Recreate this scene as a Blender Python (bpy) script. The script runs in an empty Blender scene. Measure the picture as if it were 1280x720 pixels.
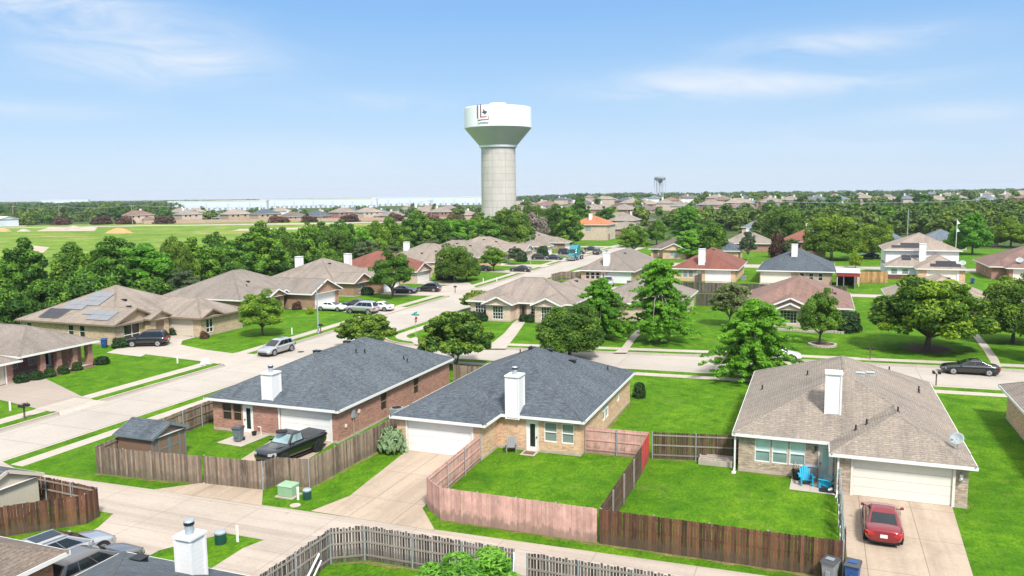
import bpy, bmesh, math, random
from mathutils import Vector, Matrix, noise

S = bpy.context.scene
COL = S.collection
R = math.radians
random.seed(11)

# ------------------------------------------------------------------ camera
FPX, PITCH, ROLL, YAW, CAMH = 998.7, R(6.692), R(0.617), R(21.01), 17.0
_f = Vector((0, math.cos(PITCH), -math.sin(PITCH)))
_u = Vector((0, math.sin(PITCH), math.cos(PITCH)))
_r = Vector((1, 0, 0))
_c, _s = math.cos(ROLL), math.sin(ROLL)
_ry = Matrix.Rotation(YAW, 3, 'Z')
CR = _ry @ (_r*_c - _u*_s)
CU = _ry @ (_r*_s + _u*_c)
CF = _ry @ _f
cam = bpy.data.cameras.new('camera')
camo = bpy.data.objects.new('camera', cam); COL.objects.link(camo)
m3 = Matrix((CR, CU, -CF)).transposed()
camo.matrix_world = Matrix.Translation((0, 0, CAMH)) @ m3.to_4x4()
cam.sensor_width = 36; cam.lens = 36*FPX/1280
cam.clip_start = 0.5; cam.clip_end = 20000
S.camera = camo

# ------------------------------------------------------------------ light
SUN = Vector((0.40, -0.50, 0.77)).normalized()
sun = bpy.data.lights.new('sun', 'SUN'); suno = bpy.data.objects.new('sun', sun); COL.objects.link(suno)
sun.energy = 2.3; sun.angle = R(9); sun.color = (1.0, 0.96, 0.91)
suno.rotation_euler = SUN.to_track_quat('Z', 'Y').to_euler()
suno.location = (0, 0, 200)
W = bpy.data.worlds.new('World'); S.world = W; W.use_nodes = True
nt = W.node_tree; nt.nodes.clear()
def N(nt, t, **k):
    n = nt.nodes.new(t)
    for a, b in k.items():
        if a == 'i':
            for kk, v in b.items(): n.inputs[kk].default_value = v
        else: setattr(n, a, b)
    return n
def ramp(nt, fac, stops, interp='LINEAR'):
    n = nt.nodes.new('ShaderNodeValToRGB'); cr = n.color_ramp; cr.interpolation = interp
    while len(cr.elements) < len(stops): cr.elements.new(0.5)
    for e, (p, c) in zip(cr.elements, stops):
        e.position = p; e.color = c if len(c) == 4 else (*c, 1)
    nt.links.new(fac, n.inputs[0]); return n.outputs[0]
def mixc(nt, fac, a, b, mode='MIX'):
    n = nt.nodes.new('ShaderNodeMix'); n.data_type = 'RGBA'; n.blend_type = mode
    for i, v in ((0, fac), (6, a), (7, b)):
        if hasattr(v, 'links') or hasattr(v, 'is_linked'): nt.links.new(v, n.inputs[i])
        else: n.inputs[i].default_value = v if (i == 0 or len(v) == 4) else (*v, 1)
    return n.outputs[2]
def math_(nt, op, a, b=0.0):
    n = nt.nodes.new('ShaderNodeMath'); n.operation = op
    for i, v in ((0, a), (1, b)):
        if hasattr(v, 'is_linked'): nt.links.new(v, n.inputs[i])
        else: n.inputs[i].default_value = v
    return n.outputs[0]
sky = N(nt, 'ShaderNodeTexSky', sky_type='NISHITA', sun_disc=False)
sky.sun_elevation = math.asin(SUN.z); sky.sun_rotation = math.atan2(SUN.x, SUN.y)
sky.altitude = 150; sky.air_density = 1.0; sky.dust_density = 0.2; sky.ozone_density = 3.0
tc = N(nt, 'ShaderNodeTexCoord')
sep = N(nt, 'ShaderNodeSeparateXYZ'); nt.links.new(tc.outputs['Generated'], sep.inputs[0])
# thin streaks of high cloud in a few parts of the sky, and an unseen bright veil overhead, added for soft fill light
def dotp(v):
    n = N(nt, 'ShaderNodeVectorMath', operation='DOT_PRODUCT'); nt.links.new(tc.outputs['Generated'], n.inputs[0]); n.inputs[1].default_value = v; return n.outputs['Value']
az = math_(nt, 'ARCTAN2', dotp(tuple(_ry @ _r)), dotp((-math.sin(YAW), math.cos(YAW), 0)))
el = sep.outputs[2]
cmb = N(nt, 'ShaderNodeCombineXYZ'); nt.links.new(math_(nt, 'MULTIPLY', az, 6.0), cmb.inputs[0]); nt.links.new(math_(nt, 'MULTIPLY', math_(nt, 'ADD', el, math_(nt, 'MULTIPLY', az, 0.05)), 22.0), cmb.inputs[1])
n1 = N(nt, 'ShaderNodeTexNoise', i={'Scale': 1.0, 'Detail': 8.0, 'Roughness': 0.6, 'Distortion': 0.9}); nt.links.new(cmb.outputs[0], n1.inputs[0])
wisp = ramp(nt, n1.outputs[0], [(0.30, (0, 0, 0)), (0.66, (1, 1, 1))])
tot = None
for u, v, wa, we, k in ((200, 72, 0.11, 0.028, 1.15), (60, 6, 0.13, 0.020, 1.2), (1045, 57, 0.10, 0.013, 1.1), (880, 108, 0.14, 0.020, 0.75), (1060, 102, 0.10, 0.012, 0.5), (1190, 140, 0.07, 0.01, 0.4), (470, 130, 0.10, 0.012, 0.3), (60, 135, 0.08, 0.010, 0.35), (430, 195, 0.22, 0.02, 0.25), (1000, 180, 0.3, 0.03, 0.2)):
    a0 = (u-640)/FPX; e0 = math.sin(math.atan((242.3-(u-640)*0.01077-v)/FPX*math.cos(a0)))
    da = math_(nt, 'DIVIDE', math_(nt, 'SUBTRACT', az, math.atan(a0)), wa); de = math_(nt, 'DIVIDE', math_(nt, 'SUBTRACT', el, e0), we)
    g = math_(nt, 'MULTIPLY', math_(nt, 'POWER', 2.718, math_(nt, 'MULTIPLY', math_(nt, 'ADD', math_(nt, 'MULTIPLY', da, da), math_(nt, 'MULTIPLY', de, de)), -1.0)), k)
    tot = g if tot is None else math_(nt, 'ADD', tot, g)
cf = math_(nt, 'MINIMUM', math_(nt, 'MULTIPLY', wisp, tot), 0.8)
hsv = N(nt, 'ShaderNodeHueSaturation', i={'Saturation': 1.0, 'Value': 0.9}); nt.links.new(sky.outputs[0], hsv.inputs['Color'])
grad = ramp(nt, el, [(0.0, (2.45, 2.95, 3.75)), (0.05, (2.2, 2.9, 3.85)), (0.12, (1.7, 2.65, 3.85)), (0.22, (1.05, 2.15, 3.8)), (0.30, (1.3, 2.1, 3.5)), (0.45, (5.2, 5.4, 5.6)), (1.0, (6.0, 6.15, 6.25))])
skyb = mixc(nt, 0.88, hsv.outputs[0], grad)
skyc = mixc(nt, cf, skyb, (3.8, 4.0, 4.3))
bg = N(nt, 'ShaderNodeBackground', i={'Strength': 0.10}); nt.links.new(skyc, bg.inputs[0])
wo = N(nt, 'ShaderNodeOutputWorld'); nt.links.new(bg.outputs[0], wo.inputs[0])
S.view_settings.view_transform = 'Standard'; S.view_settings.look = 'None'
S.view_settings.exposure = 1.22; S.view_settings.gamma = 1; S.view_settings.use_curve_mapping = False
S.render.engine = 'CYCLES'; S.render.filter_size = 1.0
S.cycles.max_bounces = 5; S.cycles.diffuse_bounces = 3; S.cycles.glossy_bounces = 2
S.cycles.transmission_bounces = 3; S.cycles.transparent_max_bounces = 6; S.cycles.volume_bounces = 0
S.cycles.use_denoising = True; S.cycles.caustics_reflective = False; S.cycles.caustics_refractive = False

# ------------------------------------------------------------------ helpers
def G(u, v, z=0.0):
    """photo pixel (1280x720) -> point on the horizontal plane z"""
    d = CR*((u-640)/FPX) + CU*((360-v)/FPX) + CF
    t = (z-CAMH)/d.z
    return (d.x*t, d.y*t)
def D(u, dist):
    """the direction of photo column u, dist metres away"""
    d = CR*((u-640)/FPX) + CF; d.z = 0; k = dist/(d.dot(Vector((CF.x, CF.y, 0)).normalized()))
    return (d.x*k, d.y*k)
def sstep(a, b, x):
    t = min(1, max(0, (x-a)/(b-a))); return t*t*(3-2*t)
def terrain(x, y):
    q = Vector((x, y, 0)); dep = q.dot(Vector((CF.x, CF.y, 0)).normalized()); lat = q.dot(Vector((_ry @ _r)))
    if dep < 100: return -0.14
    az = lat/dep
    rise = sstep(-0.06, 0.10, az)
    return -0.14 + 5.5*rise*sstep(260, 760, dep) + 3.0*rise*sstep(800, 2500, dep)

class MB:
    def __init__(s): s.v = []; s.f = []; s.m = []; s.t = []; s.M = None
    def poly(s, pts, mi=0, tone=0.5):
        n = len(s.v)
        for p in pts:
            p = Vector(p)
            if s.M is not None: p = s.M @ p
            s.v.append(p)
        s.f.append(list(range(n, n+len(pts)))); s.m.append(mi); s.t.append(tone)
    def mesh(s, vs, fs, mi=0, tone=0.5):
        n = len(s.v)
        for p in vs:
            p = Vector(p)
            if s.M is not None: p = s.M @ p
            s.v.append(p)
        for f in fs: s.f.append([n+i for i in f]); s.m.append(mi); s.t.append(tone)
    def box(s, x0, x1, y0, y1, z0, z1, mi=0, tone=0.5):
        s.mesh([(x0,y0,z0),(x1,y0,z0),(x1,y1,z0),(x0,y1,z0),(x0,y0,z1),(x1,y0,z1),(x1,y1,z1),(x0,y1,z1)],
               [(0,3,2,1),(4,5,6,7),(0,1,5,4),(1,2,6,5),(2,3,7,6),(3,0,4,7)], mi, tone)
    def beam(s, p, q, w, h, mi=0, tone=0.5, up=(0,0,1)):
        p, q = Vector(p), Vector(q); d = (q-p).normalized(); up = Vector(up)
        if abs(d.dot(up)) > 0.98: up = Vector((1,0,0))
        a = d.cross(up).normalized()*w/2; b = a.normalized().cross(d)*h/2
        s.mesh([p-a-b,p+a-b,p+a+b,p-a+b,q-a-b,q+a-b,q+a+b,q-a+b],
               [(0,1,2,3),(7,6,5,4),(0,4,5,1),(1,5,6,2),(2,6,7,3),(3,7,4,0)], mi, tone)
    def cyl(s, p, q, r0, r1=None, n=10, mi=0, tone=0.5, cap=True):
        r1 = r0 if r1 is None else r1
        p, q = Vector(p), Vector(q); d = (q-p).normalized()
        u = d.cross(Vector((0,0,1)) if abs(d.z) < 0.9 else Vector((1,0,0))).normalized(); w = d.cross(u)
        vs = []
        for c, r in ((p, r0), (q, r1)):
            for k in range(n):
                a = 2*math.pi*k/n; vs.append(c+(u*math.cos(a)+w*math.sin(a))*r)
        fs = [(k, (k+1)%n, n+(k+1)%n, n+k) for k in range(n)]
        if cap: fs += [tuple(range(n-1,-1,-1)), tuple(range(n, 2*n))]
        s.mesh(vs, fs, mi, tone)
    def lathe(s, prof, n=24, mi=0, c=(0,0)):
        vs = []
        for r, z in prof:
            for k in range(n):
                a = 2*math.pi*k/n; vs.append((c[0]+r*math.cos(a), c[1]+r*math.sin(a), z))
        fs = []
        for i in range(len(prof)-1):
            for k in range(n): fs.append((i*n+k, i*n+(k+1)%n, (i+1)*n+(k+1)%n, (i+1)*n+k))
        if prof[0][0] > 0: fs.append(tuple(range(n-1,-1,-1)))
        if prof[-1][0] > 0: fs.append(tuple((len(prof)-1)*n+k for k in range(n)))
        s.mesh(vs, fs, mi)
    def prism(s, pts, z0, z1, mi=0):
        n = len(pts)
        s.mesh([(p[0],p[1],z0) for p in pts]+[(p[0],p[1],z1) for p in pts],
               [tuple(range(n-1,-1,-1)), tuple(range(n,2*n))]+[(k,(k+1)%n,n+(k+1)%n,n+k) for k in range(n)], mi)
    def ball(s, c, r, n=10, m=6, mi=0, sz=1.0, tone=0.5):
        vs = [(c[0], c[1], c[2]-r*sz)]; fs = []
        for i in range(1, m):
            a = -math.pi/2+math.pi*i/m
            for k in range(n):
                b = 2*math.pi*k/n; vs.append((c[0]+r*math.cos(a)*math.cos(b), c[1]+r*math.cos(a)*math.sin(b), c[2]+r*sz*math.sin(a)))
        vs.append((c[0], c[1], c[2]+r*sz)); L = len(vs)-1
        for k in range(n): fs.append((0, 1+(k+1)%n, 1+k)); fs.append((L, 1+(m-2)*n+k, 1+(m-2)*n+(k+1)%n))
        for i in range(m-2):
            for k in range(n): fs.append((1+i*n+k, 1+i*n+(k+1)%n, 1+(i+1)*n+(k+1)%n, 1+(i+1)*n+k))
        s.mesh(vs, fs, mi, tone)
    def data(s, name, mats, org=(0,0,0), smooth=False):
        me = bpy.data.meshes.new(name); o = Vector(org)
        me.from_pydata([tuple(p-o) for p in s.v], [], s.f)
        for m in (mats if isinstance(mats, (list, tuple)) else [mats]): me.materials.append(m)
        me.polygons.foreach_set('material_index', s.m)
        if smooth: me.polygons.foreach_set('use_smooth', [True]*len(s.f))
        at = me.attributes.new('tone', 'FLOAT', 'FACE'); at.data.foreach_set('value', s.t)
        uv = me.uv_layers.new(name='UVMap'); co = []
        Z = Vector((0,0,1))
        for p in me.polygons:
            n = p.normal
            if abs(n.z) > 0.995: a, b = Vector((1,0,0)), Vector((0,1,0))
            else: a = Z.cross(n).normalized(); b = n.cross(a)
            for li in p.loop_indices:
                q = me.vertices[me.loops[li].vertex_index].co+o
                co += [q.dot(a), q.dot(b)]
        uv.data.foreach_set('uv', co)
        me.update(); return me
    def build(s, name, mats, parent=None, org=None, smooth=False, bevel=0, sub=0):
        if org is None: org = tuple(parent.location) if (parent is not None and parent.parent is None and not parent.get('localspace')) else (0,0,0)
        if parent is not None and parent.get('localspace'): org = (0,0,0)
        o = bpy.data.objects.new(name, s.data(name, mats, org, smooth)); COL.objects.link(o)
        if parent is not None: o.parent = parent
        if bevel:
            b = o.modifiers.new('bevel', 'BEVEL'); b.width = bevel; b.segments = 2; b.limit_method = 'ANGLE'
        if sub:
            b = o.modifiers.new('sub', 'SUBSURF'); b.levels = sub; b.render_levels = sub
        return o
# children of a part share the thing's coordinates: parts sit at the thing's origin
def sub(mb, name, mats, part, thing, **k):
    o = mb.build(name, mats, None, org=(0,0,0) if thing.get('localspace') else tuple(thing.location), **k)
    o.parent = part; return o
def tag(o, label=None, cat=None, group=None, kind=None):
    if label: o['label'] = label
    if cat: o['category'] = cat
    if group: o['group'] = group
    if kind: o['kind'] = kind
    return o
def thing(name, label, cat, loc=(0,0,0), rz=None, group=None):
    o = bpy.data.objects.new(name, None); COL.objects.link(o); o.location = loc; o.empty_display_size = 0.3
    if rz is not None: o.rotation_euler = (0,0,rz); o['localspace'] = 1
    return tag(o, label, cat, group)
def copy_tree(o, parent=None):
    c = o.copy(); COL.objects.link(c)
    if parent is not None: c.parent = parent
    for ch in list(o.children): copy_tree(ch, c)
    return c
def clone(o, loc, rz=0, sc=(1,1,1), label=None, group=None):
    c = copy_tree(o); c.location = loc; c.rotation_euler = (0,0,rz); c.scale = sc
    if label: c['label'] = label
    if group: c['group'] = group
    return c

# ------------------------------------------------------------------ materials
def newmat(name):
    m = bpy.data.materials.new(name); m.use_nodes = True; nt = m.node_tree
    b = nt.nodes['Principled BSDF']; return m, nt, b
def setc(nt, b, c):
    if hasattr(c, 'is_linked'): nt.links.new(c, b.inputs['Base Color'])
    else: b.inputs['Base Color'].default_value = (*c, 1)
def plain(name, c, rough=0.6, metal=0.0, var=0.0, coat=0.0, vs=3.0):
    m, nt, b = newmat(name); b.inputs['Roughness'].default_value = rough; b.inputs['Metallic'].default_value = metal
    if coat: b.inputs['Coat Weight'].default_value = coat; b.inputs['Coat Roughness'].default_value = 0.06
    if var:
        t = N(nt, 'ShaderNodeTexCoord'); n = N(nt, 'ShaderNodeTexNoise', i={'Scale': vs, 'Detail': 5.0, 'Roughness': 0.65}); nt.links.new(t.outputs['Object'], n.inputs[0])
        setc(nt, b, ramp(nt, n.outputs[0], [(0.25, tuple(x*(1-var) for x in c)), (0.75, tuple(min(1,x*(1+var)) for x in c))]))
    else: setc(nt, b, c)
    return m
def bump(nt, b, h, d=0.02, s=0.4):
    n = N(nt, 'ShaderNodeBump', i={'Distance': d, 'Strength': s}); nt.links.new(h, n.inputs['Height']); nt.links.new(n.outputs[0], b.inputs['Normal'])
def noise_(nt, co, scale, det=4.0, rough=0.6, dist=0.0, sc=None):
    if sc:
        mp = N(nt, 'ShaderNodeMapping'); mp.inputs['Scale'].default_value = sc; nt.links.new(co, mp.inputs[0]); co = mp.outputs[0]
    n = N(nt, 'ShaderNodeTexNoise', i={'Scale': scale, 'Detail': det, 'Roughness': rough, 'Distortion': dist}); nt.links.new(co, n.inputs[0]); return n.outputs[0]
def brickmat(name, c1, c2, mortar, bw=0.22, bh=0.075, ms=0.012, var=0.35, rough=0.85, dark=None, stain=None):
    m, nt, b = newmat(name); b.inputs['Roughness'].default_value = rough
    t = N(nt, 'ShaderNodeTexCoord'); uv = t.outputs['UV']
    k = N(nt, 'ShaderNodeTexBrick', i={'Scale': 1.0, 'Mortar Size': ms, 'Brick Width': bw, 'Row Height': bh, 'Bias': 0.0, 'Color1': (*c1,1), 'Color2': (*c2,1), 'Mortar': (*mortar,1)})
    nt.links.new(uv, k.inputs[0]); c = k.outputs[0]
    # per-brick tint, coarse clusters
    w = noise_(nt, uv, 2.6, 5, 0.75, 0, (1, 2.4, 1))
    c = mixc(nt, var, c, ramp(nt, w, [(0.3, tuple(x*0.55 for x in (dark or c1))), (0.7, c2)]), 'MIX')
    v = N(nt, 'ShaderNodeTexVoronoi', i={'Scale': 3.2}); mp = N(nt, 'ShaderNodeMapping'); mp.inputs['Scale'].default_value = (1.3, 4.0, 1); nt.links.new(uv, mp.inputs[0]); nt.links.new(mp.outputs[0], v.inputs[0])
    sp = N(nt, 'ShaderNodeSeparateColor'); nt.links.new(v.outputs['Color'], sp.inputs[0])
    c = mixc(nt, 1.0, c, ramp(nt, sp.outputs[0], [(0, (0.72,0.72,0.72)), (0.5, (1,1,1)), (1, (1.15,1.12,1.08))]), 'MULTIPLY')
    big = noise_(nt, uv, 0.35, 4, 0.6)
    c = mixc(nt, 0.5, c, ramp(nt, big, [(0.3, (0.75,0.75,0.76)), (0.7, (1.1,1.08,1.05))]), 'MULTIPLY')
    setc(nt, b, c); bump(nt, b, k.outputs['Fac'], 0.01, -0.5) if False else bump(nt, b, w, 0.02, 0.3)
    return m
def shingle(name, c1, c2, c3):
    m, nt, b = newmat(name); b.inputs['Roughness'].default_value = 0.92
    t = N(nt, 'ShaderNodeTexCoord'); uv = t.outputs['UV']
    k = N(nt, 'ShaderNodeTexBrick', i={'Scale': 1.0, 'Mortar Size': 0.014, 'Brick Width': 0.62, 'Row Height': 0.17, 'Mortar': (*[x*0.55 for x in c1],1), 'Color1': (*c1,1), 'Color2': (*c2,1)})
    k.offset = 0.37; nt.links.new(uv, k.inputs[0])
    n = noise_(nt, uv, 3.0, 3, 0.8, 0, (0.7, 2.6, 1))
    c = mixc(nt, ramp(nt, n, [(0.42, (0,0,0)), (0.66, (0.85,0.85,0.85))]), k.outputs[0], c3)
    n2 = noise_(nt, uv, 9.0, 3, 0.8, 0, (0.5, 1.4, 1))
    c = mixc(nt, 1.0, c, ramp(nt, n2, [(0.28, (0.62,0.62,0.63)), (0.5, (1,1,1)), (0.72, (1.4,1.38,1.35))]), 'MULTIPLY')
    n3 = noise_(nt, uv, 0.22, 4, 0.6)
    c = mixc(nt, 1.0, c, ramp(nt, n3, [(0.3, (0.86,0.87,0.88)), (0.7, (1.1,1.09,1.07))]), 'MULTIPLY')
    n4 = noise_(nt, uv, 1.0, 5, 0.7, 0.4, (0.9, 0.16, 1))
    c = mixc(nt, 1.0, c, ramp(nt, n4, [(0.32, (0.76,0.76,0.77)), (0.5, (1,1,1)), (0.7, (1.15,1.13,1.1))]), 'MULTIPLY')
    oi = N(nt, 'ShaderNodeObjectInfo')
    c = mixc(nt, 1.0, c, ramp(nt, oi.outputs['Random'], [(0, (0.88,0.88,0.9)), (1, (1.1,1.07,1.04))]), 'MULTIPLY')
    setc(nt, b, c); bump(nt, b, k.outputs['Fac'], 0.012, -0.6); return m
def tonewood(name, c, lo=0.55, hi=1.4, streak=(0.25,0.18,0.12), amt=0.5):
    m, nt, b = newmat(name); b.inputs['Roughness'].default_value = 0.9
    t = N(nt, 'ShaderNodeTexCoord'); a = N(nt, 'ShaderNodeAttribute', attribute_name='tone')
    k = ramp(nt, a.outputs['Fac'], [(0, tuple(x*lo for x in c)), (1, tuple(x*hi for x in c))])
    n = noise_(nt, t.outputs['UV'], 1.0, 5, 0.7, 0.3, (14, 1.1, 1))
    k = mixc(nt, ramp(nt, n, [(0.48, (0,0,0)), (0.72, (amt,amt,amt))]), k, streak)
    n2 = noise_(nt, t.outputs['UV'], 1.3, 4, 0.7)
    k = mixc(nt, 1.0, k, ramp(nt, n2, [(0.3, (0.72,0.72,0.72)), (0.7, (1.2,1.2,1.2))]), 'MULTIPLY')
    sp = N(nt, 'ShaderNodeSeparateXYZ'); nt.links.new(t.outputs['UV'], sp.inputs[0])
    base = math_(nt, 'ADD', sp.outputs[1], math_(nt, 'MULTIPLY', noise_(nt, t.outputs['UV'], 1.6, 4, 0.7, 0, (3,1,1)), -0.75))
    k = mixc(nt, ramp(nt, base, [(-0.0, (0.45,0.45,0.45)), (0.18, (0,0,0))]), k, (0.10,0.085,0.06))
    setc(nt, b, k); return m
def concrete(name, c, jw=4.6, jh=2.3, dark=0.5, stain=(0.30,0.25,0.20), samt=0.5, joint=0.022, streak=None):
    m, nt, b = newmat(name); b.inputs['Roughness'].default_value = 0.85
    t = N(nt, 'ShaderNodeTexCoord'); uv = t.outputs['UV']
    k = N(nt, 'ShaderNodeTexBrick', i={'Scale': 1.0, 'Mortar Size': joint, 'Brick Width': jw, 'Row Height': jh, 'Mortar Smooth': 0.2, 'Color1': (*c,1), 'Color2': (*[x*0.93 for x in c],1), 'Mortar': (*[x*dark for x in c],1)})
    k.offset = 0.0; nt.links.new(uv, k.inputs[0])
    n = noise_(nt, uv, 0.5, 7, 0.7, 0.4); cc = mixc(nt, ramp(nt, n, [(0.5, (0,0,0)), (0.78, (samt,samt,samt))]), k.outputs[0], stain)
    n2 = noise_(nt, uv, 5.0, 5, 0.7); cc = mixc(nt, 1.0, cc, ramp(nt, n2, [(0.3, (0.9,0.9,0.9)), (0.7, (1.07,1.07,1.07))]), 'MULTIPLY')
    n3 = noise_(nt, uv, 0.12, 3, 0.5); cc = mixc(nt, 1.0, cc, ramp(nt, n3, [(0.3, (0.92,0.91,0.90)), (0.7, (1.05,1.05,1.05))]), 'MULTIPLY')
    if streak:
        n5 = noise_(nt, uv, 1.0, 4, 0.6, 0.1, streak); cc = mixc(nt, 1.0, cc, ramp(nt, n5, [(0.34, (0.84,0.83,0.82)), (0.55, (1.03,1.03,1.03))]), 'MULTIPLY')
    n6 = noise_(nt, uv, 1.7, 3, 0.5, 0.3); cc = mixc(nt, ramp(nt, n6, [(0.70, (0,0,0)), (0.80, (0.45,0.45,0.45))]), cc, tuple(x*0.35 for x in c))
    v = N(nt, 'ShaderNodeTexVoronoi', feature='DISTANCE_TO_EDGE', i={'Scale': 0.16}); 
    d = N(nt, 'ShaderNodeVectorMath', operation='ADD'); nn = N(nt, 'ShaderNodeTexNoise', i={'Scale': 0.5, 'Detail': 4.0}); nt.links.new(uv, nn.inputs[0])
    nt.links.new(uv, d.inputs[0]); nt.links.new(nn.outputs['Color'], d.inputs[1]); nt.links.new(d.outputs[0], v.inputs[0])
    cc = mixc(nt, ramp(nt, v.outputs['Distance'], [(0.0, (0.2,0.2,0.2)), (0.004, (0,0,0))]), cc, tuple(x*0.45 for x in c))
    setc(nt, b, cc); bump(nt, b, n2, 0.01, 0.2); return m
def grass(name, c1, c2, c3, dry=(0.22,0.20,0.06), dryamt=0.35, scale=1.0):
    m, nt, b = newmat(name); b.inputs['Roughness'].default_value = 0.95; b.inputs['Specular IOR Level'].default_value = 0.1
    t = N(nt, 'ShaderNodeTexCoord'); co = t.outputs['Object']
    n1 = noise_(nt, co, 0.16*scale, 5, 0.65, 0.5); n2 = noise_(nt, co, 1.1*scale, 6, 0.75, 0.6, (1, 0.6, 1)); n3 = noise_(nt, co, 7.0*scale, 5, 0.85, 0.2, (1, 0.45, 1))
    c = mixc(nt, ramp(nt, n1, [(0.38, (0,0,0)), (0.62, (1,1,1))]), c1, c2)
    c = mixc(nt, ramp(nt, n2, [(0.42, (0,0,0)), (0.66, (0.9,0.9,0.9))]), c, c3)
    c = mixc(nt, 1.0, c, ramp(nt, n3, [(0.30, (0.45,0.50,0.4)), (0.5, (1,1,1)), (0.70, (1.55,1.4,1.4))]), 'MULTIPLY')
    n5 = noise_(nt, co, 0.5*scale, 5, 0.7, 1.0)
    c = mixc(nt, 1.0, c, ramp(nt, n5, [(0.35, (0.72,0.78,0.7)), (0.5, (1,1,1)), (0.66, (1.38,1.16,1.1))]), 'MULTIPLY')
    n4 = noise_(nt, co, 0.45*scale, 6, 0.7, 0.8)
    c = mixc(nt, ramp(nt, n4, [(0.56, (0,0,0)), (0.72, (dryamt,dryamt,dryamt))]), c, dry)
    setc(nt, b, c); bump(nt, b, n3, 0.08, 0.8); return m
def leafmat(name, c1, c2, c3, trans=0.35, vary=1.0):
    m = bpy.data.materials.new(name); m.use_nodes = True; nt = m.node_tree; nt.nodes.clear()
    a = N(nt, 'ShaderNodeAttribute', attribute_name='tone'); oi = N(nt, 'ShaderNodeObjectInfo')
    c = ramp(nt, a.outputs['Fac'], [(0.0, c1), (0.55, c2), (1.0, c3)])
    c = mixc(nt, vary, c, ramp(nt, oi.outputs['Random'], [(0, (0.66,0.76,0.74)), (0.5, (1,1,1)), (1, (1.42,1.24,0.95))]), 'MULTIPLY')
    d = N(nt, 'ShaderNodeBsdfPrincipled', i={'Roughness': 0.6, 'Specular IOR Level': 0.25}); nt.links.new(c, d.inputs['Base Color'])
    tr = N(nt, 'ShaderNodeBsdfTranslucent'); nt.links.new(mixc(nt, 1.0, c, (1.5,1.5,0.7), 'MULTIPLY'), tr.inputs[0])
    mx = N(nt, 'ShaderNodeMixShader', i={0: trans}); nt.links.new(d.outputs[0], mx.inputs[1]); nt.links.new(tr.outputs[0], mx.inputs[2])
    o = N(nt, 'ShaderNodeOutputMaterial'); nt.links.new(mx.outputs[0], o.inputs[0]); return m
def siding(name, c, pitch=0.18, vert=False, dk=0.7):
    m, nt, b = newmat(name); b.inputs['Roughness'].default_value = 0.6
    t = N(nt, 'ShaderNodeTexCoord'); sp = N(nt, 'ShaderNodeSeparateXYZ'); nt.links.new(t.outputs['UV'], sp.inputs[0])
    fr = math_(nt, 'FRACT', math_(nt, 'DIVIDE', sp.outputs[0 if vert else 1], pitch))
    c_ = mixc(nt, ramp(nt, fr, [(0.0, (1,1,1)), (0.10, (0,0,0))]), c, tuple(x*dk for x in c))
    n = noise_(nt, t.outputs['UV'], 1.2, 5, 0.7)
    c_ = mixc(nt, 1.0, c_, ramp(nt, n, [(0.3, (0.93,0.93,0.93)), (0.7, (1.03,1.03,1.03))]), 'MULTIPLY')
    setc(nt, b, c_); bump(nt, b, fr, 0.012, 0.5); return m
def glass(name, c, rough=0.08, blinds=False):
    m, nt, b = newmat(name); b.inputs['Roughness'].default_value = rough; b.inputs['Specular IOR Level'].default_value = 0.7
    t = N(nt, 'ShaderNodeTexCoord')
    if blinds:
        sp = N(nt, 'ShaderNodeSeparateXYZ'); nt.links.new(t.outputs['UV'], sp.inputs[0])
        fr = math_(nt, 'FRACT', math_(nt, 'DIVIDE', sp.outputs[1], 0.055))
        setc(nt, b, mixc(nt, ramp(nt, fr, [(0.35, (0,0,0)), (0.5, (1,1,1))]), c, tuple(x*0.55 for x in c)))
    else:
        n = noise_(nt, t.outputs['Object'], 0.8, 3, 0.5); setc(nt, b, ramp(nt, n, [(0.3, tuple(x*0.7 for x in c)), (0.7, tuple(x*1.3 for x in c))]))
    return m
M = {}
M['lawn'] = grass('lawn', (0.065,0.175,0.006), (0.102,0.23,0.009), (0.047,0.135,0.007))
M['farland'] = grass('farland', (0.05,0.09,0.02), (0.08,0.12,0.03), (0.035,0.06,0.016), scale=0.12)
M['street'] = concrete('street', (0.43,0.385,0.335), 9.2, 3.9, 0.60, samt=0.4, joint=0.035)
M['alley'] = concrete('alley', (0.44,0.375,0.315), 4.7, 2.15, 0.62, samt=0.4, streak=(0.05,1.1,1))
M['walk'] = concrete('walk', (0.46,0.405,0.345), 1.5, 1.5, 0.7, samt=0.25)
M['drive'] = concrete('drive', (0.44,0.35,0.265), 2.55, 4.2, 0.5, samt=0.6, stain=(0.24,0.19,0.14), streak=(1.0,0.07,1))
M['olddrive'] = concrete('olddrive', (0.36,0.30,0.25), 2.6, 3.0, 0.7, samt=0.6)
M['gutter'] = concrete('gutter', (0.34,0.30,0.26), 3.0, 3.0, 0.6, samt=0.6)
M['kerb'] = concrete('kerb', (0.50,0.44,0.37), 3.0, 3.0, 0.6, samt=0.5)
M['mulch'] = plain('mulch', (0.16,0.085,0.055), 0.95, var=0.5, vs=8)
M['redroof'] = shingle('redroof', (0.20,0.075,0.05), (0.25,0.095,0.065), (0.17,0.06,0.045))
M['mauveroof'] = shingle('mauveroof', (0.20,0.125,0.10), (0.25,0.16,0.13), (0.17,0.10,0.085))
M['orangeroof'] = shingle('orangeroof', (0.42,0.16,0.07), (0.48,0.20,0.09), (0.36,0.13,0.06))
M['blueroof'] = shingle('blueroof', (0.048,0.062,0.078), (0.077,0.096,0.116), (0.122,0.146,0.168))
M['tanroof'] = shingle('tanroof', (0.235,0.20,0.17), (0.285,0.247,0.212), (0.205,0.175,0.148))
M['pinktanroof'] = shingle('pinktanroof', (0.285,0.235,0.195), (0.33,0.28,0.235), (0.25,0.205,0.17))
M['greytanroof'] = shingle('greytanroof', (0.26,0.222,0.182), (0.315,0.272,0.226), (0.205,0.172,0.14))
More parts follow.
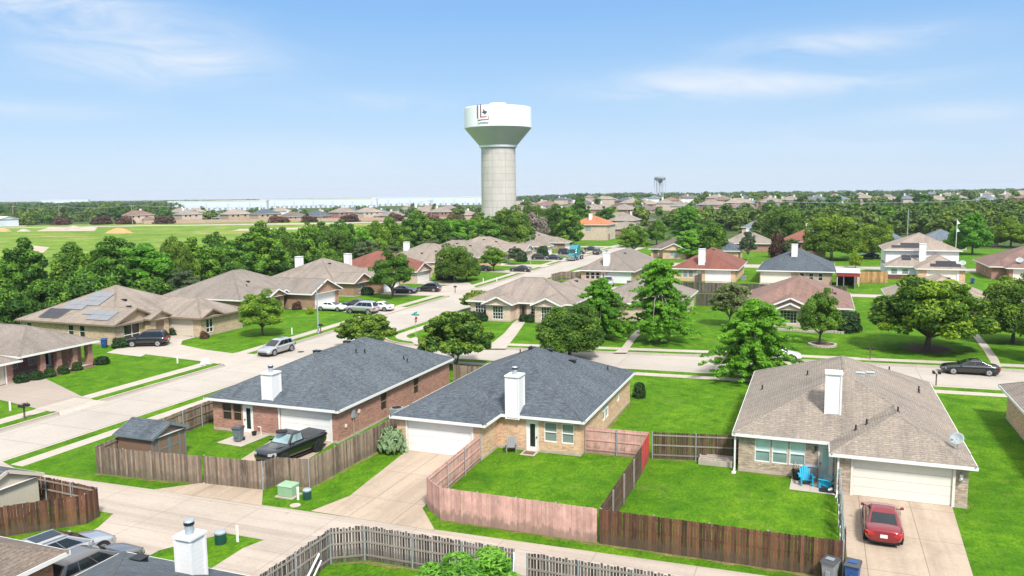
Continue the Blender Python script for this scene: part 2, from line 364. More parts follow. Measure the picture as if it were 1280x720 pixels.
M['brownroof'] = shingle('brownroof', (0.15,0.12,0.10), (0.20,0.165,0.135), (0.11,0.09,0.075))
M['steelroof'] = shingle('steelroof', (0.13,0.16,0.19), (0.17,0.20,0.23), (0.11,0.135,0.16))
M['redbrick'] = brickmat('redbrick', (0.36,0.135,0.09), (0.45,0.21,0.155), (0.46,0.36,0.31), var=0.35, dark=(0.38,0.14,0.10))
M['tanbrick'] = brickmat('tanbrick', (0.62,0.37,0.21), (0.70,0.47,0.30), (0.64,0.51,0.40), var=0.3, dark=(0.9,0.50,0.27))
M['palebrick'] = brickmat('palebrick', (0.60,0.45,0.35), (0.67,0.53,0.42), (0.60,0.51,0.43), var=0.3, dark=(0.8,0.54,0.41))
M['creambrick'] = brickmat('creambrick', (0.52,0.38,0.24), (0.60,0.46,0.31), (0.55,0.45,0.34), var=0.4, dark=(0.55,0.35,0.2))
M['pinkbrick'] = brickmat('pinkbrick', (0.50,0.30,0.22), (0.58,0.40,0.30), (0.55,0.46,0.40), var=0.35, dark=(0.5,0.28,0.2))
M['brownbrick'] = brickmat('brownbrick', (0.34,0.19,0.11), (0.43,0.26,0.16), (0.40,0.31,0.24), var=0.4, dark=(0.3,0.16,0.09))
M['stone'] = brickmat('stone', (0.31,0.22,0.155), (0.66,0.54,0.42), (0.30,0.25,0.21), bw=0.38, bh=0.14, ms=0.022, var=0.5, dark=(0.36,0.24,0.16))
M['darkred'] = plain('darkred', (0.16,0.05,0.04), 0.8, var=0.2)
M['white'] = plain('white', (0.76,0.76,0.74), 0.5, var=0.05, vs=1.5)
M['cream'] = plain('cream', (0.74,0.70,0.62), 0.55, var=0.04)
M['beigedoor'] = plain('beigedoor', (0.56,0.50,0.41), 0.6, var=0.05)
M['whitesiding'] = siding('whitesiding', (0.80,0.80,0.79))
M['beigesiding'] = siding('beigesiding', (0.50,0.45,0.36), 0.2, True, 0.85)
M['brownsiding'] = siding('brownsiding', (0.21,0.13,0.085), 0.2, True, 0.8)
M['foundation'] = plain('foundation', (0.42,0.36,0.30), 0.9, var=0.2)
M['soffit'] = plain('soffit', (0.62,0.60,0.56), 0.7)
M['darkglass'] = glass('darkglass', (0.018,0.02,0.022))
M['screen'] = glass('screen', (0.035,0.022,0.016), 0.5)
M['tealglass'] = glass('tealglass', (0.42,0.58,0.55), 0.12)
M['tealshade'] = glass('tealshade', (0.22,0.32,0.31), 0.12)
M['blindglass'] = glass('blindglass', (0.28,0.33,0.31), 0.12, True)
M['greyglass'] = glass('greyglass', (0.22,0.27,0.27), 0.1)
M['carglass'] = glass('carglass', (0.012,0.018,0.022), 0.04)
M['skyglass'] = glass('skyglass', (0.26,0.36,0.38), 0.08)
M['tinttrim'] = plain('tinttrim', (0.23,0.16,0.11), 0.7)
M['black'] = plain('black', (0.015,0.015,0.016), 0.5)
M['rubber'] = plain('rubber', (0.02,0.02,0.021), 0.85)
M['alloy'] = plain('alloy', (0.55,0.56,0.57), 0.35, 0.7)
M['dishgrey'] = plain('dishgrey', (0.40,0.44,0.44), 0.4, var=0.05)
M['galv'] = plain('galv', (0.36,0.41,0.45), 0.5, 0.3, var=0.15)
M['chrome'] = plain('chrome', (0.7,0.7,0.72), 0.15, 1.0)
M['taillight'] = plain('taillight', (0.45,0.012,0.015), 0.2, coat=0.6)
M['headlight'] = plain('headlight', (0.35,0.37,0.39), 0.12, coat=0.6)
M['bark'] = plain('bark', (0.14,0.105,0.08), 0.95, var=0.4, vs=6)
M['palebark'] = plain('palebark', (0.26,0.22,0.18), 0.95, var=0.35, vs=6)
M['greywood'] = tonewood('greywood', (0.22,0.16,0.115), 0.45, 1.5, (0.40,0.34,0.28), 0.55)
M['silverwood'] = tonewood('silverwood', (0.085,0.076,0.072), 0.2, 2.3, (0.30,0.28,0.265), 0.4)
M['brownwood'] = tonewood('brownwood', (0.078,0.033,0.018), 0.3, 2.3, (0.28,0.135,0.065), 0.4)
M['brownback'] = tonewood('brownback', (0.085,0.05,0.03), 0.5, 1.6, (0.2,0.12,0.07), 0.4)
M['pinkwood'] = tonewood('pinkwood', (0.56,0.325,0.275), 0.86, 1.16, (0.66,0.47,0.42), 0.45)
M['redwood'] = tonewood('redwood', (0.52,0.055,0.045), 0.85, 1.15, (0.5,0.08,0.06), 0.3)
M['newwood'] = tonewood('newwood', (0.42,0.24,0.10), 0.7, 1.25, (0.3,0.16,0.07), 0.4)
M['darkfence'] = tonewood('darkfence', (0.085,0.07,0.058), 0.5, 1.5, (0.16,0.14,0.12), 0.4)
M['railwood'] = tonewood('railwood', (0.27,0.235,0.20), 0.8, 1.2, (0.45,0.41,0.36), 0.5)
LEAF = {
 'oak': leafmat('oak_leaf', (0.055, 0.115, 0.014), (0.121, 0.218, 0.028), (0.227, 0.348, 0.044)),
 'oakB': leafmat('oak_tip_leaf', (0.022, 0.065, 0.009), (0.056, 0.140, 0.015), (0.183, 0.302, 0.023)),
 'maple': leafmat('maple_leaf', (0.061, 0.140, 0.018), (0.134, 0.258, 0.030), (0.256, 0.411, 0.050)),
 'cypress': leafmat('cypress_leaf', (0.072, 0.193, 0.018), (0.132, 0.321, 0.027), (0.213, 0.458, 0.037), 0.4, 0.35),
 'myrtle': leafmat('myrtle_leaf', (0.030,0.085,0.014), (0.075,0.16,0.022), (0.21,0.31,0.035)),
 'row': leafmat('row_leaf', (0.022, 0.069, 0.009), (0.071, 0.174, 0.021), (0.171, 0.336, 0.034), 0.28),
 'far': leafmat('far_leaf', (0.050, 0.100, 0.018), (0.094, 0.161, 0.028), (0.166, 0.248, 0.039), 0.25),
 'lime': leafmat('lime_leaf', (0.117, 0.208, 0.016), (0.208, 0.325, 0.023), (0.364, 0.468, 0.039), 0.4),
 'bright': leafmat('bright_leaf', (0.073, 0.211, 0.023), (0.130, 0.324, 0.032), (0.244, 0.503, 0.056), 0.4),
 'olive': leafmat('olive_leaf', (0.067, 0.113, 0.052), (0.123, 0.175, 0.087), (0.190, 0.248, 0.123)),
 'red': leafmat('red_leaf', (0.063, 0.031, 0.022), (0.119, 0.056, 0.039), (0.168, 0.091, 0.056), 0.2),
 'grey': leafmat('grey_leaf', (0.120, 0.105, 0.095), (0.190, 0.170, 0.155), (0.260, 0.235, 0.215), 0.1),
 'cactus': leafmat('cactus_pad', (0.17,0.25,0.12), (0.26,0.36,0.18), (0.38,0.48,0.27), 0.1),
 'hedge': leafmat('hedge_leaf', (0.014, 0.036, 0.011), (0.028, 0.070, 0.018), (0.056, 0.119, 0.028), 0.2),
}
# ------------------------------------------------------------------ setting: ground, blocks, streets
def struct(name, mb, mat, **k):
    o = mb.build(name, mat, **k); o['kind'] = 'structure'; return o
def ground():
    vs = []; fs = []; na = 64
    rr = [-60, 40, 110, 170, 240, 300, 360, 430, 500, 580, 660, 760, 880, 1000, 1250, 1600, 2100, 2800, 4000, 6500]
    fx = Vector((CF.x, CF.y, 0)).normalized(); rx = _ry @ _r
    for r in rr:
        for k in range(na+1):
            az = -1.1+2.2*k/na
            lat = max(r, 120)*math.tan(az*0.9) 
            p = fx*r+rx*lat; vs.append((p.x, p.y, terrain(p.x, p.y)))
    for i in range(len(rr)-1):
        for k in range(na): a = i*(na+1)+k; fs.append((a, a+1, a+na+2, a+na+1))
    mb = MB(); mb.mesh(vs, fs); struct('ground', mb, M['farland'], smooth=True)
ground()

def slab(name, pts, z0, z1, mat):
    mb = MB(); mb.prism(pts, z0, z1); return struct(name, mb, mat)
def sheet(name, pts, z, mat):
    mb = MB(); mb.poly([(p[0], p[1], z) for p in pts]); return struct(name, mb, mat)
def offs(line, d):
    """offset an open polyline to its left by d"""
    out = []
    for i, p in enumerate(line):
        p = Vector((p[0], p[1]))
        n = Vector((0, 0))
        if i > 0: t = (p-Vector(line[i-1][:2])).normalized(); n += Vector((-t.y, t.x))
        if i < len(line)-1: t = (Vector(line[i+1][:2])-p).normalized(); n += Vector((-t.y, t.x))
        n.normalize(); out.append((p.x+n.x*d, p.y+n.y*d))
    return out
def dens(line, step=6):
    out = [line[0]]
    for a, b in zip(line, line[1:]):
        n = max(1, int(math.hypot(b[0]-a[0], b[1]-a[1])/step))
        for k in range(1, n+1): out.append((a[0]+(b[0]-a[0])*k/n, a[1]+(b[1]-a[1])*k/n))
    return out
def arc(c, r, a0, a1, n=8): return [(c[0]+r*math.cos(R(a0+(a1-a0)*k/n)), c[1]+r*math.sin(R(a0+(a1-a0)*k/n))) for k in range(n+1)]
def strip(name, line, d0, d1, z, mat):
    a, b = offs(line, d0), offs(line, d1); mb = MB()
    mb.mesh([(p[0],p[1],z) for p in a]+[(p[0],p[1],z) for p in b], [(k, k+1, len(a)+k+1, len(a)+k) if d1 > d0 else (k+1, k, len(a)+k, len(a)+k+1) for k in range(len(a)-1)])
    return struct(name, mb, mat)
def kerbline(line):
    a, b = offs(line, -0.012), offs(line, 0.16); n = len(a); mb = MB()
    mb.mesh([(p[0],p[1],-0.135) for p in a]+[(p[0],p[1],0.012) for p in a]+[(p[0],p[1],0.012) for p in b]+[(p[0],p[1],-0.01) for p in b],
        [(k,k+1,n+k+1,n+k) for k in range(n-1)]+[(n+k,n+k+1,2*n+k+1,2*n+k) for k in range(n-1)]+[(2*n+k,2*n+k+1,3*n+k+1,3*n+k) for k in range(n-1)])
    struct('kerb', mb, M['kerb'])
# street-side edges, each with its block on the left
SE_A = [(-49.5, -8), (-49.5, 30)]
SE_E = dens([(80, 80.0), (45, 78.4), (10, 76.8), (-16, 75.5), (-42, 74.4)])[::1] + arc((-43.5, 68.4), 6.0, 90, 180) + [(-49.5, 35.0)]
NE_E = dens([(-51.6, 187), (-51.4, 155), (-49.4, 112), (-49.4, 87)]) + arc((-43.6, 86.4), 5.8, 180, 268) + dens([(-33.4, 81.5), (-20.8, 83.0), (-9.4, 84.4), (6, 85.4), (11.5, 85.9), (40, 88), (80, 91)])
W_E = dens([(-56.5, -8), (-56.6, 64), (-57.5, 88), (-58.3, 105), (-58.6, 140), (-59.6, 165), (-60.4, 200), (-60.2, 250), (-57, 300), (-48, 350)])[::1]
mb = MB(); mb.poly([(-75,-10,-0.12),(90,-10,-0.12),(90,120,-0.12),(-75,120,-0.12)]); mb.poly([(-75,120,-0.12),(90,120,-0.12),(90,186,-0.12),(130,186,-0.12),(130,196,-0.12),(-46,196,-0.12),(-44,360,-0.12),(-75,360,-0.12)])
struct('street', mb, M['street'])
slab('lawn', SE_A+[(-49.5, 36)][::1]+SE_E[::-1][1:]+[(80, -8)][::1] if False else [(-49.5,-8),(80,-8)]+SE_E, -0.13, 0, M['lawn'])
slab('lawn', NE_E+[(80, 187)], -0.13, 0, M['lawn'])
slab('lawn', [(-130, -8)]+W_E+[(-95, 350), (-118, 250), (-122, 150)], -0.13, 0, M['lawn'])
slab('lawn', [(-51.8, 195.5), (130, 195.5), (130, 262), (-50, 262)], -0.13, 0, M['lawn'])
W_L = W_E
def xw(y): return interp_line(W_E, y)
def interp_line(line, y):
    for a, b in zip(line, line[1:]):
        if a[1] <= y <= b[1]: return a[0]+(b[0]-a[0])*(y-a[1])/(b[1]-a[1])
    return line[-1][0]
# block lies on the left when walking +Y on its east edge
SE_L = SE_E                                 # walking -X along B: block on the left
kerbline(W_L); kerbline(SE_L); kerbline(NE_E)
for ln in (W_L, SE_L, NE_E): strip('gutter', ln, -0.55, -0.012, -0.116, M['gutter'])
kerbline([(80,187),(40,187),(0,187),(-40,187),(-51.6,187)][::1]); kerbline([(-51.8,195.5),(-20,195.5),(40,195.5),(130,195.5)])
Z1, Z2 = 0.005, 0.017
strip('sidewalk', W_L, 1.25, 2.6, Z1, M['walk'])
strip('sidewalk', [p for p in SE_L if p[0] > -46] , 1.45, 2.65, Z1, M['walk'])
strip('sidewalk', [p for p in SE_L if p[0] <= -46], 1.2, 2.3, Z1, M['walk'])
strip('sidewalk', NE_E, 1.25, 2.6, Z1, M['walk'])
# alleys
sheet('alley', [(-49.55, 30.6), (-46.8, 31.1), (80, 31.3), (80, 35.5), (-1.6, 35.6), (-17.7, 35.1), (-34.8, 34.7), (-46.4, 34.3), (-49.55, 35.3)], Z1, M['alley'])
sheet('alley', [(-49.3, 138.5), (80, 139.5), (80, 143.5), (-49.3, 142.5)], Z1, M['alley'])
# driveways and paths
sheet('driveway', [(-25.35, 46.4), (-24.5, 37.6), (-25.3, 35.0), (-17.75, 34.95), (-19.75, 37.4), (-20.0, 46.4)], Z2, M['drive'])
sheet('driveway', [(-35.6, 45.8), (-34.0, 36.5), (-36.0, 34.6), (-28.3, 34.7), (-29.8, 36.7), (-31.0, 45.8)], Z2, M['drive'])
sheet('driveway', [(1.75, 47.2), (1.7, 35.5), (6.75, 35.5), (7.2, 47.2)], Z2, M['drive'])
sheet('driveway', [(-34.7, 31.2), (-35.3, 31.2), (-34.5, 29.4), (-34.6, 16), (-29.4, 16), (-29.4, 28.4), (-27.6, 31.25)], Z2, M['alley'])
sheet('driveway', [(-25.3, 31.25), (-25.7, 30.0), (-25.5, 16), (-20.8, 16), (-20.8, 31.25)], Z2, M['alley'])
sheet('patio', [(-1.1, 46.9), (1.35, 46.8), (1.35, 50.3), (-1.0, 50.3)], Z2, M['walk'])
sheet('patio', [(-38.75, 43.1), (-36.5, 42.9), (-36.3, 45.8), (-38.65, 45.8)], Z2, M['walk'])
sheet('driveway', [G(133,441), G(176,446), G(182,443), G(262,453), (-57.2, 64.4), (-57.2, 70.0), G(303,443.5), G(255,437), G(226,431), G(228,426), G(245,421.5), G(211,418), G(196,428), G(160,431)], Z2, M['walk'])
sheet('driveway', [(-69.8, 45), (-69.8, 52.0), G(57,473.5), G(101,495), (-57.2, 49.3), (-57.2, 45.2), G(0,500), (-66.0, 43.5)], Z2, M['olddrive'])
sheet('porch_floor', [(-73, 52.0), (-69.6, 52.2), (-69.5, 60.6), (-73, 60.6)], 0.06, M['walk'])
sheet('driveway', [(-71.0, 101.4), (-71.0, 108.4), (-57.9, 107.2), (-57.7, 99.2), (-62, 99.6)], Z2, M['walk'])
sheet('driveway', [(-71.0, 120.6), (-71.0, 127.8), (-66.5, 131.0), (-65, 136.6), (-72.4, 136.4), (-72.4, 141.8), (-63.0, 141), (-58.3, 133.5), (-58.3, 121.6), (-64, 120.4)], Z2, M['walk'])
for y0, y1 in ((162, 167), (177, 182), (194, 199), (212, 217), (229, 234), (246, 251)):
    sheet('driveway', [(-72, y0), (-59.4, y0-0.5), (-59.4, y1+0.5), (-72, y1)], Z2, M['walk'])
sheet('path', [G(605,436), G(611,432), G(630,417), G(641,404), G(646,400), G(658,400), G(655,405), G(646,418), G(632,436)], Z2, M['walk'])
sheet('path', [G(766,441), G(776,436), G(789,419), G(803,406), G(813,406), G(808,411), G(796,422), G(787,435), G(784,441)], Z2, M['walk'])
sheet('path', [G(1213,416), G(1222,417), G(1237,434), G(1248,449), G(1252,459), G(1240,459), G(1238,452), G(1228,436)], Z2, M['walk'])
sheet('path', [G(510,424), G(520,431), G(530,430), G(520,421)], Z2+0.003, M['walk'])
for x0, x1, yy in ((-42.3,-37.0,147),(-26+6.2,-14.6,155),(-10,-4.2,155),(18,25.4,165),(33,39,173)):
    sheet('driveway', [(x0, 143.0), (x1, 143.0), (x1, yy), (x0, yy)], Z2, M['drive'])
sheet('mulch_bed', [(-70.9, 53.2), (-69.1, 53.0), (-68.2, 56), (-68.6, 60.4), (-69.4, 61.0), (-69.45, 53.5)], Z1+0.002, M['mulch'])
for y0, y1 in ((45.4,49.2),(64.6,69.8),(99.4,107.0),(121.8,133.4),(161.6,167.4),(176.6,182.4),(193.6,199.4),(211.6,217.4),(228.6,234.4),(245.6,251.4)):
    mb = MB(); xa, xb = xw(y0), xw(y1)
    mb.poly([(xa-2.7,y0,Z2+0.002),(xa+0.0,y0,Z2+0.002),(xb+0.0,y1,Z2+0.002),(xb-2.7,y1,Z2+0.002)]); mb.poly([(xa,y0,Z2+0.002),(xa+0.75,y0-0.5,-0.112),(xb+0.75,y1+0.5,-0.112),(xb,y1,Z2+0.002)])
    mb.poly([(xa,y0,Z2+0.002),(xa,y0,-0.11),(xa+0.75,y0-0.5,-0.112)]); mb.poly([(xb,y1,Z2+0.002),(xb+0.75,y1+0.5,-0.112),(xb,y1,-0.11)])
    struct('driveway', mb, M['walk'])
mb = MB(); mb.poly([(-47.0,31.15,0.008),(-46.6,34.2,0.008),(-49.5,34.9,0.008),(-49.5,30.3,0.008)]); mb.poly([(-49.5,30.3,0.008),(-49.5,34.9,0.008),(-50.3,35.6,-0.112),(-50.3,29.6,-0.112)]); struct('alley', mb, M['alley'])
def disc(name, c, r, z, mat): return sheet(name, [(c[0]+r*(1+0.12*math.sin(3*k))*math.cos(k*math.pi/9), c[1]+r*(1+0.12*math.cos(2*k))*math.sin(k*math.pi/9)) for k in range(18)], z, mat)
# the field behind the tree row, its bare earth and the far road
def drape(name, poly_uvd, mat, dz):
    mb = MB(); mb.poly([(p[0], p[1], terrain(*p)+dz) for p in poly_uvd]); return struct(name, mb, mat)
M['field'] = grass('field', (0.13,0.225,0.025), (0.19,0.28,0.045), (0.10,0.185,0.02), (0.36,0.29,0.16), 0.75, 0.12)
M['straw'] = grass('straw', (0.26,0.26,0.07), (0.34,0.30,0.13), (0.17,0.22,0.04), (0.42,0.35,0.22), 0.8, 0.2)
M['dirt'] = plain('dirt', (0.44,0.36,0.27), 0.95, var=0.25, vs=0.05)
M['orangedirt'] = plain('orangedirt', (0.52,0.27,0.11), 0.95, var=0.25, vs=0.6)
M['greydirt'] = plain('greydirt', (0.36,0.31,0.26), 0.95, var=0.3, vs=0.5)
drape('field', [D(-420,95), D(-420,520), D(120,545), D(470,545), D(640,430), D(645,250), D(420,140), D(200,120)], M['field'], 0.04)
drape('dirt_patch', [G(18,320), G(52,317), G(62,309), G(40,306.5), G(22,309)], M['dirt'], 0.09)
drape('dirt_patch', [G(45,289), G(118,288.5), G(122,284), G(95,283), G(60,284.5)], M['dirt'], 0.09)
drape('dirt_patch', [G(290,288.5), G(420,285.5), G(470,285.0), G(400,283.5), G(300,286)], M['dirt'], 0.09)
drape('dirt_patch', [G(-40,283), G(30,283), G(40,279), G(-40,279)], M['dirt'], 0.09)
for a, b_ in ((28,120),(210,330),(325,430),(140,215),(430,520)):
    v = {28:295.5,210:291.5,325:280.5,140:281.5,430:281}[a]; drape('straw_patch', [G(a,v), G((a+b_)/2,v+1.2), G(b_,v+0.2), G(b_-20,v-1.1), G((a+b_)/2-15,v-0.9)], M['straw'], 0.09)
drape('road', [D(-420,470), D(-100,480), D(200,492), D(420,498), D(640,500), D(640,508), D(420,506), D(200,500), D(-100,488), D(-420,478)], M['street'], 0.09)
def mound(name, label, u, v, rx, ry, h, mat, seed):
    x, y = G(u, v); z0 = terrain(x, y)+0.05; rnd = random.Random(seed); mb = MB(); n = 26; rings = 6; vs = []; fs = []
    for i in range(rings+1):
        t = i/rings
        for k in range(n):
            a = 2*math.pi*k/n; q = 1+0.18*noise.noise((math.cos(a)*2+seed, math.sin(a)*2, t*2))
            vs.append((x+rx*q*(1-t)*math.cos(a), y+ry*q*(1-t)*math.sin(a), z0+h*(math.sin(t*math.pi/2)**1.2)*(1+0.25*noise.noise((math.cos(a)*1.5*(1-t)+seed, math.sin(a)*1.5*(1-t), 3.3)))))
    for i in range(rings):
        for k in range(n): fs.append((i*n+k, i*n+(k+1)%n, (i+1)*n+(k+1)%n, (i+1)*n+k))
    mb.mesh(vs, fs); return tag(mb.build(name, mat, smooth=True), label, 'dirt mound')
mound('dirt_mound', 'orange sand mound with two humps in the green field', 149, 291, 7.5, 5, 2.7, M['orangedirt'], 1)
mound('dirt_mound', 'grey earth mound, widest one in the field', 92, 287, 6.5, 4.5, 2.4, M['greydirt'], 4)
mound('dirt_mound', 'small brown earth mound left of the grey one', 30, 289, 4, 3, 1.3, M['greydirt'], 7)
mound('dirt_mound', 'orange earth heap at the left end of the field', 2, 289, 6, 4, 2.0, M['orangedirt'], 9)

# ------------------------------------------------------------------ house kit
def wall_side(mb, side, x0, x1, y0, y1, z0, z1, ops, dep=0.13):
    """one wall with real openings; ops: (a0, a1, za, zb) in the wall's own x or y"""
    if side == 'S': P = lambda s, z, d: (s, y0+d, z)
    if side == 'N': P = lambda s, z, d: (s, y1-d, z)
    if side == 'E': P = lambda s, z, d: (x1-d, s, z)
    if side == 'W': P = lambda s, z, d: (x0+d, s, z)
    a0, a1 = (x0, x1) if side in 'SN' else (y0, y1)
    fl = side in 'NW'
    def q(p):
        mb.poly(p[::-1] if fl else p)
    ss = sorted({a0, a1, *[o[0] for o in ops], *[o[1] for o in ops]}); zs = sorted({z0, z1, *[o[2] for o in ops], *[o[3] for o in ops]})
    for s, t in zip(ss, ss[1:]):
        for a, b in zip(zs, zs[1:]):
            if any(o[0]-1e-6 <= s and t <= o[1]+1e-6 and o[2]-1e-6 <= a and b <= o[3]+1e-6 for o in ops): continue
            q([P(s,a,0), P(t,a,0), P(t,b,0), P(s,b,0)])
    for s, t, a, b in ops:
        q([P(s,a,0), P(s,b,0), P(s,b,dep), P(s,a,dep)][::-1]); q([P(t,a,0), P(t,b,0), P(t,b,dep), P(t,a,dep)])
        q([P(s,b,0), P(t,b,0), P(t,b,dep), P(s,b,dep)][::1]); q([P(s,a,0), P(t,a,0), P(t,a,dep), P(s,a,dep)][::-1])
def wframe(side, x0, x1, y0, y1, d):
    """maps (s, z, depth outwards) to world"""
    if side == 'S': return lambda s, z, e: (s, y0-e, z)
    if side == 'N': return lambda s, z, e: (s, y1+e, z)
    if side == 'E': return lambda s, z, e: (x1+e, s, z)
    return lambda s, z, e: (x0-e, s, z)
def wbox(mb, P, s0, s1, z0, z1, e0, e1, mi=0):
    a, b = P(s0, z0, e0), P(s1, z1, e1)
    mb.box(min(a[0],b[0]), max(a[0],b[0]), min(a[1],b[1]), max(a[1],b[1]), min(a[2],b[2]), max(a[2],b[2]), mi)
def window(th, P, s0, s1, z0, z1, frame='white', pane='greyglass', style='sash', low=None):
    f = MB(); w = 0.055
    wbox(f, P, s0, s0+w, z0, z1, -0.10, -0.03); wbox(f, P, s1-w, s1, z0, z1, -0.10, -0.03)
    wbox(f, P, s0+w, s1-w, z0, z0+w, -0.10, -0.03); wbox(f, P, s0+w, s1-w, z1-w, z1, -0.10, -0.03)
    zm = (z0+z1)/2
    if style == 'sash': wbox(f, P, s0+w, s1-w, zm-0.03, zm+0.03, -0.10, -0.02)
    if style == 'grid':
        nx = max(2, round((s1-s0)/0.42)); nz = max(2, round((z1-z0)/0.40))
        for k in range(1, nx): s = s0+(s1-s0)*k/nx; wbox(f, P, s-0.02, s+0.02, z0+w, z1-w, -0.09, -0.035)
        for k in range(1, nz): z = z0+(z1-z0)*k/nz; wbox(f, P, s0+w, s1-w, z-0.018, z+0.018, -0.088, -0.037)
    if style == 'arch':
        sm = (s0+s1)/2; wbox(f, P, sm-0.035, sm+0.035, z0+w, z1-w, -0.10, -0.02); wbox(f, P, s0+w, s1-w, z0+0.55, z0+0.62, -0.10, -0.022)
    fo = f.build('window', M[frame], th)
    p = MB()
    if low and style == 'sash':
        p.poly([P(s0,zm,-0.085), P(s1,zm,-0.085), P(s1,z1,-0.085), P(s0,z1,-0.085)]); p.poly([P(s0,z0,-0.085), P(s1,z0,-0.085), P(s1,zm,-0.085), P(s0,zm,-0.085)], 1)
        sub(p, 'pane', [M[pane], M[low]], fo, th)
    else:
        p.poly([P(s0,z0,-0.085), P(s1,z0,-0.085), P(s1,z1,-0.085), P(s0,z1,-0.085)]); sub(p, 'pane', M[pane], fo, th)
    return fo
def door(th, P, s0, s1, z0, z1, mat='white', lite='blindglass', hs=0):
    d = MB(); w = 0.07
    wbox(d, P, s0, s0+w, z0, z1, -0.11, 0.012); wbox(d, P, s1-w, s1, z0, z1, -0.11, 0.012); wbox(d, P, s0+w, s1-w, z1-w, z1, -0.11, 0.012)
    wbox(d, P, s0+w, s1-w, z0, z1-w, -0.10, -0.05)
    do = d.build('door', M[mat], th)
    g = MB(); a, b = s0+0.29*(s1-s0), s0+0.71*(s1-s0); g.poly([P(a,z0+0.28,-0.045), P(b,z0+0.28,-0.045), P(b,z1-0.25,-0.045), P(a,z1-0.25,-0.045)])
    sub(g, 'pane', M[lite], do, th)
    h = MB(); s = s0+0.13 if hs == 0 else s1-0.13; wbox(h, P, s-0.03, s+0.03, z0+0.92, z0+1.0, -0.05, 0.03); sub(h, 'handle', M['black'], do, th)
    return do
def garage(th, P, s0, s1, z1, mat='white', trim='white'):
    d = MB(); n = 4
    for k in range(n):
        za, zb = 0.02+(z1-0.02)*k/n, 0.02+(z1-0.02)*(k+1)/n
        wbox(d, P, s0, s1, za+0.012, zb-0.006, -0.11, -0.07)
        wbox(d, P, s0, s1, za, za+0.012, -0.11, -0.085)
    do = d.build('garage_door', M[mat], th)
    t = MB(); wbox(t, P, s0-0.14, s0-0.005, 0, z1+0.14, -0.08, 0.025); wbox(t, P, s1+0.005, s1+0.14, 0, z1+0.14, -0.08, 0.025); wbox(t, P, s0-0.005, s1+0.005, z1+0.004, z1+0.14, -0.08, 0.022)
    sub(t, 'door_trim', M[trim], do, th)
    return do
PIT = 0.45
def cap(mb, p, q, n1, n2, w=0.15, up=0.028):
    p, q = Vector(p), Vector(q); d = (q-p).normalized()
    t1 = d.cross(Vector(n1)).normalized(); t2 = d.cross(Vector(n2)).normalized()
    if t1.z > 0: t1 = -t1
    if t2.z > 0: t2 = -t2
    u = Vector((0,0,up)); lo = Vector((0,0,up*0.5))
    for t in (t1, t2):
        qs = [p+u, q+u, q+t*w+lo, p+t*w+lo]
        n = (qs[1]-qs[0]).cross(qs[2]-qs[0])
        mb.poly(qs if n.z > 0 else qs[::-1], 1); e = [p+t*w+lo, q+t*w+lo, q+t*w-lo, p+t*w-lo]; mb.poly(e, 1)
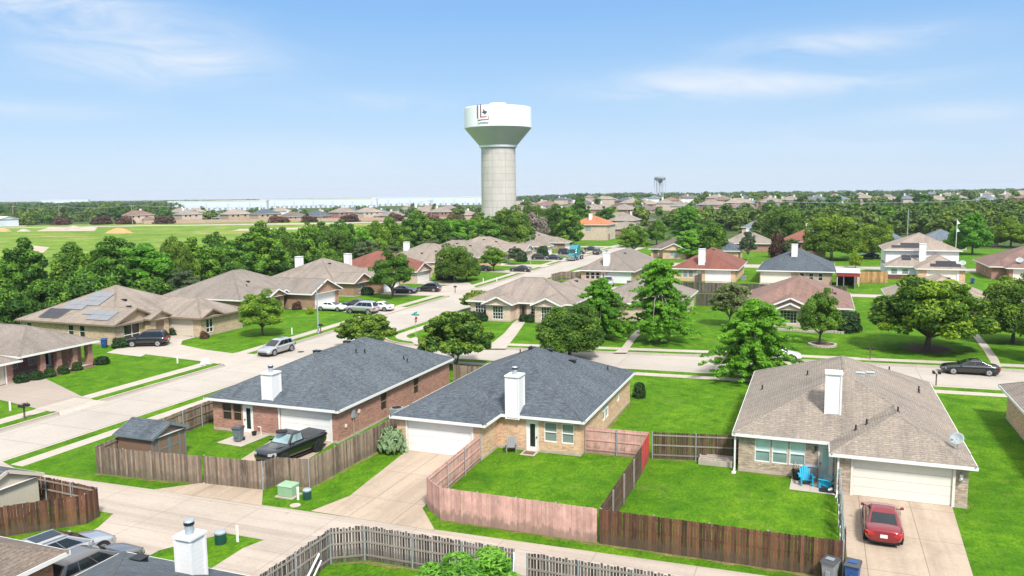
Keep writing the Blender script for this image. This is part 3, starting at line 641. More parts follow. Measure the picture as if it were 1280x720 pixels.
def roof_on(rf, fa, gw, rect, z, pitch=PIT, gable='', oh=0.4, caps=True, fascia=True, fh=0.19):
    x0, x1, y0, y1 = rect; w, d = x1-x0, y1-y0
    alongY = w <= d if not gable else (('N' in gable) or ('S' in gable))
    if gable and 'X' in gable: alongY = False
    if alongY:
        h = w/2; zr = z+pitch*h; xm = (x0+x1)/2
        a = (xm, y0 if 'S' in gable else y0+h, zr); b = (xm, y1 if 'N' in gable else y1-h, zr)
    else:
        h = d/2; zr = z+pitch*h; ym = (y0+y1)/2
        a = (x0 if 'W' in gable else x0+h, ym, zr); b = (x1 if 'E' in gable else x1-h, ym, zr)
    c = [(x0,y0,z),(x1,y0,z),(x1,y1,z),(x0,y1,z)]
    k = 1/math.sqrt(1+pitch*pitch); nS, nE, nN, nW = (0,-pitch*k,k), (pitch*k,0,k), (0,pitch*k,k), (-pitch*k,0,k)
    if alongY:
        rf.poly([c[1], c[2], b, a]); rf.poly([c[3], c[0], a, b])
        if 'S' not in gable: rf.poly([c[0], c[1], a])
        if 'N' not in gable: rf.poly([c[2], c[3], b])
        if caps:
            if (Vector(a)-Vector(b)).length > 0.1: cap(rf, a, b, nE, nW)
            if 'S' not in gable: cap(rf, c[0], a, nS, nW); cap(rf, c[1], a, nS, nE)
            if 'N' not in gable: cap(rf, c[2], b, nN, nE); cap(rf, c[3], b, nN, nW)
    else:
        rf.poly([c[0], c[1], b, a]); rf.poly([c[2], c[3], a, b])
        if 'W' not in gable: rf.poly([c[3], c[0], a])
        if 'E' not in gable: rf.poly([c[1], c[2], b])
        if caps:
            if (Vector(a)-Vector(b)).length > 0.1: cap(rf, a, b, nS, nN)
            if 'W' not in gable: cap(rf, c[0], a, nS, nW); cap(rf, c[3], a, nN, nW)
            if 'E' not in gable: cap(rf, c[1], b, nS, nE); cap(rf, c[2], b, nN, nE)
    if fascia:
        t = 0.035; zb, zt = z-fh, z-0.004
        sd = {'S': 'S' not in gable, 'N': 'N' not in gable, 'E': 'E' not in gable, 'W': 'W' not in gable}
        if sd['S']: fa.box(x0-t, x1+t, y0-t, y0, zb, zt)
        if sd['N']: fa.box(x0-t, x1+t, y1, y1+t, zb, zt)
        if sd['W']: fa.box(x0-t, x0, y0+0.001, y1-0.001, zb, zt)
        if sd['E']: fa.box(x1, x1+t, y0+0.001, y1-0.001, zb, zt)
        fa.poly([(x0,y0,zb+0.02),(x0,y1,zb+0.02),(x1,y1,zb+0.02),(x1,y0,zb+0.02)], 1)
        for s in gable.replace('X', ''):
            e = a if s in 'SW' else b
            cs = {'S': (c[0], c[1]), 'N': (c[2], c[3]), 'W': (c[3], c[0]), 'E': (c[1], c[2])}[s]
            for q in cs:
                p_, q_ = Vector(e)-Vector((0,0,0.10)), Vector(q)-Vector((0,0,0.10)); fa.beam(p_, q_, 0.05, 0.19)
    for s in gable.replace('X', ''):
        i = {'S': (0, oh, 0), 'N': (0, -oh, 0), 'W': (oh, 0, 0), 'E': (-oh, 0, 0)}[s]; i = Vector(i)
        e = a if s in 'SW' else b
        cs = {'S': (c[0], c[1]), 'N': (c[2], c[3]), 'W': (c[3], c[0]), 'E': (c[1], c[2])}[s]
        # gable wall: from the wall top up to the underside of the slopes
        p, q = Vector(cs[0]), Vector(cs[1]); dd = (q-p).normalized()
        gw.poly([p+i+dd*oh-Vector((0,0,fh)), q+i-dd*oh-Vector((0,0,fh)), q+i-dd*oh+Vector((0,0,pitch*oh-0.03)), Vector(e)+i-Vector((0,0,0.03)), p+i+dd*oh+Vector((0,0,pitch*oh-0.03))])
def chimney(th, x0, x1, y0, y1, zb, zt, flue=True, mat='whitesiding'):
    c = MB(); c.box(x0, x1, y0, y1, zb, zt)
    for (x, y) in ((x0,y0),(x1,y0),(x1,y1),(x0,y1)): c.box(x-0.05 if x == x0 else x-0.05, x+0.05, y-0.05, y+0.05, zb, zt-0.1, 1)
    co = c.build('chimney', [M[mat], M['white']], th)
    k = MB(); k.box(x0-0.08, x1+0.08, y0-0.08, y1+0.08, zt, zt+0.09); sub(k, 'chimney_cap', M['white'], co, th)
    if flue:
        f = MB(); xm, ym = (x0+x1)/2, (y0+y1)/2
        f.cyl((xm,ym,zt+0.09), (xm,ym,zt+0.44), 0.16, n=14); f.cyl((xm,ym,zt+0.44), (xm,ym,zt+0.56), 0.19, n=14, mi=1); f.cyl((xm,ym,zt+0.56), (xm,ym,zt+0.62), 0.2, 0.16, n=14); sub(f, 'flue', [M['galv'], M['black']], co, th)
    return co
def roof_z(x, y, rects):
    z = 0
    for (r, ez, p) in rects:
        if r[0] <= x <= r[1] and r[2] <= y <= r[3]: z = max(z, ez+p*min(x-r[0], r[1]-x, y-r[2], r[3]-y))
    return z
def house(label, rects, roofs, wall='tanbrick', roof='tanroof', eave=2.45, wt=2.36, pitch=PIT, ops=(), chim=None, vents=(), pipes=(), ridge=None, fnd=True, trim='white', cat='house', group=None, name='house', caps=True, chimmat='whitesiding', oh=0.4, vmat='black'):
    cx = sum(r[0]+r[1] for r, _ in rects)/(2*len(rects)); cy = sum(r[2]+r[3] for r, _ in rects)/(2*len(rects))
    th = thing(name, label, cat, (cx, cy, 0), group=group)
    wm = MB(); fm = MB()
    fr = {}
    for i, (r, sides) in enumerate(rects):
        for s in sides:
            os_ = [(o[2], o[3], o[4], o[5]) for o in ops if o[0] == i and o[1] == s]
            wall_side(wm, s, *r, -0.12, wt, os_)
            fr[(i, s)] = wframe(s, *r, 0)
            if fnd:
                P = fr[(i, s)]; a0, a1 = (r[0], r[1]) if s in 'SN' else (r[2], r[3])
                cuts = sorted([(o[2]-0.15, o[3]+0.15) for o in ops if o[0] == i and o[1] == s and o[4] < 0.1]); u = a0
                for c0, c1 in cuts+[(a1, a1)]:
                    if c0-u > 0.05: wbox(fm, P, u, c0, -0.1, 0.17, -0.05, 0.02)
                    u = c1
    rf, fa = MB(), MB(); rl = []
    for rd in roofs:
        rect, kw = (rd, {}) if not isinstance(rd[-1], dict) else (rd[0], rd[-1])
        z = kw.get('z', eave); g = kw.get('gable', ''); p = kw.get('pitch', pitch)
        roof_on(rf, fa, wm, rect, z, p, g, kw.get('oh', oh), caps and kw.get('caps', True)); rl.append((rect, z, p))
    wm.build('wall', M[wall], th)
    if fnd and fm.f: fm.build('foundation', M['foundation'], th)
    rc = M.get(roof+'_cap')
    rf.build('roof', [M[roof], rc or M[roof]], th)
    fa.build('fascia', [M[trim], M['soffit']], th)
    for o in ops:
        P = fr[(o[0], o[1])]; kind = o[6]; kw = o[7] if len(o) > 7 else {}
        if kind == 'w': window(th, P, o[2], o[3], o[4], o[5], **kw)
        if kind == 'd': door(th, P, o[2], o[3], o[4], o[5], **kw)
        if kind == 'g': garage(th, P, o[2], o[3], o[5], **kw)
        if kind == 'v':
            v = MB(); v.poly([P(o[2],o[4],-0.12), P(o[3],o[4],-0.12), P(o[3],o[5],-0.12), P(o[2],o[5],-0.12)]); v.build('doorway', M['tinttrim'], th)
    if chim:
        for c in (chim if isinstance(chim, list) else [chim]):
            kw = c[-1] if isinstance(c[-1], dict) else {}; x0, x1, y0, y1, zt = c[:5]
            chimney(th, x0, x1, y0, y1, min(roof_z(x, y, rl) for x in (x0, x1) for y in (y0, y1))-0.3, zt, mat=chimmat, **kw)
    for x, y in vents:
        z = roof_z(x, y, rl); v = MB(); v.box(x-0.24, x+0.24, y-0.2, y+0.2, z-0.1, z+0.13); v.box(x-0.29, x+0.29, y-0.25, y+0.25, z+0.13, z+0.17); v.build('roof_vent', M[vmat], th, bevel=0.02)
    for x, y in pipes:
        z = roof_z(x, y, rl); v = MB(); v.cyl((x,y,z-0.1), (x,y,z+0.32), 0.05, n=8); v.cyl((x,y,z-0.1), (x,y,z+0.08), 0.14, 0.06, n=8); v.build('vent_pipe', M['black'], th)
    return th, fr, rl
kwv = {}
for r_, f_ in (('blueroof', 1.0), ('tanroof', 0.86), ('pinktanroof', 0.9), ('redroof', 0.9), ('mauveroof', 0.85), ('brownroof', 0.8)):
    pass
M['blueroof_cap'] = shingle('blueroof_cap', (0.066,0.08,0.094), (0.083,0.097,0.112), (0.104,0.12,0.133))
M['tanroof_cap'] = shingle('tanroof_cap', (0.20,0.168,0.14), (0.245,0.208,0.175), (0.175,0.145,0.12))
M['pinktanroof_cap'] = shingle('pinktanroof_cap', (0.23,0.175,0.14), (0.26,0.20,0.165), (0.20,0.15,0.125))
# ------------------------------------------------------------------ houses
SC = dict(frame='tinttrim', pane='screen')
# foreground, left: red brick with the pickup
house('red brick house with dark slate-blue hip roof and white siding chimney behind the black pickup', [((-41.3,-30.55,45.75,63.6),'SENW')], [(-41.7,-30.25,45.35,64.0)],
  'redbrick', 'blueroof', ops=[(0,'S',-40.45,-39.62,0.8,2.08,'w',SC), (0,'S',-39.48,-38.72,0.8,2.08,'w',SC), (0,'S',-38.58,-37.7,0.02,2.08,'d',dict(lite='darkglass')),
  (0,'S',-35.35,-31.15,0,2.12,'g'), (0,'E',51.6,52.5,0.75,2.1,'w',SC), (0,'E',56.9,57.75,0.75,2.1,'w',SC)],
  chim=(-36.75,-35.9,45.72,46.7,4.45), vents=[(-36.12,51.6),(-36.1,55.8)], pipes=[(-34.6,54.8),(-34.3,55.6),(-32.2,58.3),(-31.8,58.2),(-36.2,58.5)])
# centre
house('pale orange brick house with dark slate-blue roof behind the pink fence', [((-26,-14,48.6,63.1),'SENW'), ((-26,-19.8,45.9,48.6),'SEW')],
  [(-26.35,-13.68,48.25,63.45), ((-26.34,-19.45,45.55,56.0),dict(z=2.435))], 'tanbrick', 'blueroof',
  ops=[(1,'S',-25.2,-20.55,0,2.15,'g'), (0,'S',-17.75,-16.9,0.02,2.1,'d',dict(lite='darkglass',hs=1)), (0,'S',-16.5,-15.6,0.75,2.08,'w',dict(pane='blindglass')), (0,'S',-15.3,-14.45,0.75,2.08,'w',dict(pane='blindglass')),
  (0,'E',54.3,55.1,0.75,2.05,'w'), (0,'E',55.2,56.0,0.75,2.05,'w'), (0,'E',58.7,59.4,1.1,2.05,'w')],
  chim=(-19.05,-18.15,48.25,49.3,5.0), vents=[(-19.2,58.0),(-17.4,58.2),(-20.3,57.0)], pipes=[(-20.0,56.0),(-21.6,57.9),(-15.2,60.5)])
# right
house('stone house with tan shingle hip roof, wide cream garage door and blue patio chairs', [((-4.15,7.9,49.2,66.5),'SENW'), ((1.3,7.9,47.1,49.2),'SEW')],
  [(-4.5,8.25,48.85,66.9), ((0.97,8.24,46.72,58.0),dict(z=2.435))], 'stone', 'greytanroof',
  ops=[(1,'S',2.25,7.15,0,2.15,'g',dict(mat='cream',trim='cream')), (0,'S',0.4,1.22,0.02,2.15,'d',dict(mat='cream',lite='tealglass')), (0,'S',-3.2,-2.3,0.7,2.1,'w',dict(pane='tealglass',low='tealshade')),
  (0,'S',-2.2,-1.3,0.7,2.1,'w',dict(pane='tealglass',low='tealshade')), (0,'S',-1.2,-0.3,0.7,2.1,'w',dict(pane='tealglass',low='tealshade'))],
  chim=(0.72,1.58,51.2,52.15,5.95,dict(flue=False)), vmat='dishgrey', vents=[(2.9,56.8),(3.6,58.6)], pipes=[(4.7,50.9),(-3.4,58.6),(6.8,60.3),(6.9,61.2),(-0.4,58.2),(5.2,64.0),(2.4,49.6),(3.0,50.1)])
house('orange-tan brick house cut off by the right edge of the picture', [((13.5,27,50,67.3),'SENW')], [(13.0,27.5,49.5,67.8)], 'tanbrick', 'tanroof', ops=[(0,'W',58.0,58.9,0.8,2.1,'w')])
# bottom left corner
house('brown shingle roof over red brick wall in the bottom left corner', [((-46,-29.2,6,22.6),'SENW')], [(-46.5,-28.75,5.5,23.05)], 'redbrick', 'brownroof', fnd=False)
house('grey shingle roof with tall white siding chimney at the bottom edge', [((-26.1,-13,6,23.3),'SENW')], [(-26.55,-12.5,5.5,23.75)], 'tanbrick', 'blueroof', fnd=False, chim=(-21.36,-20.68,21.4,22.1,4.78), chimmat='whitesiding', vents=[(-24.0,22.2)])
# left side of the long street
th8, fr8, _ = house('red brick house with brick porch pillars at the left edge of the picture', [((-95,-72.9,52.4,60.2),'SENW'), ((-84,-69.9,38,51.7),'ENS')],
  [(-95.5,-69.2,51.9,60.9), ((-84.5,-69.25,37.5,52.2),dict(z=2.1))], 'redbrick', 'tanroof', wt=2.0,
  ops=[(1,'E',46.0,50.9,0,1.9,'g',dict(mat='beigedoor',trim='white')), (0,'E',53.6,54.5,0.6,1.85,'w'), (0,'E',57.2,58.1,0.02,1.9,'d',dict(lite='darkglass')), (0,'E',55.6,56.4,0.6,1.85,'w')])
for x, y in ((-70.0,54.7),(-70.0,56.5),(-70.0,58.3),(-70.0,60.1),(-71.6,60.1),(-71.6,58.4)):
    p = MB(); p.box(x-0.27,x+0.27,y-0.27,y+0.27,-0.1,2.3); p.build('pillar', M['redbrick'], th8)
th9, _, rl9 = house('cream brick house with solar panels on its tan roof', [((-91,-76,69,84),'SENW'), ((-76,-74.9,73.3,76.2),'SE'), ((-75.9,-70.2,76.5,84),'SEN')],
  [(-91.5,-75.5,68.5,84.5), ((-86,-75.45,68.48,75.5),dict(gable='EX',z=2.46)), ((-82,-74.45,72.9,76.6),dict(gable='EX',z=2.56)), ((-82,-69.7,76.0,84.45),dict(z=2.44)), ((-76,-69.65,76.2,80.2),dict(gable='EX',z=2.46))],
  'creambrick', 'tanroof', ops=[(0,'S',-90.3,-89.4,0.7,2.1,'w',dict(pane='darkglass')), (0,'S',-83.4,-82.5,0.7,2.1,'w',dict(pane='darkglass')), (0,'S',-81.6,-80.7,0.7,2.1,'w',dict(pane='darkglass')),
  (0,'E',70.3,72.7,0.35,2.15,'w',dict(pane='darkglass',style='arch')), (1,'E',74.1,75.4,0,2.1,'v'), (2,'S',-75.1,-71.6,0,2.1,'g',dict(mat='beigedoor',trim='beigedoor')), (2,'E',77.4,78.6,0.4,2.1,'w',dict(pane='darkglass',style='arch'))],
  vents=[(-80,74.4),(-78.5,73.6)], trim='tinttrim')
def solar(th, cells, x0, y0, z0, pitch, mats=('solar',), lift=0.12):
    """panels on a slope that faces south: cells (column, row)"""
    k = math.sqrt(1+pitch*pitch)
    for c, r in cells:
        p = MB(); w, h = 1.68, 1.02
        def P(a, b, e): return (x0+a, y0+b/k-e*pitch/k, z0+b*pitch/k+e/k)
        a0, b0 = c*w+0.02, r*h+0.02; a1, b1 = (c+1)*w-0.02, (r+1)*h-0.02
        lo = [P(a0,b0,lift-0.04),P(a1,b0,lift-0.04),P(a1,b1,lift-0.04),P(a0,b1,lift-0.04)]; hi = [P(a0,b0,lift),P(a1,b0,lift),P(a1,b1,lift),P(a0,b1,lift)]
        p.mesh(lo+hi, [(3,2,1,0),(0,1,5,4),(1,2,6,5),(2,3,7,6),(3,0,4,7)], 1); p.poly(hi, 0)
        p.build('solar_panel', [M[mats[0]], M['alloy']], th)
m, nt, b = newmat('solar'); t = N(nt,'ShaderNodeTexCoord'); b.inputs['Roughness'].default_value = 0.10; b.inputs['Specular IOR Level'].default_value = 0.8; b.inputs['IOR'].default_value = 2.6; b.inputs['Coat Weight'].default_value = 1.0; b.inputs['Coat Roughness'].default_value = 0.05; b.inputs['Coat IOR'].default_value = 1.9
k = N(nt,'ShaderNodeTexBrick', i={'Scale':1.0,'Mortar Size':0.008,'Brick Width':0.168,'Row Height':0.17,'Color1':(0.018,0.018,0.026,1),'Color2':(0.025,0.024,0.034,1),'Mortar':(0.10,0.10,0.115,1)}); k.offset = 0; nt.links.new(t.outputs['UV'], k.inputs[0]); setc(nt, b, k.outputs[0]); M['solar'] = m
M['solar_dark'] = plain('solar_dark', (0.012,0.012,0.018), 0.25)
solar(th9, [(0,0),(1,0),(0,1),(1,1)], -88.3, 69.1, 2.45+0.45*0.6, 0.45, ('solar_dark',))
solar(th9, [(1,2),(2,2),(1,3),(2,3),(3,3),(2,4),(3,4),(2,5),(3,5)], -88.3, 69.1, 2.45+0.45*0.6, 0.45)
solar(th9, [(0,0),(1,0),(0,1),(1,1),(-1,1)], -80.6, 69.2, 2.45+0.45*0.7, 0.45)
house('brown brick house with arched brick entrance and white garage door facing the parked cars', [((-91,-77,91.8,108),'SENW'), ((-77,-71.2,100.8,108.2),'SEN'), ((-77,-74.6,95.4,98.7),'SEN')],
  [(-91.5,-76.5,91.3,108.5), ((-84,-70.7,100.3,108.7),dict(gable='EX',z=2.44)), ((-82,-74.15,94.95,99.15),dict(gable='EX',z=2.6)), ((-82,-75.0,98.6,101.2),dict(gable='EX',z=2.5))], 'brownbrick', 'tanroof',
  ops=[(0,'S',-84.3,-83.4,0.7,2.1,'w',dict(pane='darkglass')), (1,'E',101.9,107.0,0,2.15,'g'), (2,'E',96.3,97.8,0,2.2,'v')], vents=[(-86,100),(-80.5,98)], pipes=[(-79.5,96.5)])
house('orange-brown brick house behind the round street tree with two black cars on its drive', [((-91,-77,115.5,130.5),'SENW'), ((-77,-73.2,115.9,121.3),'SEN'), ((-77,-71,121.5,128),'SEN')],
  [(-91.5,-76.5,115,131), ((-84,-72.75,115.4,121.8),dict(gable='EX',z=2.44)), ((-84,-70.5,121.0,128.5),dict(z=2.43))], 'brownbrick', 'tanroof',
  ops=[(0,'S',-80.5,-79.2,0.7,2.1,'w'), (1,'E',117.4,119.6,0.5,2.1,'w',dict(style='arch')), (2,'E',122.2,127.2,0,2.15,'g')], chim=(-88.6,-87.6,121,122,6.1,dict(flue=False)), vents=[(-82,122.0)])
house('brick house with orange-red shingle roof and white chimney behind the street tree', [((-91,-75,135,149),'SENW'), ((-75,-72.2,136.5,142.6),'SEN')], [(-91.5,-74.5,134.5,149.5), ((-80,-71.8,136,143),dict(gable='EX',z=2.44))], 'palebrick', 'redroof',
  ops=[(1,'E',137.2,141.8,0,2.15,'g')], chim=(-87.6,-86.5,135.5,136.5,5.6,dict(flue=False)), fnd=False)
house('tan brick house with white chimney at its left, beyond the red-roofed one', [((-92,-74.5,157,172),'SENW')], [(-92.5,-74,156.5,172.5)], 'tanbrick', 'tanroof', ops=[(0,'S',-85,-83.9,0.8,2.1,'w'),(0,'S',-81,-79.9,0.8,2.1,'w')], chim=(-88.2,-87.2,161,162,6.4,dict(flue=False)), vents=[(-83,160),(-80,161)], fnd=False)
lab = ['tan-roofed house in the row behind the dark parked sedan', 'tan-roofed house with end gable beside the far street lamp', 'tan-roofed house behind the blue truck tractor', 'last single-storey tan-roofed house before the orange-roofed one']
for i, y in enumerate((176, 193, 210, 228)):
    house(lab[i], [((-93,-76,y,y+13.5),'SENW'), ((-76,-71,y+1,y+7),'SEN')], [(-93.5,-75.5,y-0.5,y+14), ((-82,-70.5,y+0.5,y+7.5),dict(gable='EX',z=2.44) if i == 1 else dict(z=2.44))],
      ['tanbrick','palebrick','tanbrick','brownbrick'][i], ['tanroof','pinktanroof','tanroof','tanroof'][i], ops=[(1,'E',y+1.8,y+6.4,0,2.1,'g',dict(mat=['white','beigedoor','white','cream'][i])), (1,'S',-74.6,-73.4,0.7,2.1,'w')], vents=[(-80,y+4),(-84,y+5)], fnd=False)
ox, oy = D(742, 298)
house('two-storey pale brick house with bright orange hip roof at the far end of the street', [((ox-7,ox+6.5,oy-6,oy+7),'SENW')], [(ox-7.5,ox+7,oy-6.5,oy+7.5)], 'palebrick', 'orangeroof', eave=5.7, wt=5.6, fnd=False,
  ops=[(0,'S',ox-1.6,ox+0.6,3.2,5.0,'w',dict(style='grid')), (0,'E',oy-3,oy-1.6,3.2,5.0,'w'), (0,'E',oy+2,oy+3.4,0.8,2.4,'w'), (0,'E',oy-3.5,oy-1,0,2.2,'v')], chim=(ox-1,ox,oy-3,oy-2,9.6,dict(flue=False)))
# corner house and its neighbours on the cross street
house('cream brick corner house with two front gables and white-grid windows', [((-45,-30.5,101,112.4),'SENW'), ((-41.7,-38.2,98.7,101),'SEW'), ((-34.9,-31.6,99.2,101),'SEW'), ((-38,-30.5,112.4,120),'EWN')],
  [(-45.5,-30.0,100.5,112.9), ((-42.2,-37.75,98.2,107),dict(gable='S',z=2.44)), ((-35.4,-31.1,98.75,107),dict(gable='S',z=2.44)), ((-38.5,-30.02,108,120.5),dict(z=2.43))], 'palebrick', 'pinktanroof',
  ops=[(0,'S',-44.3,-42.3,0.35,2.1,'w',dict(style='grid',pane='darkglass')), (1,'S',-40.75,-39.25,0.3,2.1,'w',dict(style='grid',pane='darkglass')), (0,'S',-37.7,-36.7,0.02,2.2,'d',dict(mat='tinttrim',lite='darkglass')), (0,'S',-36.1,-35.0,0.35,2.1,'w',dict(style='grid',pane='darkglass')),
  (2,'S',-34.0,-32.5,0.35,2.1,'w',dict(style='grid',pane='darkglass'))], vents=[(-33.5,114),(-34.6,116)])
house('cream house with tan roof mostly hidden behind the tall bright cypress', [((-28.5,-17,104.5,120),'SENW'), ((-28.3,-24,102.6,104.5),'SEW')], [(-29,-16.5,104,120.5), ((-28.8,-23.5,102.1,110),dict(gable='S',z=2.44))], 'palebrick', 'tanroof',
  ops=[(0,'E',114,115.2,0.8,2.1,'w'), (1,'S',-27,-25.4,0.5,2.1,'w',dict(style='grid',pane='darkglass')), (0,'S',-21,-19.6,0.5,2.1,'w',dict(style='grid',pane='darkglass'))], vents=[(-21,110)])
house('brick house with mauve-brown roof and white-trimmed front gable', [((-8.5,4.0,107.2,123),'SENW'), ((-5.6,-0.4,105.2,107.2),'SEW')], [(-9,4.5,106.7,123.5), ((-6.1,0.1,104.7,114),dict(gable='S',z=2.44)), ((-4.6,-1.4,104.2,110),dict(gable='S',z=2.5))], 'palebrick', 'mauveroof',
  ops=[(1,'S',-4.2,-2.2,0.5,2.1,'w',dict(style='grid',pane='darkglass')), (0,'S',1.2,2.6,0.5,2.1,'w')], vents=[(2.2,113)], pipes=[(1.5,112),(2.0,115)])
house('house with tan roof showing above the big oak', [((9.5,21.8,114,130),'SENW')], [(9,22.3,113.5,130.5)], 'brownbrick', 'pinktanroof', ops=[(0,'S',12,13.5,0.6,2.1,'w'),(0,'S',17,18.2,0.02,2.1,'d')], vents=[(16.5,121),(15,118)])
# second row, garages towards the camera
house('pink-brown brick house with tan roof and white garage door behind the silver pickup', [((-42.4,-32.4,147.5,172),'SENW')], [(-43,-31.8,147,172.6)], 'pinkbrick', 'tanroof', pitch=0.55, ops=[(0,'S',-41.5,-40.7,0.7,2.05,'w',dict(pane='darkglass')),(0,'S',-40.5,-39.7,0.7,2.05,'w',dict(pane='darkglass')),(0,'S',-39.5,-38.7,0.7,2.05,'w',dict(pane='darkglass')),(0,'S',-38.4,-37.6,0.02,2.1,'d'),(0,'S',-37.0,-32.8,0,2.2,'g')],
  chim=(-38.2,-37.2,148.4,149.4,5.6,dict(flue=True)), vents=[(-36.3,158)], fnd=False)
house('brick house with dark red shingle roof and white chimney', [((-26,-14.4,155.5,174),'SENW')], [(-26.6,-13.8,155,174.6)], 'tanbrick', 'redroof', pitch=0.52, ops=[(0,'S',-25.4,-24.5,0.7,2.05,'w',dict(pane='greyglass')),(0,'S',-24.3,-23.4,0.7,2.05,'w'),(0,'S',-23.2,-22.3,0.7,2.05,'w'),(0,'S',-21.7,-20.9,0.02,2.1,'d',dict(lite='tealglass')),(0,'S',-19.9,-15.4,0,2.2,'g')],
  chim=(-21.4,-20.3,156.2,157.2,6.1,dict(flue=False)), vents=[(-19.6,164)], fnd=False)
house('brick house with dark grey-blue roof and white chimney in the second row', [((-10,2.6,155.5,174),'SENW')], [(-10.6,3.2,155,174.6)], 'pinkbrick', 'blueroof', pitch=0.5, ops=[(0,'S',-9.7,-4.7,0,2.2,'g',dict(mat='cream')),(0,'S',-3.0,-2.2,0.7,2.05,'w',dict(pane='darkglass')),(0,'S',-1.4,-0.6,0.7,2.05,'w',dict(pane='darkglass')),(0,'S',0.2,1.0,0.7,2.05,'w',dict(pane='darkglass'))],
  chim=(-4.6,-3.6,159.5,160.5,7.0,dict(flue=False)), fnd=False)
th2s, _, _ = house('two-storey white-sided house with tan roofs and black solar panels', [((12.6,25.4,174,187),'SENW'), ((17.6,25.3,165.5,174),'SEW'), ((12.7,17.6,169.5,174),'SW')], [((12.1,25.9,173.5,187.5),dict(z=5.35)), ((17.1,25.8,165.0,181),dict(z=2.5,pitch=0.5)), ((12.15,20,169,182),dict(z=2.5,pitch=0.5))], 'whitesiding', 'pinktanroof', wt=2.4, fnd=False,
  ops=[(1,'S',19.2,24.0,0,2.15,'g',dict(mat='cream')), (2,'S',13.3,14.4,0.9,2.0,'w'), (2,'S',15.2,16.3,0.9,2.0,'w')], chim=(18.3,19.4,171.5,172.5,6.6,dict(flue=False)))
up = MB()
for s in 'SENW': wall_side(up, s, 12.61,25.39,174.01,186.99, 2.38, 5.25, [])
up.build('upper_wall', M['whitesiding'], th2s)
for a_, b_ in ((24.35,25.32),(17.58,19.0)):
    pb = MB(); pb.box(a_,b_,165.47,165.5,0,2.3); pb.build('brick_pier', M['tanbrick'], th2s)
dr = MB(); dr.box(12.69,17.58,169.46,169.49,0,0.85); dr.build('wall_band', M['darkred'], th2s)
solar(th2s, [(0,0),(1,0),(1,1),(2,1),(2,0)], 13.6, 174.2, 5.35+0.45*0.7, 0.45, ('solar_dark',)); solar(th2s, [(0,0),(1,0),(2,0),(0.6,1),(1.6,1)], 19.6, 165.6, 2.5+0.5*0.6, 0.5, ('solar_dark',))
solar(th2s, [(0,2),(1,3),(0,3)], 15.2, 169.2, 2.5, 0.5, ('solar_dark',))
house('dark red brick house with pinkish-brown roof at the right edge', [((31,46,174,190),'SENW'), ((33.4,46,171.5,174),'SEW')], [(30.4,46.6,173.4,190.6), ((32.8,46.6,170.9,181),dict(z=2.44))], 'redbrick', 'mauveroof', ops=[(1,'S',34.2,39,0,2.15,'g',dict(mat='cream')),(0,'W',180,181,0.7,2.0,'w',dict(pane='screen'))], fnd=False)
# third row and loose houses beyond
house('orange-tan brick house with dark brown roof and arched white window', [((-41,-28,209,221),'SENW'), ((-37.5,-31.6,206.6,209),'SEW')], [(-41.6,-27.4,208.4,221.6), ((-38.1,-31,206.1,215),dict(gable='S',z=2.44))], 'tanbrick', 'brownroof', ops=[(1,'S',-35.6,-33.4,0.5,2.1,'w',dict(style='grid')),(0,'S',-40.4,-39.2,0,2.1,'v')], fnd=False)
def simple(label, u, dist, w, d, wall, roof, eave=2.45, chim=True, two=False, pitch=0.5):
    x, y = D(u, dist); z0 = 0
    e = 5.3 if two else eave
    th, _, _ = house(label, [((x-w/2,x+w/2,y-d/2,y+d/2),'SENW')], [(x-w/2-0.5,x+w/2+0.5,y-d/2-0.5,y+d/2+0.5)], wall, roof, eave=e, wt=e-0.1, pitch=pitch, fnd=False, caps=False,
      ops=[(0,'S',x-w*0.3,x-w*0.3+1.3,e-1.75,e-0.4,'w'), (0,'S',x+w*0.12,x+w*0.12+1.3,e-1.75,e-0.4,'w')], chim=(x-0.5,x+0.5,y-d*0.2,y-d*0.2+1,e+pitch*min(w,d)/2+0.9,dict(flue=False)) if chim else None)
    th.location.z = terrain(x, y) if dist > 255 else 0
    return th
simple('grey-blue roofed house behind the dark brown roof', 862, 236, 10, 14, 'palebrick', 'steelroof', chim=False)
simple('house with dark blue roof behind the grey-green street tree', 902, 205, 9, 11, 'tanbrick', 'blueroof', chim=False)
simple('brick house with tan roof and white chimney beyond the dark blue roof', 934, 233, 13, 12, 'redbrick', 'pinktanroof')
simple('dark red brick two-storey house with orange-red roof beside the large trees', 1003, 214, 11, 11, 'redbrick', 'redroof', chim=False, eave=3.9)
simple('long house with dark blue roof near the grass lot', 790, 405, 20, 14, 'brownbrick', 'blueroof')
simple('blue-grey roof left of the bright green tree', 1172, 232, 12, 12, 'palebrick', 'steelroof', chim=False)
simple('blue-grey roof right of the bright green tree', 1222, 246, 8, 10, 'palebrick', 'steelroof', chim=False)
simple('grey roof behind the two-storey white house', 1112, 224, 10, 10, 'palebrick', 'steelroof', chim=False)
simple('small tan-roofed house right of the orange-roofed one', 782, 330, 12, 10, 'redbrick', 'tanroof', chim=False)
simple('pale house with blue-grey roof and white chimney among the trees', 1007, 262, 9, 9, 'palebrick', 'steelroof', eave=3.4)
simple('grey and tan long roof beside the dark trees', 952, 330, 16, 10, 'palebrick', 'steelroof', chim=False)
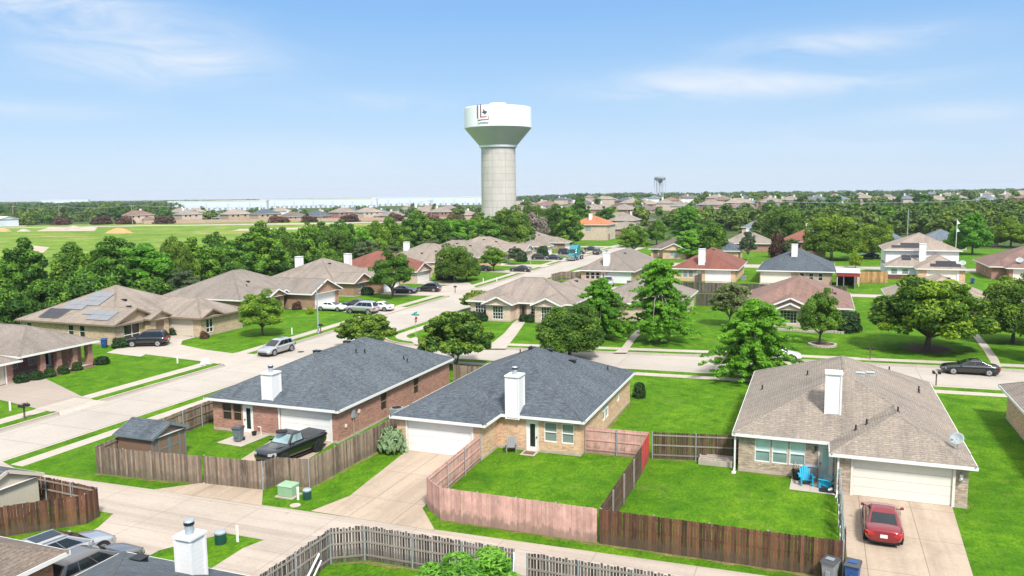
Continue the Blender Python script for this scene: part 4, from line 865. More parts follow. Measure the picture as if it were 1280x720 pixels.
# ------------------------------------------------------------------ fences
def fence(label, pts, h=1.75, mat='greywood', rails=-1, post='galv', pw=0.14, gap=0.012, step=2.4, name='wooden_fence', seed=1, railmat=None, z=0.0, dog=False, group=None, jag=0.02, nr=3, cat='fence'):
    """pickets along pts; rails/posts on the left (+1) or the right (-1) of the run"""
    rnd = random.Random(seed); x0 = sum(p[0] for p in pts)/len(pts); y0 = sum(p[1] for p in pts)/len(pts)
    th = thing(name, label, cat, (x0, y0, z), group=group)
    for a, b in zip(pts, pts[1:]):
        a, b = Vector((*a[:2], 0)), Vector((*b[:2], 0)); L = (b-a).length; d = (b-a)/L; n = Vector((-d.y, d.x, 0))*rails
        mb = MB(); s = 0.0
        while s < L-0.02:
            w = min(pw, L-s); hh = h+rnd.uniform(-jag, jag); p = a+d*(s+w/2); t = rnd.random()
            ax = d*(w/2-gap/2); ay = n*0.009; e = rnd.uniform(-0.004, 0.004)*n; lean = d*rnd.gauss(0, 0.008)+n*rnd.gauss(0, 0.005)
            vs = [p-ax-ay+e, p+ax-ay+e, p+ax+ay+e, p-ax+ay+e]
            top = [v+lean+Vector((0,0,hh)) for v in vs]
            mb.mesh([v+Vector((0,0,z-0.03)) for v in vs]+[v+Vector((0,0,z)) for v in top], [(0,1,5,4),(1,2,6,5),(2,3,7,6),(3,0,4,7),(4,5,6,7),(3,2,1,0)] if rails > 0 else [(4,5,1,0),(5,6,2,1),(6,7,3,2),(7,4,0,3),(7,6,5,4),(0,1,2,3)], 0, t)
            s += pw
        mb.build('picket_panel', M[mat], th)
        for zr in ((0.25, 0.9, h-0.2) if nr == 3 else (0.3, h-0.25)):
            r = MB(); q = n*0.03; r.beam(a+q+Vector((0,0,z+zr)), b+q+Vector((0,0,z+zr)), 0.035, 0.085); r.build('rail', M[railmat or mat], th)
        k = max(1, round(L/step))
        for i in range(k+1):
            p = a+d*(L*i/k)+n*0.085; r = MB()
            if i == k and b is not Vector((*pts[-1][:2],0)) and tuple(b[:2]) != tuple(pts[-1][:2]): continue
            if post == 'galv': r.cyl(p+Vector((0,0,z-0.1)), p+Vector((0,0,z+h+0.03)), 0.035, n=8)
            else: r.box(p.x-0.045,p.x+0.045,p.y-0.045,p.y+0.045,z-0.1,z+h+0.02)
            r.build('fence_post', M[post], th)
    return th
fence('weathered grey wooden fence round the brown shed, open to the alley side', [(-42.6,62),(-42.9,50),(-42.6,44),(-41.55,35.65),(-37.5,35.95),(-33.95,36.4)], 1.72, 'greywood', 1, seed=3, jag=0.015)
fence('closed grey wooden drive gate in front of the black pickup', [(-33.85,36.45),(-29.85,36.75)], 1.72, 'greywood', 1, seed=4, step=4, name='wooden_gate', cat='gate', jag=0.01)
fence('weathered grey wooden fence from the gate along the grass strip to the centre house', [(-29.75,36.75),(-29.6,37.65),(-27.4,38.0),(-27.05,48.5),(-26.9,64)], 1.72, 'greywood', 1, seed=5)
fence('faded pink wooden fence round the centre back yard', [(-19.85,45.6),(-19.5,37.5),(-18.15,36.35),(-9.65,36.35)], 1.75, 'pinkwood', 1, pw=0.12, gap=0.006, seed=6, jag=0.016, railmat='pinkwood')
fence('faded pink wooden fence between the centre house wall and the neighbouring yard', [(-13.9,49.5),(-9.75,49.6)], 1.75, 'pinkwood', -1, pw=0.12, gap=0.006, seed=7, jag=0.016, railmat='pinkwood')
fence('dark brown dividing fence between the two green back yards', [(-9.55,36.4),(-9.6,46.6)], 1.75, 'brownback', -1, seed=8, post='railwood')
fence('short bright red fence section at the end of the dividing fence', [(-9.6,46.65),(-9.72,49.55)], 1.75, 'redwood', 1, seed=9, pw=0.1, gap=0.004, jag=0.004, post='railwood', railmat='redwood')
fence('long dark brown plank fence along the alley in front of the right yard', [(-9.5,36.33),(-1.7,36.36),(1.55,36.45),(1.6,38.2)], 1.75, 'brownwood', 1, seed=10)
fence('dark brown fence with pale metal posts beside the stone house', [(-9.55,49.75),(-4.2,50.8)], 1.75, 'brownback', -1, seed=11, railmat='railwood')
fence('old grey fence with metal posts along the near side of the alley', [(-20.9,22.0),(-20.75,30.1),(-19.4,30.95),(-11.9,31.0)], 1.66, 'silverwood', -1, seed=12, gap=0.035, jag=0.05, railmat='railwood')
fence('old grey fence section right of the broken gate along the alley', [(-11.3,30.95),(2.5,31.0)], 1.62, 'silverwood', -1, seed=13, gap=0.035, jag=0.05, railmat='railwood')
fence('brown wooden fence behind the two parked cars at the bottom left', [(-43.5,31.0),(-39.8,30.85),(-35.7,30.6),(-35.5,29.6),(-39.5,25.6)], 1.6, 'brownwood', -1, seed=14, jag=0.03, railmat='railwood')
fence('dark fence behind the house with solar panels', [(-101,73),(-92.5,73.5)], 1.6, 'darkfence', -1, seed=15)
fence('dark fence by the trees left of the solar house', [(-101,73),(-101.5,92),(-101,112)], 1.7, 'darkfence', -1, seed=16)
fence('short brown fence beside the brick house corner on the cross street', [(-30.5,64.3),(-26.95,64.3)], 1.75, 'greywood', 1, seed=17)
fence('grey wooden fence behind the gap between the cypress house and the mauve-roofed house', [(-16.9,121.5),(-9.1,122.5)], 1.8, 'darkfence', 1, seed=18, pw=0.28)
fence('grey fence along the far alley behind the cypress house', [(-31,136.8),(-16,137.2),(4.5,137.8)], 1.8, 'darkfence', 1, seed=19, pw=0.28)
fence('grey wooden fence of the corner house yard by the street', [(-46,121),(-46,128),(-40,136.5)], 1.7, 'darkfence', 1, seed=20, pw=0.28)
fence('small grey fence left of the pink-brown brick house', [(-48.0,146.2),(-47.6,151.5),(-43.0,152.0)], 1.6, 'greywood', -1, seed=21, pw=0.28)
fence('new honey-coloured wooden fence left of the two-storey house', [(6.2,149.5),(6.3,160),(12.2,161.5)], 2.1, 'newwood', 1, seed=22, pw=0.28, name='wooden_fence')
fence('dark fence beside the honey-coloured one', [(4.4,147.8),(4.6,158)], 1.9, 'darkfence', 1, seed=23, pw=0.28)
fence('grey fence between the red-roofed house and its drive', [(-21.1,149),(-20.6,155)], 1.7, 'darkfence', 1, seed=24, pw=0.28)
fence('dark brown back fence at the right behind the big trees', [(25,104.8),(34,105.4)], 1.6, 'brownback', 1, seed=25, pw=0.28)

# dry, trodden strips where the mower does not reach along the fences
M['drygrass'] = grass('drygrass', (0.17,0.16,0.05), (0.24,0.20,0.10), (0.10,0.14,0.02), (0.30,0.24,0.16), 0.8, 1.6)
def dry(pts, w=0.22):
    rnd = random.Random(int(pts[0][0]*10)); line = dens(pts, 0.5); mb = MB(); a = offs(line, 0.01); n = len(line)
    b = [offs(line, -w*rnd.uniform(0.25,1.5))[k] for k in range(n)]
    mb.mesh([(p[0],p[1],0.004) for p in a]+[(p[0],p[1],0.004) for p in b], [(n+k,n+k+1,k+1,k) for k in range(n-1)]); struct('dry_grass_strip', mb, M['drygrass'])
for pts in ([(-18.1,36.3),(-9.5,36.3),(1.5,36.4)], [(-41.5,35.6),(-37.5,35.9),(-34.2,36.3)], [(-27.35,38.0),(-27.0,48.0)][::1], [(-29.6,37.6),(-27.4,37.95)], [(-4.2,50.7),(-9.4,49.65)][::-1], [(-9.7,46.4),(-9.65,36.5)], [(-4.2,49.15),(-1.2,49.15)], [(-14.0,49.45),(-9.8,49.5)], [(-41.3,45.7),(-38.8,45.7)], [(7.95,47.1),(7.95,66.4)], [(-13.95,50.0),(-13.95,63.0)], [(-20.6,30.0),(-19.4,30.85),(-12.0,30.9)]): dry(pts)
one_ = None
# ------------------------------------------------------------------ sheds and yard things
def shed(label, x0, x1, y0, y1, wall, roof, zw, trim, axis='X', doors=True, lift=0.08, tr='galv'):
    th = thing('garden_shed', label, 'shed', ((x0+x1)/2, (y0+y1)/2, 0))
    w = MB(); 
    for s in 'SENW': wall_side(w, s, x0, x1, y0, y1, lift, zw, [])
    rf, fa = MB(), MB(); roof_on(rf, fa, w, (x0-0.2,x1+0.2,y0-0.2,y1+0.2), zw+0.06, 0.42, 'EWX', 0.2, True, True, 0.12)
    w.build('wall', M[wall], th); rf.build('roof', [M[roof], M.get(roof+'_cap', M[roof])], th); fa.build('fascia', [M[trim], M['soffit']], th)
    sk = MB()
    for x in (x0+0.3, (x0+x1)/2, x1-0.3):
        for y in (y0+0.3, (y0+y1)/2, y1-0.3): sk.box(x-0.2,x+0.2,y-0.12,y+0.12,-0.05,lift+0.02)
    sk.build('skid', M['foundation'], th)
    if doors:
        P = wframe('E', x0, x1, y0, y1, 0); ym = (y0+y1)/2
        for s0, s1 in ((ym-0.95, ym-0.01), (ym+0.01, ym+0.95)):
            d = MB(); wbox(d, P, s0, s1, lift+0.05, lift+1.9, 0.0, 0.03); do = d.build('door', M[wall], th)
            t = MB()
            for a, b, c, e in ((s0,s0+0.1,lift+0.05,lift+1.9),(s1-0.1,s1,lift+0.05,lift+1.9),(s0+0.1,s1-0.1,lift+0.05,lift+0.15),(s0+0.1,s1-0.1,lift+1.8,lift+1.9),(s0+0.1,s1-0.1,lift+0.93,lift+1.02)): wbox(t, P, a, b, c, e, 0.03, 0.05)
            for a, b in ((s0+0.1,lift+0.15),(s1-0.1,lift+0.15),(s0+0.1,lift+1.8),(s1-0.1,lift+1.8)):
                cx = s0+0.32 if a < (s0+s1)/2 else s1-0.32; cz = b+0.3 if b < lift+1 else b-0.3
                t.beam((x1+0.04, a, cz), (x1+0.04, cx, b), 0.02, 0.07)
            sub(t, 'door_trim', M[tr], do, th)
        for y in (y0, y1):
            c = MB(); wbox(c, P, y-0.05, y+0.06, lift, zw, 0.001, 0.035); c.build('corner_trim', M[tr], th)
    return th
M['slateblue'] = plain('slateblue', (0.14,0.18,0.20), 0.6, var=0.1)
shed('small brown shed with dark blue shingle roof and grey-blue double doors', -41.65, -38.85, 37.5, 40.3, 'brownsiding', 'blueroof', 1.95, 'slateblue', tr='slateblue')
shed('beige shed with dark shingle roof at the left edge', -44.0, -39.35, 26.4, 30.0, 'beigesiding', 'blueroof', 2.1, 'beigedoor', doors=False, lift=0.22)
def bin_(label, x, y, rz, mat, lidmat='binlid'):
    th = thing('wheelie_bin', label, 'bin', (x, y, 0.01), rz)
    b = MB(); a0, a1 = 0.23, 0.30
    vs = [(-a0,-a0-0.03,0.08),(a0,-a0-0.03,0.08),(a0,a0,0.08),(-a0,a0,0.08),(-a1,-a1-0.05,0.98),(a1,-a1-0.05,0.98),(a1,a1,0.98),(-a1,a1,0.98)]
    b.mesh(vs, [(0,3,2,1),(0,1,5,4),(1,2,6,5),(2,3,7,6),(3,0,4,7)]); b.box(-a1-0.02,a1+0.02,-a1-0.07,a1+0.02,0.90,0.97); b.box(-0.1,0.1,-0.37,-0.3,0.35,0.6); b.build('body', M[mat], th, bevel=0.02)
    l = MB(); l.mesh([(-0.34,-0.42,0.98),(0.34,-0.42,0.98),(0.34,0.33,0.99),(-0.34,0.33,0.99),(-0.30,-0.36,1.05),(0.30,-0.36,1.05),(0.30,0.3,1.08),(-0.30,0.3,1.08)], [(0,3,2,1),(4,5,6,7),(0,1,5,4),(1,2,6,5),(2,3,7,6),(3,0,4,7)]); l.box(-0.18,0.18,-0.2,0.1,1.07,1.085,1); l.build('lid', [M[lidmat], M[mat]], th, bevel=0.02)
    h = MB(); h.box(-0.26,0.26,0.385,0.42,0.93,0.97); h.box(-0.26,-0.22,0.3,0.39,0.925,0.965); h.box(0.22,0.26,0.3,0.39,0.925,0.965); h.build('handle', M[lidmat], th)
    for s in (-0.25, 0.25): w = MB(); w.cyl((s-0.04,0.24,0.12),(s+0.04,0.24,0.12),0.12,n=14); w.build('wheel', M['rubber'], th)
    return th
M['binlid'] = plain('binlid', (0.06,0.065,0.07), 0.5, var=0.1); M['bingrey'] = plain('bingrey', (0.13,0.16,0.185), 0.5, var=0.1); M['binsilver'] = plain('binsilver', (0.24,0.26,0.27), 0.5, var=0.1); M['binblue'] = plain('binblue', (0.015,0.075,0.24), 0.45, var=0.1)
bin_('grey wheeled bin on the small concrete pad by the red brick house', -37.5, 43.9, R(10), 'bingrey')
bin_('grey wheeled bin at the end of the dark brown fence', 0.95, 35.95, R(-20), 'binsilver')
bin_('blue wheeled bin at the end of the dark brown fence', 1.85, 35.98, R(-12), 'binblue')
bin_('blue wheeled bin beside the black car at the solar-panel house', -76.2, 67.6, R(30), 'binblue', 'binblue')
bin_('dark blue wheeled bin beside the two-storey white house', 26.3, 164.0, R(0), 'binblue')
def adirondack(label, x, y, rz, mat):
    th = thing('adirondack_chair', label, 'chair', (x, y, 0.01), rz)   # faces -y
    s = MB()
    for k in range(5): y0 = -0.28+k*0.105; s.mesh([(-0.27,y0,0.36-k*0.035),(0.27,y0,0.36-k*0.035),(0.27,y0+0.09,0.33-k*0.035),(-0.27,y0+0.09,0.33-k*0.035),(-0.27,y0,0.385-k*0.035),(0.27,y0,0.385-k*0.035),(0.27,y0+0.09,0.355-k*0.035),(-0.27,y0+0.09,0.355-k*0.035)], [(0,3,2,1),(4,5,6,7),(0,1,5,4),(1,2,6,5),(2,3,7,6),(3,0,4,7)])
    s.build('seat', M[mat], th)
    b = MB()
    for k in range(5):
        x0 = -0.265+k*0.107; top = 0.98-0.05*abs(k-2)**1.6; dz = top-0.2
        b.beam((x0+0.05, 0.22, 0.18), (x0*1.15+0.05, 0.22+dz*0.38, top), 0.095, 0.025, up=(0,1,0.3))
    b.beam((-0.3,0.34,0.42),(0.3,0.34,0.42),0.03,0.08); b.beam((-0.3,0.47,0.75),(0.3,0.47,0.75),0.03,0.07); b.build('backrest', M[mat], th)
    for sx in (-1, 1):
        a = MB(); a.box(sx*0.36-0.075, sx*0.36+0.075, -0.36, 0.38, 0.55, 0.578); a.build('armrest', M[mat], th, bevel=0.01)
        f = MB(); f.box(sx*0.31-0.03, sx*0.31+0.03, -0.33, -0.2, 0, 0.55); f.build('leg', M[mat], th)
        r = MB(); r.beam((sx*0.285,-0.26,0.34),(sx*0.285,0.5,0.03),0.028,0.12); r.build('leg', M[mat], th)
        r = MB(); r.box(sx*0.34-0.02, sx*0.34+0.02, 0.30, 0.36, 0.3, 0.55); r.build('arm_support', M[mat], th)
    return th
M['turq'] = plain('turq', (0.015,0.36,0.55), 0.45, var=0.05); M['greychair'] = plain('greychair', (0.25,0.26,0.27), 0.6, var=0.1)
adirondack('bright blue garden chair facing the lawn, nearer the windows', -0.22, 48.0, R(12), 'turq')
adirondack('bright blue garden chair turned sideways beside the garage wall', 0.85, 47.85, R(-100), 'turq')
adirondack('grey garden chair on the grass beside the back door of the centre house', -18.6, 48.0, R(20), 'greychair')
def one(name, label, cat, mb, mats, **k): return tag(mb.build(name, mats, **k), label, cat)
q = MB(); q.cyl((-0.75,48.85,0.01),(-0.75,48.85,0.75),0.26,0.3,n=16); q.box(-0.4,0.55,48.75,49.08,0.15,0.95,1); q.box(-0.42,0.57,48.73,49.1,0.95,1.0,1)
th = thing('deck_box', 'grey storage box by the patio windows', 'storage box', (0.05,48.9,0)); q = MB(); q.box(-0.35,0.38,48.7,49.05,0.02,0.85); q.build('body', M['greychair'], th, bevel=0.02); q = MB(); q.box(-0.38,0.41,48.66,49.08,0.852,0.92); q.build('lid', M['galv'], th, bevel=0.02)
th = thing('planter_pot', 'black pot with dead twigs beside the patio windows', 'plant pot', (-0.75,48.75,0)); q = MB(); q.lathe([(0.2,0.01),(0.28,0.5),(0.31,0.5),(0.31,0.58),(0.26,0.58),(0.24,0.5)],16,c=(-0.75,48.75)); q.build('pot', M['black'], th)
q = MB(); rnd = random.Random(5)
for k in range(26): a = rnd.uniform(0,6.28); l = rnd.uniform(0.25,0.7); q.beam((-0.75,48.75,0.5),(-0.75+l*0.7*math.cos(a),48.75+l*0.6*math.sin(a),0.55+l*0.7),0.02,0.02)
q.build('twigs', M['palebark'], th)
th = thing('black_tray', 'low black tray with white bits in front of the blue chair', 'tray', (0.95,47.2,0)); q = MB(); q.box(0.5,1.35,47.05,47.5,0.015,0.1); q.build('tray', M['black'], th, bevel=0.02); q = MB(); q.ball((1.15,47.3,0.15),0.1,mi=0); q.ball((1.02,47.22,0.13),0.07); q.build('stones', M['white'], th)
one('doormat', 'brown mat on the step of the centre house back door', 'doormat', (lambda m: (m.box(-17.85,-16.85,47.55,48.45,0.012,0.05,1), m.box(-17.7,-17.0,47.75,48.3,0.052,0.07,0), m)[-1])(MB()), [M['mulch'], M['walk']])
th = thing('raised_planter', 'pair of low concrete planting troughs by the brown fence', 'planter', (-5.3,50.0,0))
for y0 in (49.55, 50.05):
    q = MB(); x0, x1, y1, h = -6.6, -4.55, y0+0.42, 0.34-(y0-49.5)*0.0+0.1*(y0 > 49.9)
    q.box(x0,x1,y0,y0+0.07,0,h); q.box(x0,x1,y1-0.07,y1,0,h); q.box(x0,x0+0.07,y0+0.07,y1-0.07,0,h); q.box(x1-0.07,x1,y0+0.07,y1-0.07,0,h); q.box(x0+0.98,x0+1.05,y0+0.07,y1-0.07,0,h-0.002); q.box(x0+0.07,x1-0.07,y0+0.07,y1-0.07,0,h-0.09,1); q.build('trough', [M['foundation'], M['mulch']], th)
def cabinet(label, x, y, w, d, h, mat):
    th = thing('utility_box', label, 'utility box', (x, y, 0)); q = MB(); q.box(x-w/2,x+w/2,y-d/2,y+d/2,0.06,h*0.86); q.build('body', M[mat], th, bevel=0.03)
    q = MB(); q.mesh([(x-w/2-0.03,y-d/2-0.04,h*0.865),(x+w/2+0.03,y-d/2-0.04,h*0.865),(x+w/2+0.03,y+d/2+0.03,h*0.865),(x-w/2-0.03,y+d/2+0.03,h*0.865),(x-w/2+0.04,y-d/2+0.06,h),(x+w/2-0.04,y-d/2+0.06,h),(x+w/2-0.04,y+d/2-0.02,h),(x-w/2+0.04,y+d/2-0.02,h)], [(0,3,2,1),(4,5,6,7),(0,1,5,4),(1,2,6,5),(2,3,7,6),(3,0,4,7)]); q.build('lid', M[mat], th, bevel=0.02)
    q = MB(); q.box(x-w/2-0.12,x+w/2+0.12,y-d/2-0.12,y+d/2+0.12,-0.02,0.06); q.build('pad', M['foundation'], th)
M['mint'] = plain('mint', (0.26,0.42,0.26), 0.5, var=0.08); M['dkgreen'] = plain('dkgreen', (0.012,0.06,0.05), 0.4)
cabinet('pale green transformer box on the grass strip beside the alley', -27.85, 36.5, 0.95, 0.75, 0.75, 'mint')
def marker(label, x, y, h=0.75):
    th = thing('marker_post', label, 'marker post', (x, y, 0)); q = MB(); q.box(x-0.07,x+0.07,y-0.03,y+0.03,-0.05,h); q.build('post', M['white'], th, bevel=0.01)
    q = MB(); q.box(x-0.06,x+0.06,y-0.034,y-0.031,h*0.35,h*0.8); q.build('warning_plate', M['cream'], th)
marker('white marker post beside the pale green transformer box', -26.95, 36.15)
marker('white marker post beside the dark green drum at the bottom left', -26.45, 30.5, 0.85)
def drum(label, x, y, r, h):
    th = thing('cable_pedestal', label, 'cable pedestal', (x, y, 0)); q = MB(); q.lathe([(r,0),(r,h),(r*0.9,h+0.05)],16,c=(x,y)); q.build('body', M['dkgreen'], th)
    q = MB(); q.lathe([(r*1.06,h+0.03),(r*1.06,h+0.1),(r*0.7,h+0.16),(0,h+0.17)],16,c=(x,y)); q.build('lid', M['galv'], th)
drum('dark green round utility drum on the grass island at the bottom left', -27.15, 30.1, 0.28, 0.5)
drum('small dark round utility drum beside the pale green transformer box', -26.55, 36.45, 0.24, 0.45)
x_, y_ = G(376,438.5); one('street_drain', 'small dark drain cover in the long street near the silver crossover', 'drain', (lambda m: (m.cyl((x_,y_,-0.13),(x_,y_,-0.105),0.38,n=16), m.box(x_-0.3,x_+0.3,y_-0.03,y_+0.03,-0.1049,-0.098), m)[-1])(MB()), M['rubber'])
one('utility_cover', 'round concrete cover in the grass corner near the transformer box', 'cover', (lambda m: (m.cyl((-26.6,35.4,-0.03),(-26.6,35.4,0.03),0.3,n=16), m)[-1])(MB()), M['foundation'])
# air conditioner behind the fence, meter box and conduits on the wall
def aircon(label, x, y):
    th = thing('air_conditioner', label, 'air conditioner', (x, y, 0)); q = MB(); q.box(x-0.42,x+0.42,y-0.42,y+0.42,0.08,0.95)
    for k in range(9): z = 0.16+k*0.085; q.box(x-0.45,x+0.45,y-0.45,y+0.45,z,z+0.02)
    q.build('body', M['galv'], th); q = MB(); q.cyl((x,y,0.952),(x,y,0.975),0.36,n=20); q.build('fan_grille', M['black'], th); q = MB(); q.box(x-0.5,x+0.5,y-0.5,y+0.5,-0.02,0.078); q.build('pad', M['foundation'], th)
aircon('air conditioner unit beside the red brick house behind the fence', -29.6, 52.3)
aircon('air conditioner unit beside the red-roofed brick house', -13.3, 160.0)
th = thing('meter_box', 'grey meter box with conduit on the red brick side wall', 'meter box', (-30.5,47.6,0)); q = MB(); q.box(-30.548,-30.38,47.4,47.75,1.35,1.9); q.build('body', M['galv'], th, bevel=0.02); q = MB(); q.cyl((-30.47,47.6,0.0),(-30.47,47.6,1.35),0.03,n=8); q.build('conduit', M['galv'], th); q = MB(); q.cyl((-30.47,48.4,0.0),(-30.47,48.4,1.5),0.02,n=8); q.build('conduit', M['galv'], th); q = MB(); q.box(-30.548,-30.44,48.3,48.5,1.5,1.75); q.box(-30.548,-30.46,46.6,46.78,0.9,1.1); q.build('junction_box', M['cream'], th)
# hose bib at the red brick house
th = thing('garden_tap', 'white garden tap on the red brick wall beside a black pot', 'tap', (-36.9,45.7,0)); q = MB(); q.cyl((-36.9,45.55,0.0),(-36.9,45.55,0.6),0.03,n=8); q.cyl((-36.9,45.55,0.6),(-37.2,45.6,0.62),0.03,n=8); q.build('pipe', M['white'], th)
th = thing('plant_pot', 'small black pot beside the garden tap', 'plant pot', (-37.35,45.35,0)); q = MB(); q.lathe([(0.13,0),(0.19,0.3),(0.16,0.3),(0.14,0.22),(0,0.22)],12,c=(-37.35,45.35)); q.build('pot', M['black'], th)
# satellite dishes
def dish(label, x, y, z, rz, r=0.42, loc_h=0.5):
    th = thing('satellite_dish', label, 'satellite dish', (x, y, z), rz); q = MB(); q.cyl((0,0,-0.15),(0,0,loc_h),0.03,n=8); q.cyl((0,0,-0.15),(0,0,-0.12),0.15,n=10); q.build('mast', M['galv'], th)
    q = MB(); n = 20; vs = []; fs = []
    T = Matrix.Translation((0,-0.08,loc_h+0.05)) @ Matrix.Rotation(R(55), 4, 'X')
    for i in range(5):
        t = i/4
        for k in range(n): a = 2*math.pi*k/n; vs.append(T @ Vector((r*1.15*t*math.cos(a), r*t*math.sin(a), 0.12*t*t)))
    for i in range(4):
        for k in range(n): fs.append((i*n+k,i*n+(k+1)%n,(i+1)*n+(k+1)%n,(i+1)*n+k))
    q.mesh(vs, fs); o = q.build('reflector', M['dishgrey'], th, smooth=True); sl = o.modifiers.new('solid','SOLIDIFY'); sl.thickness = 0.015
    q = MB(); q.beam((0,-0.05,loc_h-0.2),(0,-0.55,loc_h+0.1),0.025,0.025); q.box(-0.06,0.06,-0.62,-0.52,loc_h+0.05,loc_h+0.17); q.build('feed_arm', M['galv'], th)
dish('grey satellite dish on the right slope of the stone house roof', 7.55, 48.6, 2.45+0.45*0.8, R(-40), 0.36)
dish('pale satellite dish on the pinkish-brown roof at the right', 35.2, 172.6, 2.45+0.45*1.7, R(-20), 0.55)
dish('pale satellite dish beside the two-storey white house garage', 25.6, 171.0, 2.6, R(-20), 0.55)
# downspouts on the stone house are parts of it
thst = [o for o in COL.objects if o.get('label','').startswith('stone house')][0]
for x, y in ((-4.35, 49.05), (1.45, 46.95)):
    q = MB(); q.box(x-0.05,x+0.05,y-0.06,y+0.04,0.12,2.28); q.beam((x,y,0.16),(x,y-0.35,0.04),0.1,0.09); q.box(x-0.12,x+0.12,y-0.55,y-0.28,0.012,0.09); q.build('downspout', M['white'], thst)
q = MB(); q.box(7.45,7.62,46.9,47.09,1.55,1.9); q.ball((7.53,46.92,1.62),0.11); q.build('wall_lamp', M['alloy'], thst)
q = MB(); q.box(0.2,0.3,49.05,49.19,1.75,2.0); q.build('wall_lamp', M['black'], thst)
# metal-framed side gate seen edge on at the stone house drive
th = thing('side_gate', 'open metal-framed yard gate panels with white boards beside the drive', 'gate', (1.55,42.5,0))
for y0, y1 in ((38.3,41.0),(41.1,43.8),(43.9,46.8)):
    q = MB(); q.cyl((1.55,y0,0),(1.55,y0,1.65),0.022,n=8); q.cyl((1.55,y1,0),(1.55,y1,1.65),0.022,n=8)
    for z in (0.25,0.9,1.6): q.cyl((1.55,y0,z),(1.55,y1,z),0.018,n=8)
    q.build('gate_frame', M['galv'], th); q = MB()
    for k in range(9):
        y = y0+0.15+k*(y1-y0-0.3)/9; q.box(1.44,1.47,y,y+0.14,0.2+0.1*(k%2),1.1+0.35*((k*7)%3)/3)
    q.build('gate_board', M['darkfence'], th); q = MB(); q.beam((1.40,y0+0.4,0.3),(1.40,y0+1.1,1.2),0.03,0.35); q.build('white_board', M['white'], th)
# broken gate pieces leaning by the near fence
th = thing('white_pipe', 'white plastic pipe leaning inside the near grey fence', 'pipe', (-20.3,27.5,0)); q = MB(); q.cyl((-20.55,28.9,1.0),(-20.1,26.5,0.05),0.05,n=8); q.build('pipe', M['white'], th)
q = MB(); q.cyl((-20.45,28.9,0.7),(-20.1,27.2,0.05),0.04,n=8); q.build('pipe', M['white'], th)
th = thing('gate_brace', 'grey metal brace across the gap in the near fence', 'brace', (-11.6,30.9,0)); q = MB(); q.beam((-11.85,30.75,1.6),(-11.35,29.3,0.1),0.06,0.3); q.build('brace', M['galv'], th)
one('wire_roll', 'white wire heap on the grass beside the beige shed', 'wire', (lambda m: ([m.cyl((-39.0+0.25*math.cos(a),25.9+0.5*math.sin(a),0.15+0.05*math.sin(3*a)),(-39.0+0.25*math.cos(a+0.7),25.9+0.5*math.sin(a+0.7),0.2+0.05*math.sin(3*a+2)),0.03,n=6) for a in [k*0.7 for k in range(9)]], m)[-1])(MB()), M['white'])
# ------------------------------------------------------------------ street furniture
def lamp(label, x, y, h=6.4, dx=-1.0, dy=0.35):
    th = thing('street_lamp', label, 'street lamp', (x, y, 0)); q = MB(); q.cyl((x,y,-0.05),(x,y,h),0.10,0.055,n=10); q.build('pole', M['galv'], th)
    q = MB(); q.beam((x,y,h-0.1),(x+dx,y+dy,h+0.12),0.06,0.06); q.build('arm', M['galv'], th)
    q = MB(); q.beam((x+dx*0.9,y+dy*0.9,h+0.1),(x+dx*1.5,y+dy*1.5,h+0.16),0.24,0.12); q.build('lamp_head', M['galv'], th, bevel=0.03)
    q = MB(); q.cyl((x,y,-0.02),(x,y,0.25),0.17,0.14,n=10); q.build('base', M['galv'], th)
lx, ly = G(604.5/1.0, 416) if False else G(398, 416)
lamp('tall grey street lamp beside the mailbox opposite the corner tree', lx, ly, 6.2, 1.0, -0.3)
lx, ly = G(663, 330); lamp('grey street lamp beside the house with the end gable', lx, ly, 7.0, 1.0, -0.3)
lx, ly = G(745, 298); lamp('small far street lamp near the bend of the long street', lx, ly, 8.0, 1.0, -0.3)
def mailbox(label, x, y, rz=0, pm='bark', double=False):
    th = thing('mailbox', label, 'mailbox', (x, y, 0), rz); q = MB(); q.box(-0.05,0.05,-0.05,0.05,-0.05,1.0); q.box(-0.05,0.05,-0.2,0.3,0.94,1.0) ; q.build('post', M[pm], th)
    for s in ((-0.32,0.12) if double else (-0.1,)):
        b = MB(); pr = [(-0.11,1.0),(0.11,1.0),(0.11,1.12),(0.07,1.2),(0,1.23),(-0.07,1.2),(-0.11,1.12)]
        n = len(pr); b.mesh([(s+0.1+p[0],-0.3,p[1]) for p in pr]+[(s+0.1+p[0],0.25,p[1]) for p in pr], [tuple(range(n)),tuple(range(2*n-1,n-1,-1))]+[(k,n+k,n+(k+1)%n,(k+1)%n) for k in range(n)]); bo = b.build('box', M['black'], th)
        f = MB(); f.box(s+0.215,s+0.225,-0.05,0.0,1.1,1.3); f.box(s+0.215,s+0.225,0,0.08,1.24,1.3); f.build('flag', M['taillight'], th)
mailbox('dark double mailbox on a post at the old driveway on the left', *G(31,524), R(90), double=True)
mailbox('black mailbox beside the street lamp across from the corner', *G(401,417), R(90))
mailbox('black mailbox near the drive with two black cars', *G(569,366), R(90))
mailbox('dark mailbox with metal scrolls on the far kerb behind the stone house', *G(1087.5,449), R(0), double=True)
mailbox('black and white mailbox on the near kerb right of the stone house roof', *G(1170,481), R(180), double=True)
